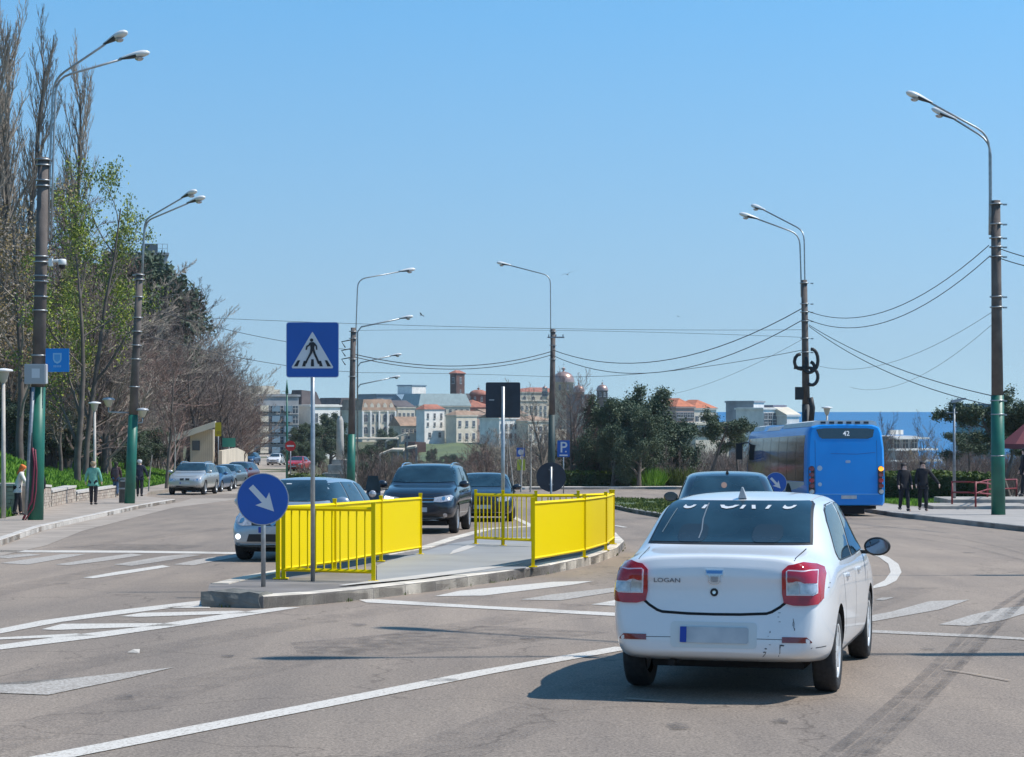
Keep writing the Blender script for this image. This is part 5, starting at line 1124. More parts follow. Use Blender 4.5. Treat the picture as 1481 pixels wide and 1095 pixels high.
# left: apartment blocks at the end of the side street
r, Lf, Ls, H, ro = building('grey brown apartment block with blue balconies beyond the side street', 352, 368, 432, 573, 672, 330, 14, w_grey, w_greyd, 'flat', rows=floors(5, 6), win=(1.0, 1.3))
random.seed(8)
for k in range(5):
    for x in (.16, .42, .70): 
        a = MB(); a.box((x * Lf, -.6, (.12 + .76 * (k + .35) / 5) * H), (1.5, 1.1, .14)); a.box((x * Lf, -1.12, (.12 + .76 * (k + .35) / 5) * H + .5), (1.5, .07, .9)); a.obj('balcony', [w_blue if x > .3 else w_cream], r)
a = MB(); a.box((Lf * .35, 4, H + 1.0), (3.5, 4, 1.6)); a.box((Lf * .62, 5, H + .7), (2.5, 3, 1.0)); a.box((Lf * .1, 4, H + .8), (1.5, 3, 1.2)); a.obj('roof_hut', [w_cream], ro)
building('plain grey gable wall of a tall house right of the apartment block', 428, 431, 450, 572, 655, 345, 6, w_grey, w_white, rows=(), depth=12)
r, Lf, Ls, H, ro = building('white house with dark mansard roof left of the utility pole', 446, 449, 492, 588, 640, 335, 22, w_white, w_white, rows=[(.68, 3, (.9, 1.5)), (.3, 3, (.9, 1.3))], depth=10, wall2=w_white)
a = MB(); a.add([(.2, 3, H), (4.6, 3, H), (4.6, 7, H), (.2, 7, H), (.5, 3.5, H + 2.9), (3.6, 3.5, H + 2.6), (3.6, 6.5, H + 2.6), (.5, 6.5, H + 2.9)], [(0, 1, 5, 4), (1, 2, 6, 5), (2, 3, 7, 6), (3, 0, 4, 7), (4, 5, 6, 7)]); a.obj('mansard', [r_slate], ro)
building('tall narrow beige house end with awnings beside the far parked cars', 355, 362, 367, 576, 668, 262, 18, w_beige, w_cream, rows=(), depth=6)
# palace with brown mansard
r, Lf, Ls, H, ro = building('long cream palace with arched windows and rust red mansard roof', 515, 524, 571, 595, 632, 560, 16, w_cream, r_tilep, 'mansard', 3.2, rows=[(.74, 5, (1.3, 2.2)), (.26, 5, (1.3, 2.0))], arch=True, depth=14, win=(1.3, 2.2))
for k in range(5): a = MB(); a.prism([(-.6, 0), (.6, 0), (.6, 1.2), (0, 1.9), (-.6, 1.2)], -.4, 1.5); a.obj('dormer', [w_cream], ro, ((k + .5) / 5 * Lf, .4, H + .6))
for i, k in enumerate((0, .24, .5, .76, 1)): a = MB(); a.box((k * Lf, -.25, H / 2), (.5, .5, H)); a.obj('pilaster', [w_white], r)
building('brown roofed house just left of the palace', 488, 492, 522, 592, 636, 570, 14, w_pink, r_slate, 'mansard', 3., rows=[(.6, 3, (.9, 1.5))], depth=12)
building('red roofed house peeping over the palace at the left', 540, 546, 574, 588, 634, 610, 14, w_pink, r_tilep, 'hip', 2.2, rows=[(.8, 4, (.9, 1.2))], depth=12)
building('small yellow and blue houses between the palace and the white house', 568, 575, 600, 590, 636, 585, 20, w_cream, r_slate, 'gable', 2.0, rows=[(.75, 4, (.8, 1.6)), (.35, 4, (.8, 1.4))], depth=10)
building('low beige house with a row of small windows and mossy gable roof', 573, 580, 616, 616, 638, 545, 10, w_beige, r_tilep, 'gable', 2.6, rows=[(.68, 6, (.75, 1.0)), (.25, 2, (1.4, .8))], depth=8, cornice=False)
building('bright white three storey house with small dark windows', 602, 614, 643, 592, 640, 540, 30, w_white, r_tile, 'hip', 1.4, rows=[(.80, 3, (.7, 1.3)), (.55, 3, (.7, .9)), (.22, 2, (.9, 1.3))], cornice=False)
building('beige two storey house with shuttered windows', 645, 660, 690, 602, 641, 540, 30, w_cream, r_tilep, 'hip', 1.3, rows=[(.72, 3, (1.0, 1.5)), (.25, 3, (1.0, 1.6))], cornice=True)
building('dusty pink house behind the shuttered one', 684, 690, 706, 602, 642, 550, 18, w_pink, r_tilep, 'gable', 1.2, rows=[(.6, 2, (.9, 1.2))], depth=10)
# big blue-green building with metal roof and stage tower
r, Lf, Ls, H, ro = building('long cream building under a pale green metal roof with small dormers', 600, 606, 680, 588, 632, 640, 8, w_cream, r_metal, 'mansard', 4.0, rows=[(.86, 9, (.8, 1.0))], depth=16)
for k in range(7): a = MB(); a.prism([(-.5, 0), (.5, 0), (.5, .9), (-.5, .9)], -.2, 1.2); a.obj('dormer', [w_white], ro, ((k + .5) / 7 * Lf, .6, H + 1.0))
building('dark blue grey theatre block behind the roofs', 541, 545, 606, 571, 620, 690, 6, w_blue, w_blue, rows=(), depth=20)
building('blue and white stage tower rising over the theatre', 575, 596, 616, 558, 620, 700, 40, w_white, w_blue, rows=(), depth=None, wall2=w_blue)
building('grey triangular gabled roof before the theatre', 578, 582, 602, 580, 625, 660, 8, w_blue, w_blue, 'gable', 2.0, rows=(), depth=10)
building('pale stepped block between the theatre and the green metal roof', 620, 626, 652, 578, 620, 720, 12, w_white, w_grey, rows=[(.8, 5, (.9, 1.2))], depth=10)
building('cream tenement with grey roof filling the skyline right of the bell tower', 668, 674, 704, 580, 628, 700, 16, w_cream, r_slate, 'mansard', 2.4, rows=floors(3, 5, w=(.9, 1.4)), depth=10)
building('white tenement behind the square sign', 706, 712, 748, 582, 628, 690, 20, w_white, r_tilep, 'hip', 2.0, rows=floors(3, 6, w=(.9, 1.4)), depth=10)
building('beige tenement left of the palace roofs', 478, 484, 508, 586, 630, 600, 18, w_beige, r_slate, 'mansard', 2.0, rows=floors(3, 4, w=(.9, 1.4)), depth=10)
building('pale row house under the cathedral on the left', 716, 722, 756, 606, 642, 520, 24, w_white, r_tilep, 'gable', 1.4, rows=floors(2, 5, w=(.8, 1.3)), depth=8)
building('cream row house under the cathedral on the right', 758, 764, 800, 610, 644, 520, 20, w_cream, r_tilep, 'hip', 1.4, rows=floors(2, 5, w=(.8, 1.3)), depth=8)
# brick bell tower
r, Lf, Ls, H, ro = building('square brown brick bell tower with shallow red pyramid roof', 651, 660, 672, 541, 620, 680, 42, w_brick, r_tile, 'hip', 1.1, rows=[(.88, 1, (1.0, 2.0)), (.68, 1, (.7, 1.2))], side_rows=[(.88, 1, (.9, 2.0))], overhang=.5, name='bell_tower', cornice=True)
def dome(name, label, u, v, y, r, hdrum, mat, drum, cat='building', ribs=True, hd=1.0):
    c = PX(u, v, y); root = thing(name, label, cat, tuple(c))
    a = MB(); a.lathe([(r * .92, -hdrum - 12), (r * .92, -.1), (r * 1.04, -.1), (r * 1.04, .05)], 20); a.obj('drum', [drum], root)
    a = MB(); a.lathe([(r, .05)] + [(r * math.cos(q) ** .8, r * hd * math.sin(q)) for q in [PI / 2 * k / 8 for k in range(1, 8)]] + [(r * .1, r * hd * 1.02), (r * .08, r * hd * 1.15), (r * .2, r * hd * 1.25), (.001, r * hd * 1.45)], 20); d = a.obj('dome', [mat], root)
    a = MB(); a.box((0, 0, r * hd * 1.6), (.10, .10, r * .55)); a.box((0, 0, r * hd * 1.68), (r * .3, .1, .1)); a.obj('cross', [m_chrome], d)
    for k in range(8):
        q = 2 * PI * (k + .5) / 8; link('window', win_mesh(.7, min(2., hdrum * .5), True), root, (r * .93 * math.cos(q), r * .93 * math.sin(q), -hdrum * .5), (0, 0, q + PI / 2))
    return root
m_copper = M('copper_dome', (.42, .27, .22), .35, .5, var=.2, scale=.6)
m_tiled = r_tile
dome('church_dome', 'low tiled octagonal dome on a red brick church', 692, 571, 670, 3.2, 3, r_tile, w_brickr, hd=.55)
building('red brick church body with stepped terracotta roofs', 672, 680, 712, 590, 625, 660, 25, w_brickr, r_tile, 'hip', 2.6, rows=[(.7, 3, (.7, 1.4))], depth=12)
# cathedral and its neighbours
r, Lf, Ls, H, ro = building('large cream cathedral building with red roof edge', 744, 752, 840, 568, 640, 640, 10, w_cream, r_tile, 'hip', 1.6, rows=[(.86, 7, (1.1, 2.2)), (.62, 7, (1.1, 2.4)), (.36, 6, (1, 1.6))], depth=20, arch=True)
dome('church_dome', 'largest rounded copper dome crowning the cathedral', 815, 553, 640, 3.7, 3.5, m_copper, w_cream, hd=.95)
dome('church_dome', 'smaller copper dome just right of the largest one', 837, 567, 635, 2.0, 5, m_copper, w_pink, hd=1.1)
dome('church_dome', 'separate slender copper dome standing to the right above the evergreens', 871, 565, 620, 1.9, 2.5, m_copper, w_greyd, hd=1.0)
dome('church_dome', 'tiny pale cupola left of the largest copper dome', 788, 563, 640, .9, 3.0, m_copper, w_white, hd=1.1)
building('worn beige stone building with dark streaked wall below the cathedral', 742, 752, 792, 580, 626, 600, 14, w_beige, w_white, rows=floors(4, 6, w=(.7, 1.1)), depth=12)
building('low wide beige house partly hidden by the square sign', 700, 706, 762, 600, 642, 560, 12, w_beige, r_tilep, 'gable', 1.4, rows=[(.6, 7, (.8, 1.6))], depth=12)
building('dark grey house end left of the slender dome', 838, 842, 860, 572, 622, 610, 14, w_greyd, r_slate, rows=(), depth=9)
building('small pale yellow house glimpsed under the evergreen branches', 856, 858, 872, 602, 622, 420, 16, w_cream, w_cream, 'gable', .8, rows=[(.5, 1, (.9, 1.2))], depth=6)
# right side
building('cream house with orange pyramid roofs above the evergreens', 972, 978, 1004, 590, 624, 430, 14, w_pink, r_orange, 'hip', 1.9, rows=[(.7, 5, (.8, 1.1))], depth=9)
building('orange gabled house right of the pyramid roofed one', 998, 1004, 1036, 592, 626, 440, 14, w_cream, r_orange, 'hip', 1.9, rows=[(.6, 4, (.8, 1.1))], depth=9)
building('yellowish house half hidden behind the leaning pine', 1000, 1006, 1054, 614, 646, 330, 10, w_cream, w_cream, rows=[(.72, 6, (.8, 1.4))], depth=8)
r, Lf, Ls, H, ro = building('blue grey flat roofed block with bright white right edge', 1050, 1090, 1105, 582, 632, 420, 62, w_white, w_grey, rows=floors(3, 2, w=(.7, 1.0)), wall2=w_grey)
a = MB(); a.box((-.05, Ls / 2, H / 2 - 2), (.12, Ls, H + 4)); a.obj('grey_flank', [w_grey], r)
building('white stepped apartment house with balconies beside the blue grey block', 1100, 1104, 1130, 592, 632, 400, 20, w_white, w_white, rows=floors(3, 4, w=(1.0, 1.2)), depth=8)
building('mauve grey upper block behind the stepped apartments', 1112, 1118, 1136, 588, 625, 450, 20, wallm('mauve_render', (.28, .26, .32)), w_grey, rows=floors(3, 2, w=(.8, 1.0)), depth=8)
building('small white gabled house left of the dark pole', 1134, 1138, 1156, 602, 630, 400, 20, w_white, w_cream, 'gable', 1.6, rows=[(.5, 2, (.9, 1.0))], depth=7)
r, Lf, Ls, H, ro = building('white terraced seaside building beyond the bare trees', 1284, 1290, 1328, 634, 675, 330, 12, w_grey, w_white, rows=[(.8, 3, (1.2, 1.6))], depth=8, extra=14)
for k in range(3): a = MB(); a.box((Lf / 2, -1 - k, H - k * 1.9), (Lf + 1.5 + k * 2, 2, .3)); a.box((Lf / 2 - 1.4 + k * 1.1, 2, H + 1.0), (.6, .6, .8)); a.obj('terrace', [w_white], r)
# teal glass building
m_teal = M('teal_glass', (.05, .20, .26), .3, spec=.5, c2=(.14, .36, .42), scale=.4)
r, Lf, Ls, H, ro = building('teal glass office building beside the right pole', 1380, 1383, 1438, 588, 660, 260, -14, w_blue, w_blue, rows=(), depth=12, name='glass_building')
for k in range(6):
    for j in range(5): a = MB(); a.box(((k + .5) / 6 * Lf, -.08, (j + .5) / 5 * H), (Lf / 6 - .12, .1, H / 5 - .3)); a.obj('glass_panel', [m_teal], r)
# far left: mall behind the trees, gable, kiosk
r, Lf, Ls, H, ro = building('grey blue terrace building with roof railings behind the left trees', 138, 150, 242, 367, 470, 290, 12, w_grey, w_grey, rows=floors(3, 7, w=(1.4, 1.4)), depth=14, extra=20)
for k in range(14): a = MB(); a.box((k / 13 * Lf, 0, H + .9), (.07, .07, 1.5)); a.obj('railing_post', [m_galv], ro)
for z_ in (.9, 1.6): a = MB(); a.box((Lf / 2, 0, H + z_), (Lf, .06, .06)); a.obj('railing_bar', [m_galv], ro)
a = MB(); a.box((Lf * .72, -.1, H + .9), (Lf * .25, .04, 1.4)); a.obj('glass_screen', [m_win], ro)
building('small grey gabled roof house hidden among the left trees', 108, 112, 156, 398, 470, 200, 8, w_beige, wallm('grey_tiles', (.22, .22, .21)), 'gable', .9, rows=(), depth=5, extra=20)
r, Lf, Ls, H, ro = building('beige ribbed kiosk with sloping cream roof slab behind the parked cars', 270, 275, 309, 622, 672, 141, 8, w_beige, w_cream, rows=(), depth=5, cornice=False, name='kiosk')
for k in range(12): a = MB(); a.box(((k + .5) / 12 * Lf, -.04, H / 2), (.05, .07, H)); a.obj('rib', [w_cream], r)
a = MB(); a.box((Lf * .25, -.06, H * .55), (.55, .08, .7)); a.obj('window', [m_win], r)
a = MB(); a.prism([(-1.6, H * .62), (-1.6, H * .80), (Lf + .1, H * 1.25), (Lf + .1, H * 1.08)], -1.0, 5.4); a.obj('roof_slab', [w_cream], r)
r, z, w, h = panel('shop_sign', 'tall yellow sign board standing at the corner of the beige kiosk', 315.5, 621, 9, 20, 139, M('sign_yellow', (.62, .46, .01), .5), cat='sign')
a = MB(); a.box((.05, -.006, z - .25), (w * .7, .01, .25)); a.obj('printed_band', [M('sign_ochre', (.40, .28, .02), .5)], r)
r, z, w, h = panel('green_screen', 'mint green screen above the beige wall by the side street', 331, 640, 19, 13, 152, M('mint_fabric', (.07, .33, .21), .6), cat='screen')
def wallrun(label, pts, y, h, m, name='garden_wall', t=.3):
    p = [PX(u, v, yy) for u, v, yy in pts]; base = Vector((p[0].x, p[0].y, T(p[0].x, p[0].y))); r = thing(name, label, 'wall', tuple(base)); a = MB()
    for i in range(len(p) - 1):
        q0, q1 = p[i], p[i + 1]; d = (q1 - q0); d.z = 0; L = d.length; n = Vector((-d.y, d.x, 0)).normalized() * t / 2
        vs = [q0 - n - Vector((0, 0, h)), q1 - n - Vector((0, 0, h)), q1 + n - Vector((0, 0, h)), q0 + n - Vector((0, 0, h)), q0 - n, q1 - n, q1 + n, q0 + n]
        a.add([v_ - base for v_ in vs], [(0, 3, 2, 1), (4, 5, 6, 7), (0, 1, 5, 4), (1, 2, 6, 5), (2, 3, 7, 6), (3, 0, 4, 7)])
    a.obj('wall_panel', [m], r); return r
wallrun('sandy wall lining the left side of the side street below the mint screen', [(318, 652, 142), (341, 648, 158), (356, 655, 215)], 150, 3, w_beige)
drape('ochre_strip', [(-19.7, 125), (-20.3, 125), (-22.8, 150), (-28.6, 200), (-33.0, 240), (-32.0, 240), (-27.6, 200), (-21.8, 150)], .14, M('ochre_kerb', (.50, .30, .10), .9, var=.15, scale=1), st)
c = G(492, 684); r = thing('monument_column', 'pale round concrete column on a square base left of the pole', 'column', tuple(PX(492, 684, 130))); H = 82 * 130 / F
a = MB(); a.box((0, 0, .25), (1.5, 1.5, .6)); a.box((0, 0, .7), (1.0, 1.0, .4)); a.box((0, 0, -.8), (2.2, 2.2, 1.6)); a.obj('base', [m_conc], r); a = MB(); a.tube([(0, 0, .8), (0, 0, H * .6), (0, 0, H - .3), (.0, 0, H)], [.28, .26, .24, .12], 14); a.obj('shaft', [m_concl], r)
# white canopies of the passage
for lab, pts, y in (('long pale flat canopy running below the palace', [(500, 636), (575, 636)], 300), ('white slanted canopy roof with thin posts', [(548, 660), (566, 653), (583, 653)], 190), ('short white canopy right of the slanted one', [(588, 650), (601, 648)], 200), ('cream canopy rising to the right in front of the palace', [(557, 640), (588, 628)], 310)):
    p = [PX(u, v, y) for u, v in pts]; r = thing('canopy', lab, 'canopy', tuple(p[0])); a = MB()
    for q0, q1 in zip(p, p[1:]): a.add([v_ - p[0] for v_ in (q0, q1, q1 + Vector((0, 3, .1)), q0 + Vector((0, 3, .1)), q0 + Vector((0, 0, .2)), q1 + Vector((0, 0, .2)), q1 + Vector((0, 3, .3)), q0 + Vector((0, 3, .3)))], [(0, 3, 2, 1), (4, 5, 6, 7), (0, 1, 5, 4), (1, 2, 6, 5), (2, 3, 7, 6), (3, 0, 4, 7)])
    a.obj('roof_slab', [w_beige], r)
    for q0 in p: a = MB(); a.box(q0 - p[0] + Vector((0, 1.5, -2.5)), (.2, .2, 5.2)); a.obj('post', [m_galvd], r)
# brown wall and white car near the grass hill; grass slope in the old town
a = building('dark brown block wall at the foot of the grassy slope', 596, 600, 616, 640, 668, 480, 10, w_brick, w_brick, rows=(), depth=6, cornice=False)
gs = MB(); P_ = [PX(u, v, y) for u, v, y in ((612, 641, 530), (700, 640, 530), (704, 668, 430), (600, 670, 430))]
nn = 14; vs = []; fs = []
for i in range(nn + 1):
    for j in range(nn + 1):
        p = P_[3].lerp(P_[2], i / nn).lerp(P_[0].lerp(P_[1], i / nn), j / nn); p.z += .5 * noise.noise(p * .15); vs.append(p)
gs.add(vs, [(i * (nn + 1) + j, (i + 1) * (nn + 1) + j, (i + 1) * (nn + 1) + j + 1, i * (nn + 1) + j + 1) for i in range(nn) for j in range(nn)], sm=True)
for e, (i0, i1) in enumerate(((3, 2), (0, 1), (3, 0), (2, 1))): pass
tagk(gs.obj('grass_slope', [m_grass]), 'green grass slope below the old town houses', kind='structure')

# ------------------------------------------------------------------ stone wall on the left, built of courses
m_stone = [M('wall_stone_a', (.40, .33, .27), .9, var=.2, scale=3, bump=.8, bscale=15), M('wall_stone_b', (.34, .28, .23), .9, var=.25, scale=3, bump=.8, bscale=15), M('wall_stone_c', (.44, .38, .31), .9, var=.2, scale=3, bump=.8, bscale=15)]
def stone_wall(label, p0, p1, h0, h1, t=.35):
    a0, a1 = Vector(p0), Vector(p1); g0 = gz(a0.y) + .12; root = thing('stone_wall', label, 'wall', (a0.x, a0.y, g0), group='low stone walls'); d = a1 - a0; L = d.length; ang = math.atan2(d.y, d.x)
    core = MB(); core.prism([(0, -.3), (L, -.3 + gz(a1.y) - gz(a0.y)), (L, gz(a1.y) - gz(a0.y) + h1 - .05), (0, h0 - .05)], -t / 2 + .03, t / 2); core.obj('core', [m_stone[1]], root, (0, 0, 0), (0, 0, ang))
    nc = max(3, round(h0 / .135)); dz = gz(a1.y) - gz(a0.y)
    for c in range(nc):
        x = -random.uniform(0, .3)
        while x < L - .05:
            w = random.uniform(.30, .55); xa, xb = max(0, x), min(L, x + w)
            if xb - xa > .06:
                f = (xa + xb) / 2 / L; hh = (h0 + (h1 - h0) * f - .08) / nc; z = dz * f + c * hh + hh / 2
                m_ = MB(); pr = random.uniform(0, .018); m_.box((0, 0, 0), (xb - xa - .014, .07, hh - .014)); o = m_.obj('stone', [m_stone[random.randrange(3)]], root, (0, 0, 0), (0, 0, ang))
                o.location = (math.cos(ang) * (xa + xb) / 2 + math.sin(ang) * (t / 2 + pr), math.sin(ang) * (xa + xb) / 2 - math.cos(ang) * (t / 2 + pr), z)
            x += w
    n = max(1, round(L / .9))
    for k in range(n):
        f = (k + .5) / n; m_ = MB(); m_.box((0, 0, 0), (L / n - .012, t + .14, .085)); o = m_.obj('coping_stone', [m_concl], root, (0, 0, 0), (0, -math.atan2(dz + h1 - h0, L), ang)); o.location = (math.cos(ang) * L * f, math.sin(ang) * L * f, dz * f + h0 + (h1 - h0) * f)
random.seed(21)
stone_wall('tallest front stone wall at the left edge behind the woman in white', (-19.5, 61.6), (-15.25, 60.0), .93, .93)
stone_wall('stone wall turning back behind the leftmost utility pole', (-15.25, 60.1), (-17.0, 70.5), .93, .75)
stone_wall('middle stone wall between the pole and the lady in green', (-17.0, 70.6), (-18.15, 79.6), .55, .62)
stone_wall('lower stone wall passing behind the lady in green towards the bin', (-18.2, 80), (-18.5, 90.5), .36, .50)

# ------------------------------------------------------------------ people
m_skin = M('skin', (.64, .42, .33), .6)
def skin_mesh(name, verts, edges, rad, mat, root_i=0, lv=2):
    me = bpy.data.meshes.new(name); me.from_pydata(verts, edges, []); me.update()
    o = bpy.data.objects.new(name, me); COL.objects.link(o); sm = o.modifiers.new('k', 'SKIN'); sm.use_smooth_shade = True
    for i, r in enumerate(rad): me.skin_vertices[0].data[i].radius = (r if isinstance(r, tuple) else (r, r)); me.skin_vertices[0].data[i].use_root = (i == root_i)
    ss = o.modifiers.new('s', 'SUBSURF'); ss.levels = lv; ss.render_levels = lv
    dg = bpy.context.evaluated_depsgraph_get(); out = bpy.data.meshes.new_from_object(o.evaluated_get(dg)); bpy.data.objects.remove(o); bpy.data.meshes.remove(me)
    out.name = name; out.materials.clear(); out.materials.append(mat)
    for p in out.polygons: p.use_smooth = True
    return out
def person(label, loc, H, yaw, coat, trou, hair, coat_len=.82, stride=.18, bend=0., armL=(-.02, 0), armR=(.05, 0), hat=None, hair_long=False, build=1., shoes=m_black, bag=None, elbowR=None, handR=None, face=False):
    """local +Y is where the person faces"""
    root = thing('person', label, 'person', loc, yaw); k = H / 1.7
    sb = math.sin(bend); cb = math.cos(bend)
    def up(x, y, z):                                       # upper body leans about the hips
        dz = z - .92; return Vector((x * build, y * 1. + sb * dz, .92 + cb * dz + (0))) * k
    V = {}
    V['pel'] = Vector((0, 0, .92)) * k; V['sp'] = up(0, 0, 1.12); V['ch'] = up(0, 0, 1.32); V['nk'] = up(0, 0, 1.45); V['hb'] = up(0, .015, 1.53); V['hm'] = up(0, .02, 1.60); V['ht'] = up(0, .01, 1.68)
    V['chin'] = up(0, .06, 1.52)
    for s, sg, (ay, ax), st_ in (('L', -1, armL, stride), ('R', 1, armR, -stride)):
        V['sh' + s] = up(sg * .165, 0, 1.38); V['el' + s] = up(sg * (.225 + ax * .5), ay * .5 - .01, 1.12); V['wr' + s] = up(sg * (.235 + ax), ay + .05, .90)
        V['hd' + s] = up(sg * (.235 + ax), ay + .075, .835)
        V['hp' + s] = Vector((sg * .085 * build, 0, .88)) * k; V['kn' + s] = Vector((sg * .095, st_ * .5 + .03, .49)) * k; V['an' + s] = Vector((sg * .095, st_, .085 + max(0, -st_) * .25)) * k; V['to' + s] = V['an' + s] + Vector((sg * .02, .15, -.045)) * k
    if elbowR: V['elR'] = Vector(elbowR) * k; V['wrR'] = Vector(handR) * k; V['hdR'] = V['wrR'] + (V['wrR'] - V['elR']).normalized() * .07 * k
    def build_mesh(name, chain, rad, mat, lv=2):
        keys = list(dict.fromkeys([q for c in chain for q in c])); ix = {q: i for i, q in enumerate(keys)}
        return skin_mesh(name, [tuple(V[q]) if isinstance(q, str) else tuple(q) for q in keys], [(ix[a], ix[b]) for c in chain for a, b in zip(c, c[1:])], [tuple(x * k for x in rad[q]) if isinstance(rad[q], tuple) else rad[q] * k for q in keys], mat, 0, lv)
    for s in 'LR':                                         # five fingers each
        d = (V['hd' + s] - V['wr' + s]).normalized()
        for i in range(5):
            o = (i - 1.8) * .016 if i < 4 else -.035; V[f'f{s}{i}'] = V['hd' + s] + Vector((0, o, 0)) * k + d * (.0 if i < 4 else -.03) * k; L = (.055, .065, .06, .048, .035)[i]
            V[f'g{s}{i}'] = V[f'f{s}{i}'] + (d * L + Vector((0, .02 if i < 4 else -.02, 0))) * k
    rb = {'pel': .12, 'sp': .11, 'ch': .12, 'nk': .048, 'hb': .058, 'hm': .080, 'ht': .052, 'chin': .034}
    for s in 'LR':
        rb.update({'sh' + s: .055, 'el' + s: .042, 'wr' + s: .028, 'hd' + s: .038, 'hp' + s: .085, 'kn' + s: .055, 'an' + s: .042, 'to' + s: .035})
        for i in range(5): rb[f'f{s}{i}'] = .010; rb[f'g{s}{i}'] = .008
    ch = [['pel', 'sp', 'ch', 'nk', 'hb', 'hm', 'ht'], ['hb', 'chin']]
    for s in 'LR': ch += [['ch', 'sh' + s, 'el' + s, 'wr' + s, 'hd' + s], ['pel', 'hp' + s, 'kn' + s, 'an' + s, 'to' + s]] + [['hd' + s, f'f{s}{i}', f'g{s}{i}'] for i in range(5)]
    body = link('body', build_mesh('body', ch, rb, m_skin), root)
    # coat
    V['hem'] = Vector((0, .0, coat_len)) * k; V['hem0'] = Vector((0, 0, coat_len - .04)) * k
    rc = {'pel': (.185 * build, .135), 'sp': (.165 * build, .125), 'ch': (.175 * build, .13), 'nk': .065, 'hem': (.195 * build, .15), 'hem0': (.19 * build, .145)}
    cc = [['pel', 'sp', 'ch', 'nk'], ['pel', 'hem', 'hem0'] if coat_len < .88 else ['pel', 'hem0']]
    if coat_len >= .88: rc['hem0'] = (.17 * build, .13)
    for s in 'LR': rc.update({'sh' + s: .078, 'el' + s: .064, 'wr' + s: .046}); cc.append(['ch', 'sh' + s, 'el' + s, 'wr' + s])
    link('coat', build_mesh('coat', cc, rc, coat), root)
    rt = {'pel': .13}; tc = []
    for s in 'LR': rt.update({'hp' + s: .105, 'kn' + s: .075, 'an' + s: .066}); tc.append(['pel', 'hp' + s, 'kn' + s, 'an' + s])
    link('trousers', build_mesh('trousers', tc, rt, trou), root)
    for s in 'LR':
        V['hee'] = V['an' + s] + Vector((0, -.04, -.03)) * k
        link('shoe', build_mesh('shoe', [['an' + s, 'to' + s], ['an' + s, 'hee']], {'an' + s: .05, 'to' + s: .042, 'hee': .04}, shoes), root)
    # hair
    hm, ht = V['hm'], V['ht']; V['h1'] = hm + Vector((0, -.035, .025)) * k; V['h2'] = ht + Vector((0, -.008, .012)) * k; V['h3'] = V['nk'] + Vector((0, -.05, .05)) * k; V['h4'] = V['ch'] + Vector((0, -.10, .02)) * k
    rh = {'h1': .128, 'h2': .108, 'h3': .085, 'h4': .075}
    link('hair' if not hat else 'hat', build_mesh('hair', [['h2', 'h1', 'h3'] + (['h4'] if hair_long else [])], rh, hair, 2), root)
    if face:
        for sg in (-1, 1):
            a = MB(); c_ = up(sg * .032, .098, 1.61); a.lathe([(.001, -.010 * k), (.012 * k, 0), (.001, .010 * k)], 8, tuple(c_)); a.obj('eye', [m_sblack], body)
        a = MB(); c_ = up(0, .10, 1.585); a.add([c_ + Vector(q) * k for q in ((-.014, 0, -.02), (.014, 0, -.02), (0, .028, -.018), (0, 0, .03))], [(0, 1, 2), (0, 2, 3), (1, 3, 2), (0, 3, 1)]); a.obj('nose', [m_skin], body)
        a = MB(); a.box(up(0, .092, 1.545), (.045 * k, .012, .010)); a.obj('mouth', [M('lips', (.35, .10, .09), .5)], body)
    if bag: 
        bm = bmesh.new(); bmesh.ops.create_cube(bm, size=1); bmesh.ops.bevel(bm, geom=bm.edges[:], offset=.18, segments=3, affect='EDGES')
        for v_ in bm.verts: v_.co.x *= .29 * k; v_.co.y *= .15 * k; v_.co.z *= .42 * k
        me = bpy.data.meshes.new('backpack'); bm.to_mesh(me); bm.free(); me.materials.append(bag); link('backpack', me, root, V['ch'] + Vector((0, -.18, -.12)) * k)
    return root
def cloth(n, c): return M(n, c, .85, var=.2, scale=6, bump=.3, bscale=30)
c_black = cloth('black_cloth', (.012, .013, .018)); c_navy = cloth('navy_cloth', (.012, .016, .035)); c_trou = cloth('dark_trousers', (.022, .018, .022)); c_jean = cloth('blue_jeans', (.06, .11, .19)); c_green = cloth('mint_coat', (.15, .38, .30)); c_white = cloth('cream_coat', (.66, .62, .56))
h_ginger = M('orange_hair', (.72, .17, .03), .7, var=.2, scale=20); h_blond = M('blond_hair', (.38, .27, .17), .7, var=.2, scale=20); h_dark = M('dark_hair', (.02, .015, .012), .6); h_grey = M('grey_hair', (.55, .55, .55), .7)
def onpave(u, v): return tuple(G(u, v, .12))
person('lady in mint green coat and black trousers walking away along the pavement', onpave(135, 731), 1.66, -.05, c_green, c_trou, h_blond, .80, .06, build=1.12, armL=(.0, .05), armR=(0, .04))
person('person with a small backpack and blue jeans walking away near the litter bin', onpave(168, 719), 1.62, 0, cloth('plum_jacket', (.06, .03, .035)), c_jean, h_dark, .86, .22, bag=cloth('dark_pack', (.07, .05, .06)), hair_long=True)
person('grey haired man in dark jacket walking beside the green pole', onpave(202, 719), 1.74, .1, c_navy, c_black, h_grey, .84, .12, armR=(.12, .12))
person('woman with orange hair in a cream coat bending forward by the stone wall', tuple(Vector((-15.05, 58.9, gz(58.9) + .12))), 1.58, -1.35, c_white, c_black, h_ginger, .78, .10, bend=.30, hair_long=True, elbowR=(.22, .25, 1.12), handR=(.16, .45, 1.05), build=1.1)
person('companion in dark clothes with auburn hair half hidden by the utility pole', tuple(Vector((-14.55, 59.4, gz(59.4) + .12))), 1.5, .4, c_black, c_black, M('auburn_hair', (.35, .11, .04), .7), .80, .05)
person('young woman in black with long dark hair walking arm in arm on the right pavement', (12.88, 63.6, gz(63.6) + .13), 1.60, PI + .15, c_black, c_black, h_dark, .82, .16, face=True, hair_long=True, armL=(.12, -.02))
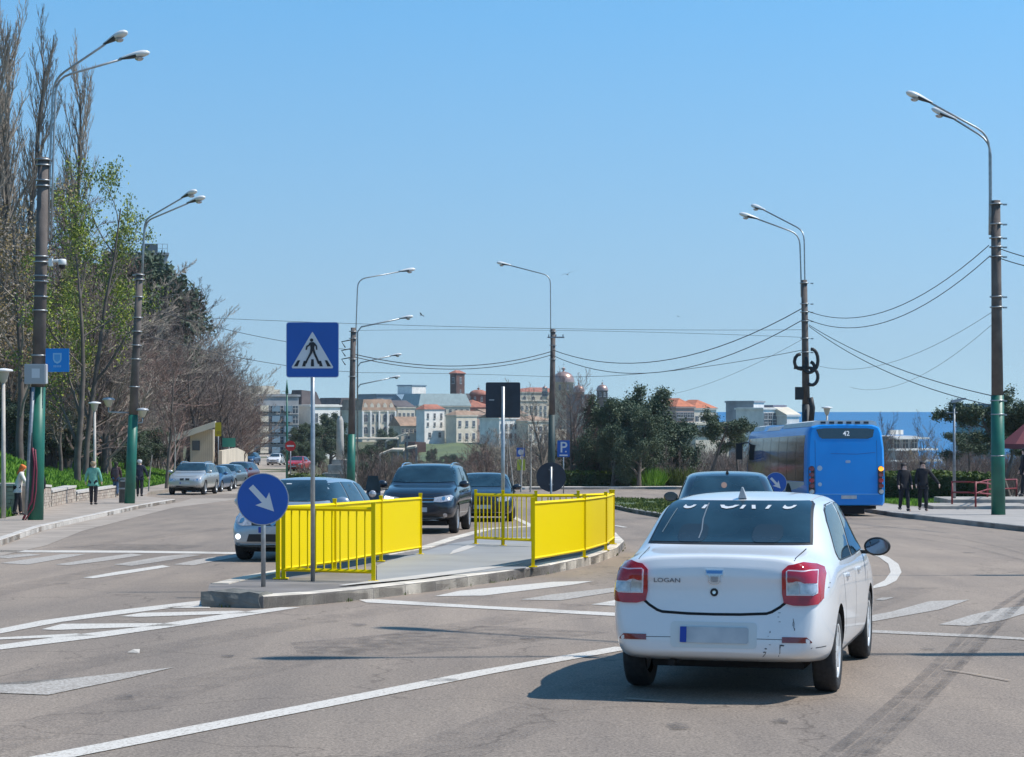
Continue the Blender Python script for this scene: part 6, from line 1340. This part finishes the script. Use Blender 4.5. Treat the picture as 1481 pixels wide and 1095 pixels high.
person('companion in black stretching one hand out to the side on the right pavement', (13.50, 63.6, gz(63.6) + .13), 1.66, PI - .1, c_black, c_black, h_dark, .84, .10, face=True, elbowR=None, armL=(.0, .30))
person('dark dressed figure cut by the right edge of the picture', (17.6, 66.5, gz(66.5) + .55), 1.7, PI / 2, c_black, c_black, h_dark, .80, .1)

# seagulls
def gull(label, u, v, y, span, tilt, rz):
    c = PX(u, v, y); r = thing('seagull', label, 'bird', tuple(c)); r.rotation_euler = (0, tilt, rz); s = span / 1.3
    me = skin_mesh('body', [(0, -.26 * s, 0), (0, -.12 * s, .0), (0, .08 * s, .01), (0, .2 * s, .03), (0, .27 * s, .02)], [(0, 1), (1, 2), (2, 3), (3, 4)], [.02 * s, .055 * s, .065 * s, .04 * s, .012 * s], M('gull_white', (.55, .55, .55), .7)); link('body', me, r)
    for sg in (-1, 1):
        a = MB(); P2 = [(0, .12, .02), (sg * .28, .16, .16), (sg * .64, .02, .10), (sg * .60, -.04, .10), (sg * .27, -.02, .15), (0, -.08, .02)]
        a.add([(x * s, y_ * s, z_ * s + dz) for dz in (0, -.012) for x, y_, z_ in P2], [(0, 1, 4, 5), (1, 2, 3, 4), (6, 11, 10, 7), (7, 10, 9, 8), (0, 6, 7, 1), (1, 7, 8, 2), (3, 9, 10, 4), (4, 10, 11, 5), (2, 8, 9, 3)]); a.obj('wing', [M('gull_wing', (.16, .17, .18), .7)], r)
gull('dark winged seagull flying near the middle pole lamp', 821, 397, 190, 1.35, -.3, .2)
gull('pale seagull gliding right of the pole behind the crossing sign', 610, 456, 230, 1.3, .35, 1.2)
gull('tiny distant seagull over the evergreen trees', 981, 458, 420, 1.2, .2, .6)
gull('distant seagull far to the right above the sea', 1372, 333, 480, 1.1, .2, .6)
# scooter behind the barrier
s_ = thing('motor_scooter', 'motor scooter mostly hidden behind the yellow barrier left of the dark blue car', 'scooter'); c_ = (-3.35, 47.5)
a = MB(); a.lathe([(.16, -.05), (.24, -.045), (.25, 0), (.24, .045), (.16, .05)], 20, (0, .60, .25), 'x'); a.obj('wheel', [m_rubber], s_); a = MB(); a.lathe([(.16, -.05), (.24, -.045), (.25, 0), (.24, .045), (.16, .05)], 20, (0, -.62, .25), 'x'); a.obj('wheel', [m_rubber], s_)
a = MB(); a.prism([(.70, .45), (.58, .95), (.40, 1.05), (.30, .6), (-.1, .35), (-.3, .75), (-.95, .85), (-.9, .55), (-.5, .28), (.4, .22)], -.17, .17, axis='x'); a.obj('fairing', [p_black], s_); a = MB(); a.tube([(-.35, .38, 1.10), (0, .45, 1.05), (.35, .38, 1.10)], .022, 8); a.obj('handlebar', [m_black], s_)
a = MB(); a.prism([(-.2, 1.05), (.2, 1.05), (.12, 1.42), (-.12, 1.42)], .50, .51); a.obj('windshield', [m_glass], s_); a = MB(); a.lathe([(.09, 0), (.07, .04), (.001, .05)], 14, (0, .60, .98), 'y'); a.obj('headlamp', [m_clear], s_)
for sg in (-1, 1): a = MB(); a.lathe([(.05, 0), (.04, .03), (.001, .04)], 10, (sg * .22, .60, .85), 'y'); a.obj('indicator', [m_amber], s_)
s_.matrix_world = ground_matrix(c_[0], c_[1], PI + .05)
# ------------------------------------------------------------------ trees, hedges, grass
def rnd_perp(d):
    a = Vector((random.gauss(0, 1), random.gauss(0, 1), random.gauss(0, 1))); return (a - d * a.dot(d)).normalized()
def grow(H, r, levels, nchild, ratio, spread, upw, wig=.12, first=.25, seg=5, lean=(0, 0), stop=99999, nsid=(6, 4, 3, 3, 3), rr=.55, minr=.004):
    """returns (trunk tubes, twig tubes, tip points) of a branching plant"""
    T_, B_, tips = MB(), MB(), []
    def br(p, d, L, r0, lv):
        n = seg if lv == 0 else max(3, seg - lv); pts = [p]; rs = [r0]; dirs = [d]
        for k in range(n):
            d = (d + rnd_perp(d) * wig * (1 if lv else .5) + Vector((0, 0, 1)) * upw * (.5 if lv else .0) / n * 2).normalized(); p = p + d * (L / n); pts.append(p); dirs.append(d)
            rs.append(max(minr, r0 * (1 - .8 * (k + 1) / n)))
        (T_ if lv == 0 else B_).tube(pts, rs, nsid[lv], cap=False)
        if lv >= levels: tips.extend([(q, d) for q in pts[1:]]); return
        nc = nchild[lv] 
        for i in range(nc):
            t = (first if lv == 0 else .18) + (1 - (first if lv == 0 else .18)) * (i + random.random() * .8) / nc; t = min(.98, t)
            f = t * n; j = min(n - 1, int(f)); q = pts[j].lerp(pts[j + 1], f - j); dd = dirs[j + 1]
            a = spread[lv] * random.uniform(.7, 1.25); nd = (dd * math.cos(a) + rnd_perp(dd) * math.sin(a)); nd.z += upw * .4; nd.normalize()
            LL = L * ratio[lv] * random.uniform(.65, 1.15) * (1 - .45 * t if lv == 0 else 1 - .3 * t)
            br(q, nd, LL, max(minr, r0 * (1 - .75 * t) * rr), lv + 1)
    br(Vector((0, 0, -.3)), Vector((lean[0], lean[1], 1)).normalized(), H, r, 0)
    return T_, B_, tips
def leaves(tips, n_per, size, jit, mats, droop=0., name='foliage', flat=.0):
    vs, fs, mi = [], [], []
    for p, d in tips:
        for k in range(n_per):
            c = p + Vector((random.gauss(0, 1), random.gauss(0, 1), random.gauss(0, 1) - droop)) * jit; s = size * random.uniform(.6, 1.3)
            a = Vector((random.gauss(0, 1), random.gauss(0, 1), random.gauss(0, 1) * (1 - flat))).normalized(); b = a.cross(Vector((random.gauss(0, 1), random.gauss(0, 1), random.gauss(0, 1)))).normalized()
            o = len(vs); vs += [c - a * s * .5, c + b * s * .32, c + a * s * .5, c - b * s * .32]; fs.append((o, o + 1, o + 2, o + 3)); mi.append(random.randrange(len(mats)))
    return mesh(name, vs, fs, mats, mi)
def proto(T_, B_, bark, twig, fol=None):
    o = [('trunk', T_.me('trunk', [bark], False)), ('crown', B_.me('crown', [twig], False))]
    if fol: o.append(('foliage', fol))
    return o
def plant(name, label, cat, pr, x, y, s=1., rz=None, group=None, z=None, sz=1., mats=None):
    r = thing(name, label, cat, (x, y, (T(x, y) if z is None else z)), random.uniform(0, 6.28) if rz is None else rz, group); r.scale = (s, s, s * sz)
    for nm, me in pr: link(nm, me, r)
    return r
random.seed(41)
# bare tree kinds
bare = []
for k in range(4):
    T_, B_, tp = grow(7.5, .17, 4, (13, 8, 6, 6), (.56, .5, .5, .45), (.85, .7, .65, .6), .25, .16, .14, 6, minr=.006); bare.append(proto(T_, B_, m_bark, (m_twig, m_twigr, m_twig, m_twigp)[k]))
thick = []
for k in range(3):                                        # many-stemmed thicket
    A_, C_ = MB(), MB()
    for j in range(11):
        T_, B_, tp = grow(random.uniform(3.2, 5.2), .05, 3, (9, 6, 4), (.45, .45, .45), (.5, .55, .6), .3, .14, .1, 5, (random.gauss(0, .28), random.gauss(0, .28)), nsid=(4, 3, 3, 3), minr=.007)
        dx, dy = random.gauss(0, 1.1), random.gauss(0, 1.1)
        A_.add([(x + dx, y + dy, z) for x, y, z in T_.v], T_.f); C_.add([(x + dx, y + dy, z) for x, y, z in B_.v], B_.f)
    thick.append([('stems', A_.me('stems', [m_bark], False)), ('twigs', C_.me('twigs', [(m_twigp, m_twig, m_twigr)[k]], False))])
pop = []
for k in range(2):
    T_, B_, tp = grow(20, .24, 3, (48, 11, 6), (.27, .42, .45), (.34, .38, .45), .5, .08, .10, 9, minr=.009); pop.append((proto(T_, B_, m_bark, m_twigp), tp))
spr = []
for k, (lm, tw) in enumerate((((m_leafy, m_leafg), m_bark), ((m_leafg, m_leafy), m_bark), ((m_leafb, m_twigp), m_twigp))):
    T_, B_, tp = grow(7.5, .12, 3, (9, 6, 5), (.55, .5, .45), (.8, .7, .65), .25, .18, .2, 6); spr.append(proto(T_, B_, m_bark, tw, leaves(tp, 8, .085, .13, lm)))
ever = []
for k in range(2):                                        # dense round evergreen
    T_, B_, tp = grow(5.0, .24, 3, (14, 8, 5), (.62, .5, .42), (1.05, .8, .7), .12, .15, .22, 6); ever.append(proto(T_, B_, m_bark, m_bark, leaves(tp, 20, .13, .16, (m_leafo, m_leafo, m_leafd))))
pine = []
for k in range(2):                                        # umbrella pine with leaning trunk and clumped needles
    T_, B_, tp = grow(5.0, .14, 3, (9, 7, 5), (.50, .42, .36), (1.25, .75, .7), .10, .14, .70, 6, (.26 if k == 0 else -.1, .05)); pine.append(proto(T_, B_, m_bark, m_bark, leaves(tp, 15, .10, .11, (m_leafd, m_leafo), flat=.4)))
con = []
T_, B_, tp = grow(9.0, .2, 2, (46, 9), (.38, .42), (1.25, .6), .05, .08, .06, 8); con.append(proto(T_, B_, m_bark, m_bark, leaves(tp, 11, .22, .16, (m_leafd, m_leafo))))

ZN = ((25, 'at the left border of the picture'), (60, 'left of the leftmost utility pole'), (95, 'behind the blue banner'), (125, 'above the lady in green'), (150, 'above the slender park lamp'), (180, 'between the two left poles'), (205, 'behind the second green pole'), (235, 'above the man beside the bin'), (265, 'above the silver parked car'), (300, 'above the beige kiosk'), (325, 'by the yellow sign board'), (350, 'above the mint screen'), (420, 'before the apartment block'), (480, 'left of the stone column'), (520, 'beside the green pole base'), (560, 'before the palace'), (600, 'below the white canopies'), (640, 'before the bright white house'), (680, 'before the shuttered beige house'), (710, 'left of the square sign post'), (735, 'behind the square sign post'), (760, 'by the information sign'), (790, 'left of the middle pole'), (810, 'behind the middle pole'), (835, 'right of the parking sign'), (870, 'behind the round dark sign hedge'), (910, 'left behind the evergreens'), (950, 'behind the evergreens'), (1000, 'right behind the evergreens'), (1050, 'around the leaning pine'), (1100, 'left of the bus front'), (1170, 'behind the bus flank'), (1275, 'behind the bus'), (1300, 'just right of the bus'), (1345, 'behind the two walkers'), (1378, 'left of the slim modern lamp'), (1410, 'right of the slim modern lamp'), (1440, 'left of the rightmost pole'), (9999, 'right of the rightmost pole'))
def zone(u): return next(t for k, t in ZN if u < k)
def H_at(u, v, y): p = PX(u, v, y); return p.z - T(p.x, y)
def put(name, label, pr, u, vtop, y, Hp, group=None, cat='tree', rz=None, sx=1.):
    x = (u - CX) * y / F; h = H_at(u, vtop, y); s = h / Hp
    r = plant(name, label, cat, pr, x, y, s, rz, group); r.scale = (s * sx, s * sx, s); return r
# poplars and leafing trees at the far left
for i, (u, v, y, sx) in enumerate(((-6, 15, 134, 1.2), (16, 70, 130, 1.15), (38, 95, 138, 1.0), (93, 125, 142, .95), (110, 280, 150, .9), (-30, 60, 128, 1.1))):
    put('poplar_tree', ('tallest bare poplar at the left edge of the picture', 'second bare poplar beside the tallest one', 'third bare poplar nearest the left lamp pole', 'slim bare poplar standing apart right of the pole', 'small bare poplar lost among the leafing trees', 'bare poplar at the very border of the frame')[i], pop[i % 2][0], u, v, y, 20, 'poplars at the left', sx=sx)
put('leafing_tree', 'leaning tree with fresh green leaves reaching over the street on the left', spr[1], 122, 215, 118, 8.6, 'leafing trees on the left', rz=.6, sx=.72)
put('leafing_tree', 'bright yellow green tree behind the leftmost pole', spr[0], 112, 300, 104, 8.6, 'leafing trees on the left', rz=2.)
put('leafing_tree', 'tall ochre tree at the left edge', spr[2], 30, 250, 112, 8.6, 'leafing trees on the left')
put('leafing_tree', 'lower yellow green tree above the blue banner', spr[0], 96, 425, 126, 8.6, 'leafing trees on the left')
put('leafing_tree', 'ochre leaved bush tree beside the blue banner', spr[2], 88, 500, 118, 8.6, 'leafing trees on the left', sx=1.3)
put('leafing_tree', 'ochre tree filling the left border', spr[2], -14, 330, 124, 8.6, 'leafing trees on the left')
put('leafing_tree', 'ochre tinted tree low on the left bank', spr[2], 20, 440, 122, 8.6, 'leafing trees on the left')
for i, (u, v, y) in enumerate(((104, 345, 138), (92, 400, 132), (112, 455, 128))): put('leafing_tree', ('bright yellow green crown high behind the leftmost pole', 'bright yellow green crown right of the security camera', 'bright yellow green crown just above the blue banner')[i], spr[0], u, v, y, 8.6, 'leafing trees on the left', sx=.55)
for i, (u, v, y) in enumerate(((24, 575, 122), (50, 585, 126), (78, 592, 124), (4, 580, 118), (182, 610, 142), (206, 612, 146))):
    put('evergreen_shrub', ('dark evergreen shrub behind the stone wall left of the pole', 'dark evergreen shrub directly behind the leftmost pole', 'small evergreen right of the leftmost pole', 'evergreen at the left border over the wall', 'evergreen shrub left of the second green pole', 'dark evergreen shrub right of the second green pole')[i], ever[i % 2], u, v, y, 5.9, 'evergreen shrubs on the left bank', 'shrub', sx=1.3)
for i, (u, v, y, sx) in enumerate(((184, 374, 205, 1.0), (208, 366, 200, 1.1), (228, 386, 206, 1.0), (152, 392, 215, 1.0))):
    put('conifer_tree', ('dark conifer left of the second lamp', 'dark conifer directly behind the second lamp pole', 'dark conifer farthest right on the hill top', 'dark conifer under the terrace building')[i], con[0], u, v, y, 9.6, 'dark conifers on the left hill', sx=sx)
# bare trees on the left bank, falling in height along the street
random.seed(77)
spots = [(70, 330, 150), (125, 395, 140), (150, 430, 136), (165, 400, 150), (182, 450, 142), (200, 425, 150), (220, 440, 152), (238, 440, 158), (205, 480, 140), (252, 455, 160), (262, 478, 165), (280, 486, 168), (296, 498, 172), (300, 492, 185), (318, 510, 178), (322, 516, 195), (335, 524, 200), (346, 534, 215), (352, 548, 225), (240, 500, 150), (272, 500, 158), (160, 490, 132), (130, 470, 130), (100, 400, 140), (48, 300, 150), (232, 430, 155), (18, 320, 132), (45, 345, 130), (95, 400, 128), (120, 440, 126), (70, 470, 124), (110, 500, 122), (150, 455, 128), (85, 360, 136), (110, 380, 145), (140, 420, 138), (190, 470, 134), (225, 470, 146), (60, 430, 134), (20, 380, 140), (175, 520, 130), (210, 530, 138), (288, 470, 155), (310, 486, 165), (328, 500, 175), (244, 446, 150), (300, 520, 160), (340, 550, 190), (180, 395, 165), (215, 405, 170)]
spots = [(u, v, y) for u, v, y in spots if not (v < 425 and 130 < u < 245)]
def sy(u, v, y): return (u - (14 if u > 290 else 0), v + (32 if u > 262 else 10 if u > 245 else 0) + (18 if 145 < u < 235 else 0), y if u < 170 else min(y + 45, 260))
for i, (u, v, y) in enumerate([sy(*q) for q in spots]): put('bare_tree', ('tall' if v < 430 else 'lower') + ' leafless brown tree ' + zone(u), bare[i % 4], u, v + random.uniform(-6, 6), y, 8.4, 'leafless trees on the left bank', sx=1.4 if u < 270 else 1.15)
for i in range(34):
    u = random.uniform(-10, 235); y = random.uniform(124, 150) + u * .05 + (30 if u > 140 else 0); put('thicket_shrub', 'leafless undergrowth shrub on the left bank ' + zone(u), thick[i % 3], u, 575 + random.uniform(-30, 30), y, 5.4, 'thicket on the left bank', 'shrub', sx=1.1)
for i in range(46):
    u = random.uniform(165, 362); vt = 440 + max(0, u - 225) * .90 + random.uniform(0, 55); y = random.uniform(185, 250); put('bare_tree', 'leafless tree in the dense row ' + zone(u), bare[(i + 2) % 4], u, vt, y, 8.4, 'leafless trees on the left bank', sx=1.3)
# big trunk beside the parked cars
put('bare_tree', 'leafless tree with thick dark leaning trunk right behind the silver parked car', bare[1], 240, 505, 112, 8.4, sx=.75)
for u, y in ((305, 132), (322, 155)): pass
# pale slim trunks
for i, (u, vb, vt) in enumerate(((743, 712, 630), (767, 714, 625), (753, 714, 640), (735, 712, 640), (250, 690, 600), (215, 690, 640))):
    y = 108 if u > 400 else 104; x = (u - CX) * y / F; T_, B_, tp = grow((vb - vt) * y / F + .6, .06, 2, (7, 5), (.35, .4), (.5, .5), .4, .1, .45, 5); plant('young_tree', ('pale slim young tree left of the information sign', 'tallest pale young tree right of the information sign', 'thin young tree behind the information sign', 'young tree nearest the far barrier', 'pale birch like trunk behind the silver parked car', 'pale stem beside the second green pole')[i], 'tree', proto(T_, B_, m_birch, m_twigp), x, y, group='young pale trees')
# middle ground thicket between hedge and old town
random.seed(99)
for i in range(120):
    u = random.uniform(520, 1110); y = random.uniform(118, 330); v = 640 + (330 - y) * .0 + random.uniform(-10, 26) + (12 if u < 700 else 0)
    if 590 < u < 706: v = max(v, 664); y = random.uniform(118, 250)
    put('thicket_shrub', ('near' if y < 200 else 'farther') + ' leafless brown shrub of the park hollow ' + zone(u), thick[i % 3], u, v, y, 5.4, 'thicket in the park hollow', 'shrub', sx=1.35)
for i, (u, v, y) in enumerate(((700, 630, 170), (725, 628, 150), (755, 622, 180), (775, 618, 150), (710, 635, 200), (740, 626, 140), (765, 630, 210), (690, 640, 150), (800, 612, 150), (820, 618, 170), (840, 610, 140), (865, 630, 200), (650, 668, 130), (625, 672, 125), (675, 650, 160), (826, 548, 122), (838, 580, 128), (789, 560, 124), (850, 610, 160), (880, 620, 150), (900, 640, 180), (960, 640, 170), (990, 630, 200), (1045, 625, 210), (1075, 640, 180), (1100, 650, 170), (640, 655, 160), (600, 660, 150), (560, 650, 140))):
    put('bare_tree', ('tall upright leafless tree ' if v < 600 else 'leafless tree of the park hollow ') + zone(u), bare[(i * 3) % 4], u, v, y, 8.4, 'tall leafless trees by the middle pole' if 785 < u < 835 else 'leafless trees in the park hollow', sx=.8 if 785 < u < 835 else 1.2)
# green shrubs around the column and palace
for i, (u, v, y) in enumerate(((440, 618, 230), (462, 608, 240), (478, 604, 250), (430, 640, 200), (455, 640, 210), (540, 640, 200), (560, 625, 420), (590, 662, 180), (700, 645, 330), (520, 665, 150), (628, 652, 420), (652, 655, 400), (690, 655, 380), (608, 664, 380), (668, 662, 330))):
    put('evergreen_shrub', ('dark green tree right of the no entry sign', 'tall green tree beside the crossing sign post', 'green tree left of the stone column', 'low green bush above the red car', 'green bush left of the crossing sign post', 'green bush right of the green pole base', 'dark bush in front of the palace', 'bush under the white canopy', 'bush right of the grass slope', 'bush at the left foot of the hollow', 'first bush on the grass slope', 'second bush on the grass slope', 'bush at the right end of the grass slope', 'bush below the dark brown wall', 'bush at the foot of the grass slope')[i], ever[i % 2], u, v, y, 5.9, 'green bushes in the middle distance', 'tree', sx=1.1)
for i, (u, v, y) in enumerate(((470, 655, 170), (500, 655, 150), (445, 660, 160), (545, 675, 140), (610, 680, 135), (665, 672, 140))):
    put('thicket_shrub', 'reddish leafless shrub near the column and red car', thick[2], u, v, y, 5.4, 'reddish shrubs by the column', 'shrub', sx=1.4)
# evergreens and pines on the right
for i, (u, v, y, sx) in enumerate(((866, 590, 122, .95), (902, 573, 124, 1.0), (938, 577, 126, 1.0), (968, 598, 128, .85), (925, 604, 118, .95), (885, 612, 119, .9))):
    put('evergreen_tree', ('leftmost dark evergreen of the group above the hedge', 'tallest dark evergreen above the hedge', 'evergreen right of the tallest one', 'evergreen at the right shoulder of the group', 'evergreen with forked trunk low in the group', 'low evergreen at the left of the group')[i], ever[i % 2], u, v, y, 5.7, 'dark evergreens above the hedge', sx=sx)
put('pine_tree', 'leaning pine with flat crown and bare trunk left of the bus', pine[0], 1018, 592, 116, 5.5, rz=.2, sx=1.25)
put('pine_tree', 'darker pine crown spreading behind the front of the bus', pine[1], 1070, 604, 122, 5.5, rz=1.2, sx=1.0)
for i, (u, v, y) in enumerate(((1462, 550, 84), (1488, 560, 82), (1445, 590, 88), (1410, 612, 92))):
    put('pine_tree', ('pine right of the rightmost pole, tallest', 'pine cut by the right edge of the picture', 'pine immediately behind the rightmost pole', 'low spreading pine left of the rightmost pole')[i], pine[i % 2], u, v, y, 5.9, 'pines at the right edge', sx=1.25)
random.seed(123)
for i in range(44):
    u = random.uniform(1095, 1490); y = random.uniform(86, 190); v = random.uniform(632, 672) if u > 1275 else random.uniform(640, 665)
    put('thicket_shrub', ('near' if y < 135 else 'farther') + ' leafless shrub on the sea slope ' + zone(u), thick[i % 3], u, v, y, 5.4, 'thicket on the sea slope', 'shrub', sx=1.2)
for i, (u, v, y) in enumerate(((1284, 605, 170), (1340, 612, 180), (1362, 622, 160), (1400, 625, 150), (1312, 640, 140), (1440, 640, 120), (1256, 640, 160), (1385, 640, 130), (1400, 632, 140), (1420, 636, 120), (1372, 650, 115), (1300, 650, 120))):
    put('bare_tree', 'slender leafless tree before the sea ' + zone(u), bare[(i + 1) % 4], u, v, y, 8.4, 'leafless trees on the sea slope', sx=.7)
put('leafing_tree', 'ochre tinted shrub left of the slim modern lamp', spr[2], 1325, 648, 120, 8.6, sx=1.4); put('leafing_tree', 'orange tinted shrub right of the rightmost pole', spr[2], 1468, 640, 95, 8.6, sx=1.5)

# hedges: a core plus leaves all over it
def hedge(label, pts, w, h, mats, n_leaf=90, name='hedge', size=.11, top=None):
    base = Vector((pts[0][0], pts[0][1], T(*pts[0]))); r = thing(name, label, 'hedge', tuple(base)); vs, fs, mi = [], [], []; core = MB()
    P_ = resample(pts, 1.0)
    for a, b in zip(P_, P_[1:]):
        m_ = (a + b) / 2; d = b - a; zz = T(m_.x, m_.y) - base.z; hh = h * (1 + .06 * noise.noise(Vector((m_.x, m_.y, 0))))
        core.box((m_.x - base.x, m_.y - base.y, zz + hh * .46), (d.length * 1.05, w * .85, hh * .92), math.atan2(d.y, d.x))
        n = Vector((-d.y, d.x)).normalized()
        for k in range(n_leaf):
            t = random.random(); f = random.random()
            if f < .62: o = -w * .5 * random.uniform(.82, 1.06); z = hh * random.random()
            elif f < .72: o = w * .5 * random.uniform(.85, 1.05); z = hh * random.random()
            else: o = w * random.uniform(-.5, .5); z = hh * random.uniform(.92, 1.06)
            c = Vector((m_.x + d.x * (t - .5) + n.x * o, m_.y + d.y * (t - .5) + n.y * o, zz + base.z + z)) - base; s = size * random.uniform(.6, 1.4)
            a_ = Vector((random.gauss(0, 1), random.gauss(0, 1), random.gauss(0, 1))).normalized(); b_ = a_.cross(Vector((random.gauss(0, 1), random.gauss(0, 1), 1))).normalized()
            i0 = len(vs); vs += [c - a_ * s, c + b_ * s * .6, c + a_ * s, c - b_ * s * .6]; fs.append((i0, i0 + 1, i0 + 2, i0 + 3)); mi.append(1 if (top and z > hh * .9) else 0)  # uppermost leaves take the paler green: sunlight put into the colour
    core.obj('core', [m_hedge], r); link('leaves', mesh('leaves', vs, fs, mats, mi), r); return r
hp = lambda u, y: ((u - CX) * y / F, y)
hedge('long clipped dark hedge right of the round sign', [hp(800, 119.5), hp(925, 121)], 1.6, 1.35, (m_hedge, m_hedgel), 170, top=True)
hedge('looser reddish green hedge beneath the evergreens', [hp(935, 121), hp(1000, 122.5)], 1.8, 1.4, (m_leafo, m_hedgel), 150)
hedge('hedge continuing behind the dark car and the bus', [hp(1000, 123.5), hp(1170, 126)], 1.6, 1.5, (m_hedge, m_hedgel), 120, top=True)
hedge('dark hedge with top coloured as if lit behind the two walkers in black', [(14.6, 80), (19.0, 76)], 1.4, 1.35, (m_hedge, m_hedgel), 420, top=True, size=.08)
hedge('yellow green hedge right of the rightmost pole', [(19.8, 74), (24, 74)], 1.2, 1.2, (m_hedgel, m_hedgel), 300, size=.08)
hedge('low yellow green hedge at the mouth of the side street', [(-14.5, 128), (-11.5, 127)], 1.5, .75, (m_hedgel, m_hedgel), 200, size=.08)
def tuft(label, x, y, z, w, h, n, mat, name='grass_tuft', cat='grass', kind=None, lean=.35, bw=.012):
    vs, fs = [], []
    for k in range(n):
        a = random.uniform(0, 6.28); rr = w * math.sqrt(random.random()); p = Vector((rr * math.cos(a), rr * math.sin(a) * .8, 0)); hh = h * random.uniform(.5, 1.1); d = Vector((random.gauss(0, lean), random.gauss(0, lean), 1)).normalized()
        q = random.uniform(0, 3.14); b = Vector((math.cos(q), math.sin(q), 0)) * bw; o = len(vs); vs += [p - b, p + b, p + d * hh * .6 + b * .7, p + d * hh, p + d * hh * .6 - b * .7]; fs += [(o, o + 1, o + 2, o + 4), (o + 4, o + 2, o + 3)]
    ob = link(name, mesh(name, vs, fs, [mat]), None, (x, y, z)); return tagk(ob, label, None if kind == 'stuff' else cat, None, kind)
x, y = hp(938, 119.2); tuft('bright green leafy clump in front of the hedge left', x, y, gz(y) + .1, .95, 1.25, 900, m_blade, 'bright_shrub', 'shrub', bw=.03)
x, y = hp(985, 119.8); tuft('duller green clump in front of the reddish hedge', x, y, gz(y) + .1, 1.0, 1.2, 800, m_hedgel, 'bright_shrub', 'shrub', bw=.03)
# grass cover: blades scattered over banks and verges
def grassfield(label, fn, n, h, mat, bw=.02):
    vs, fs = [], []
    for k in range(n):
        p = fn()
        if p is None: continue
        p = Vector(p); hh = h * random.uniform(.4, 1.2); d = Vector((random.gauss(0, .35), random.gauss(0, .35), 1)).normalized(); q = random.uniform(0, 3.14); b = Vector((math.cos(q), math.sin(q), 0)) * bw * random.uniform(.6, 1.5)
        o = len(vs); vs += [p - b, p + b, p + d * hh * .6 + b, p + d * hh, p + d * hh * .6 - b]; fs += [(o, o + 1, o + 2, o + 4), (o + 4, o + 2, o + 3)]
    ob = link('grass', mesh('grass', vs, fs, [mat, m_leafy]), None); return tagk(ob, label, kind='stuff')
def f1():
    y = random.uniform(56, 160); x = lerpt(XW, y) - .2 - abs(random.gauss(0, 5.5)); return (x, y, T(x, y))
grassfield('lush green weeds covering the bank above the stone wall', f1, 110000, .40, m_blade, .05)
vpp = [Vector(p) for p in vp]
def inpoly(x, y, P_):
    c = False; j = len(P_) - 1
    for i in range(len(P_)):
        if (P_[i][1] > y) != (P_[j][1] > y) and x < (P_[j][0] - P_[i][0]) * (y - P_[i][1]) / (P_[j][1] - P_[i][1]) + P_[i][0]: c = not c
        j = i
    return c
bx0, bx1 = min(p.x for p in vpp), max(p.x for p in vpp); by0, by1 = min(p.y for p in vpp), max(p.y for p in vpp)
def f2():
    x, y = random.uniform(bx0, bx1), random.uniform(by0, by1)
    return (x, y, gz(y) + .12) if inpoly(x, y, vpp) and noise.noise(Vector((x * .8, y * .4, 0))) > -.25 else None
grassfield('patchy low grass on the verge island', f2, 16000, .10, m_hedgel, .015)
def f3():
    x, y = random.uniform(14.5, 20), random.uniform(70, 79); return (x, y, gz(y) + .15) 
grassfield('green grass strip between the walkers and the hedge', f3, 9000, .18, m_blade, .02)
def f4():
    y = random.uniform(22, 48); side = random.random(); P_ = ipw; i = random.randrange(len(P_)); a, b = Vector(P_[i]), Vector(P_[(i + 1) % len(P_)]); q = a.lerp(b, random.random()); t = (b - a).normalized(); n = Vector((t.y, -t.x)) * random.uniform(0, .05)
    return (q.x + n.x, q.y + n.y, gz(q.y)) if noise.noise(Vector((q.x * 2, q.y * 2, 0))) > .2 else None
grassfield('sparse weeds along the kerb of the refuge', f4, 500, .05, m_hedgel, .006)
# parasol and its shaded seat at the far right
p = PX(1492, 640, 80); r = thing('parasol', 'faded maroon parasol cut by the right edge', 'parasol', (p.x, p.y, T(p.x, p.y))); z = p.z - T(p.x, p.y)
a = MB(); a.lathe([(1.3, z - .25), (1.28, z - .05), (.1, z + .95), (.001, z + 1.0)], 8, sm=False); a.obj('canopy', [M('maroon_cloth', (.20, .05, .06), .8)], r); a = MB(); a.tube([(0, 0, -.2), (0, 0, z + .9)], .04, 8); a.obj('pole', [m_galvd], r)
# ------------------------------------------------------------------ light sea haze over the whole place
hz = MB(); hz.box((0, 1010, 25), (3400, 2180, 172))
hm = bpy.data.materials.new('sea_haze'); hm.use_nodes = True; hn = hm.node_tree; hn.nodes.remove(hn.nodes['Principled BSDF'])
pv = hn.nodes.new('ShaderNodeVolumePrincipled'); pv.inputs['Color'].default_value = (.86, .92, 1, 1); pv.inputs['Density'].default_value = .00014; pv.inputs['Anisotropy'].default_value = .2
hn.links.new(pv.outputs[0], hn.nodes['Material Output'].inputs['Volume'])
tagk(hz.obj('haze', [hm]), 'thin pale sea haze softening the far town', kind='stuff')
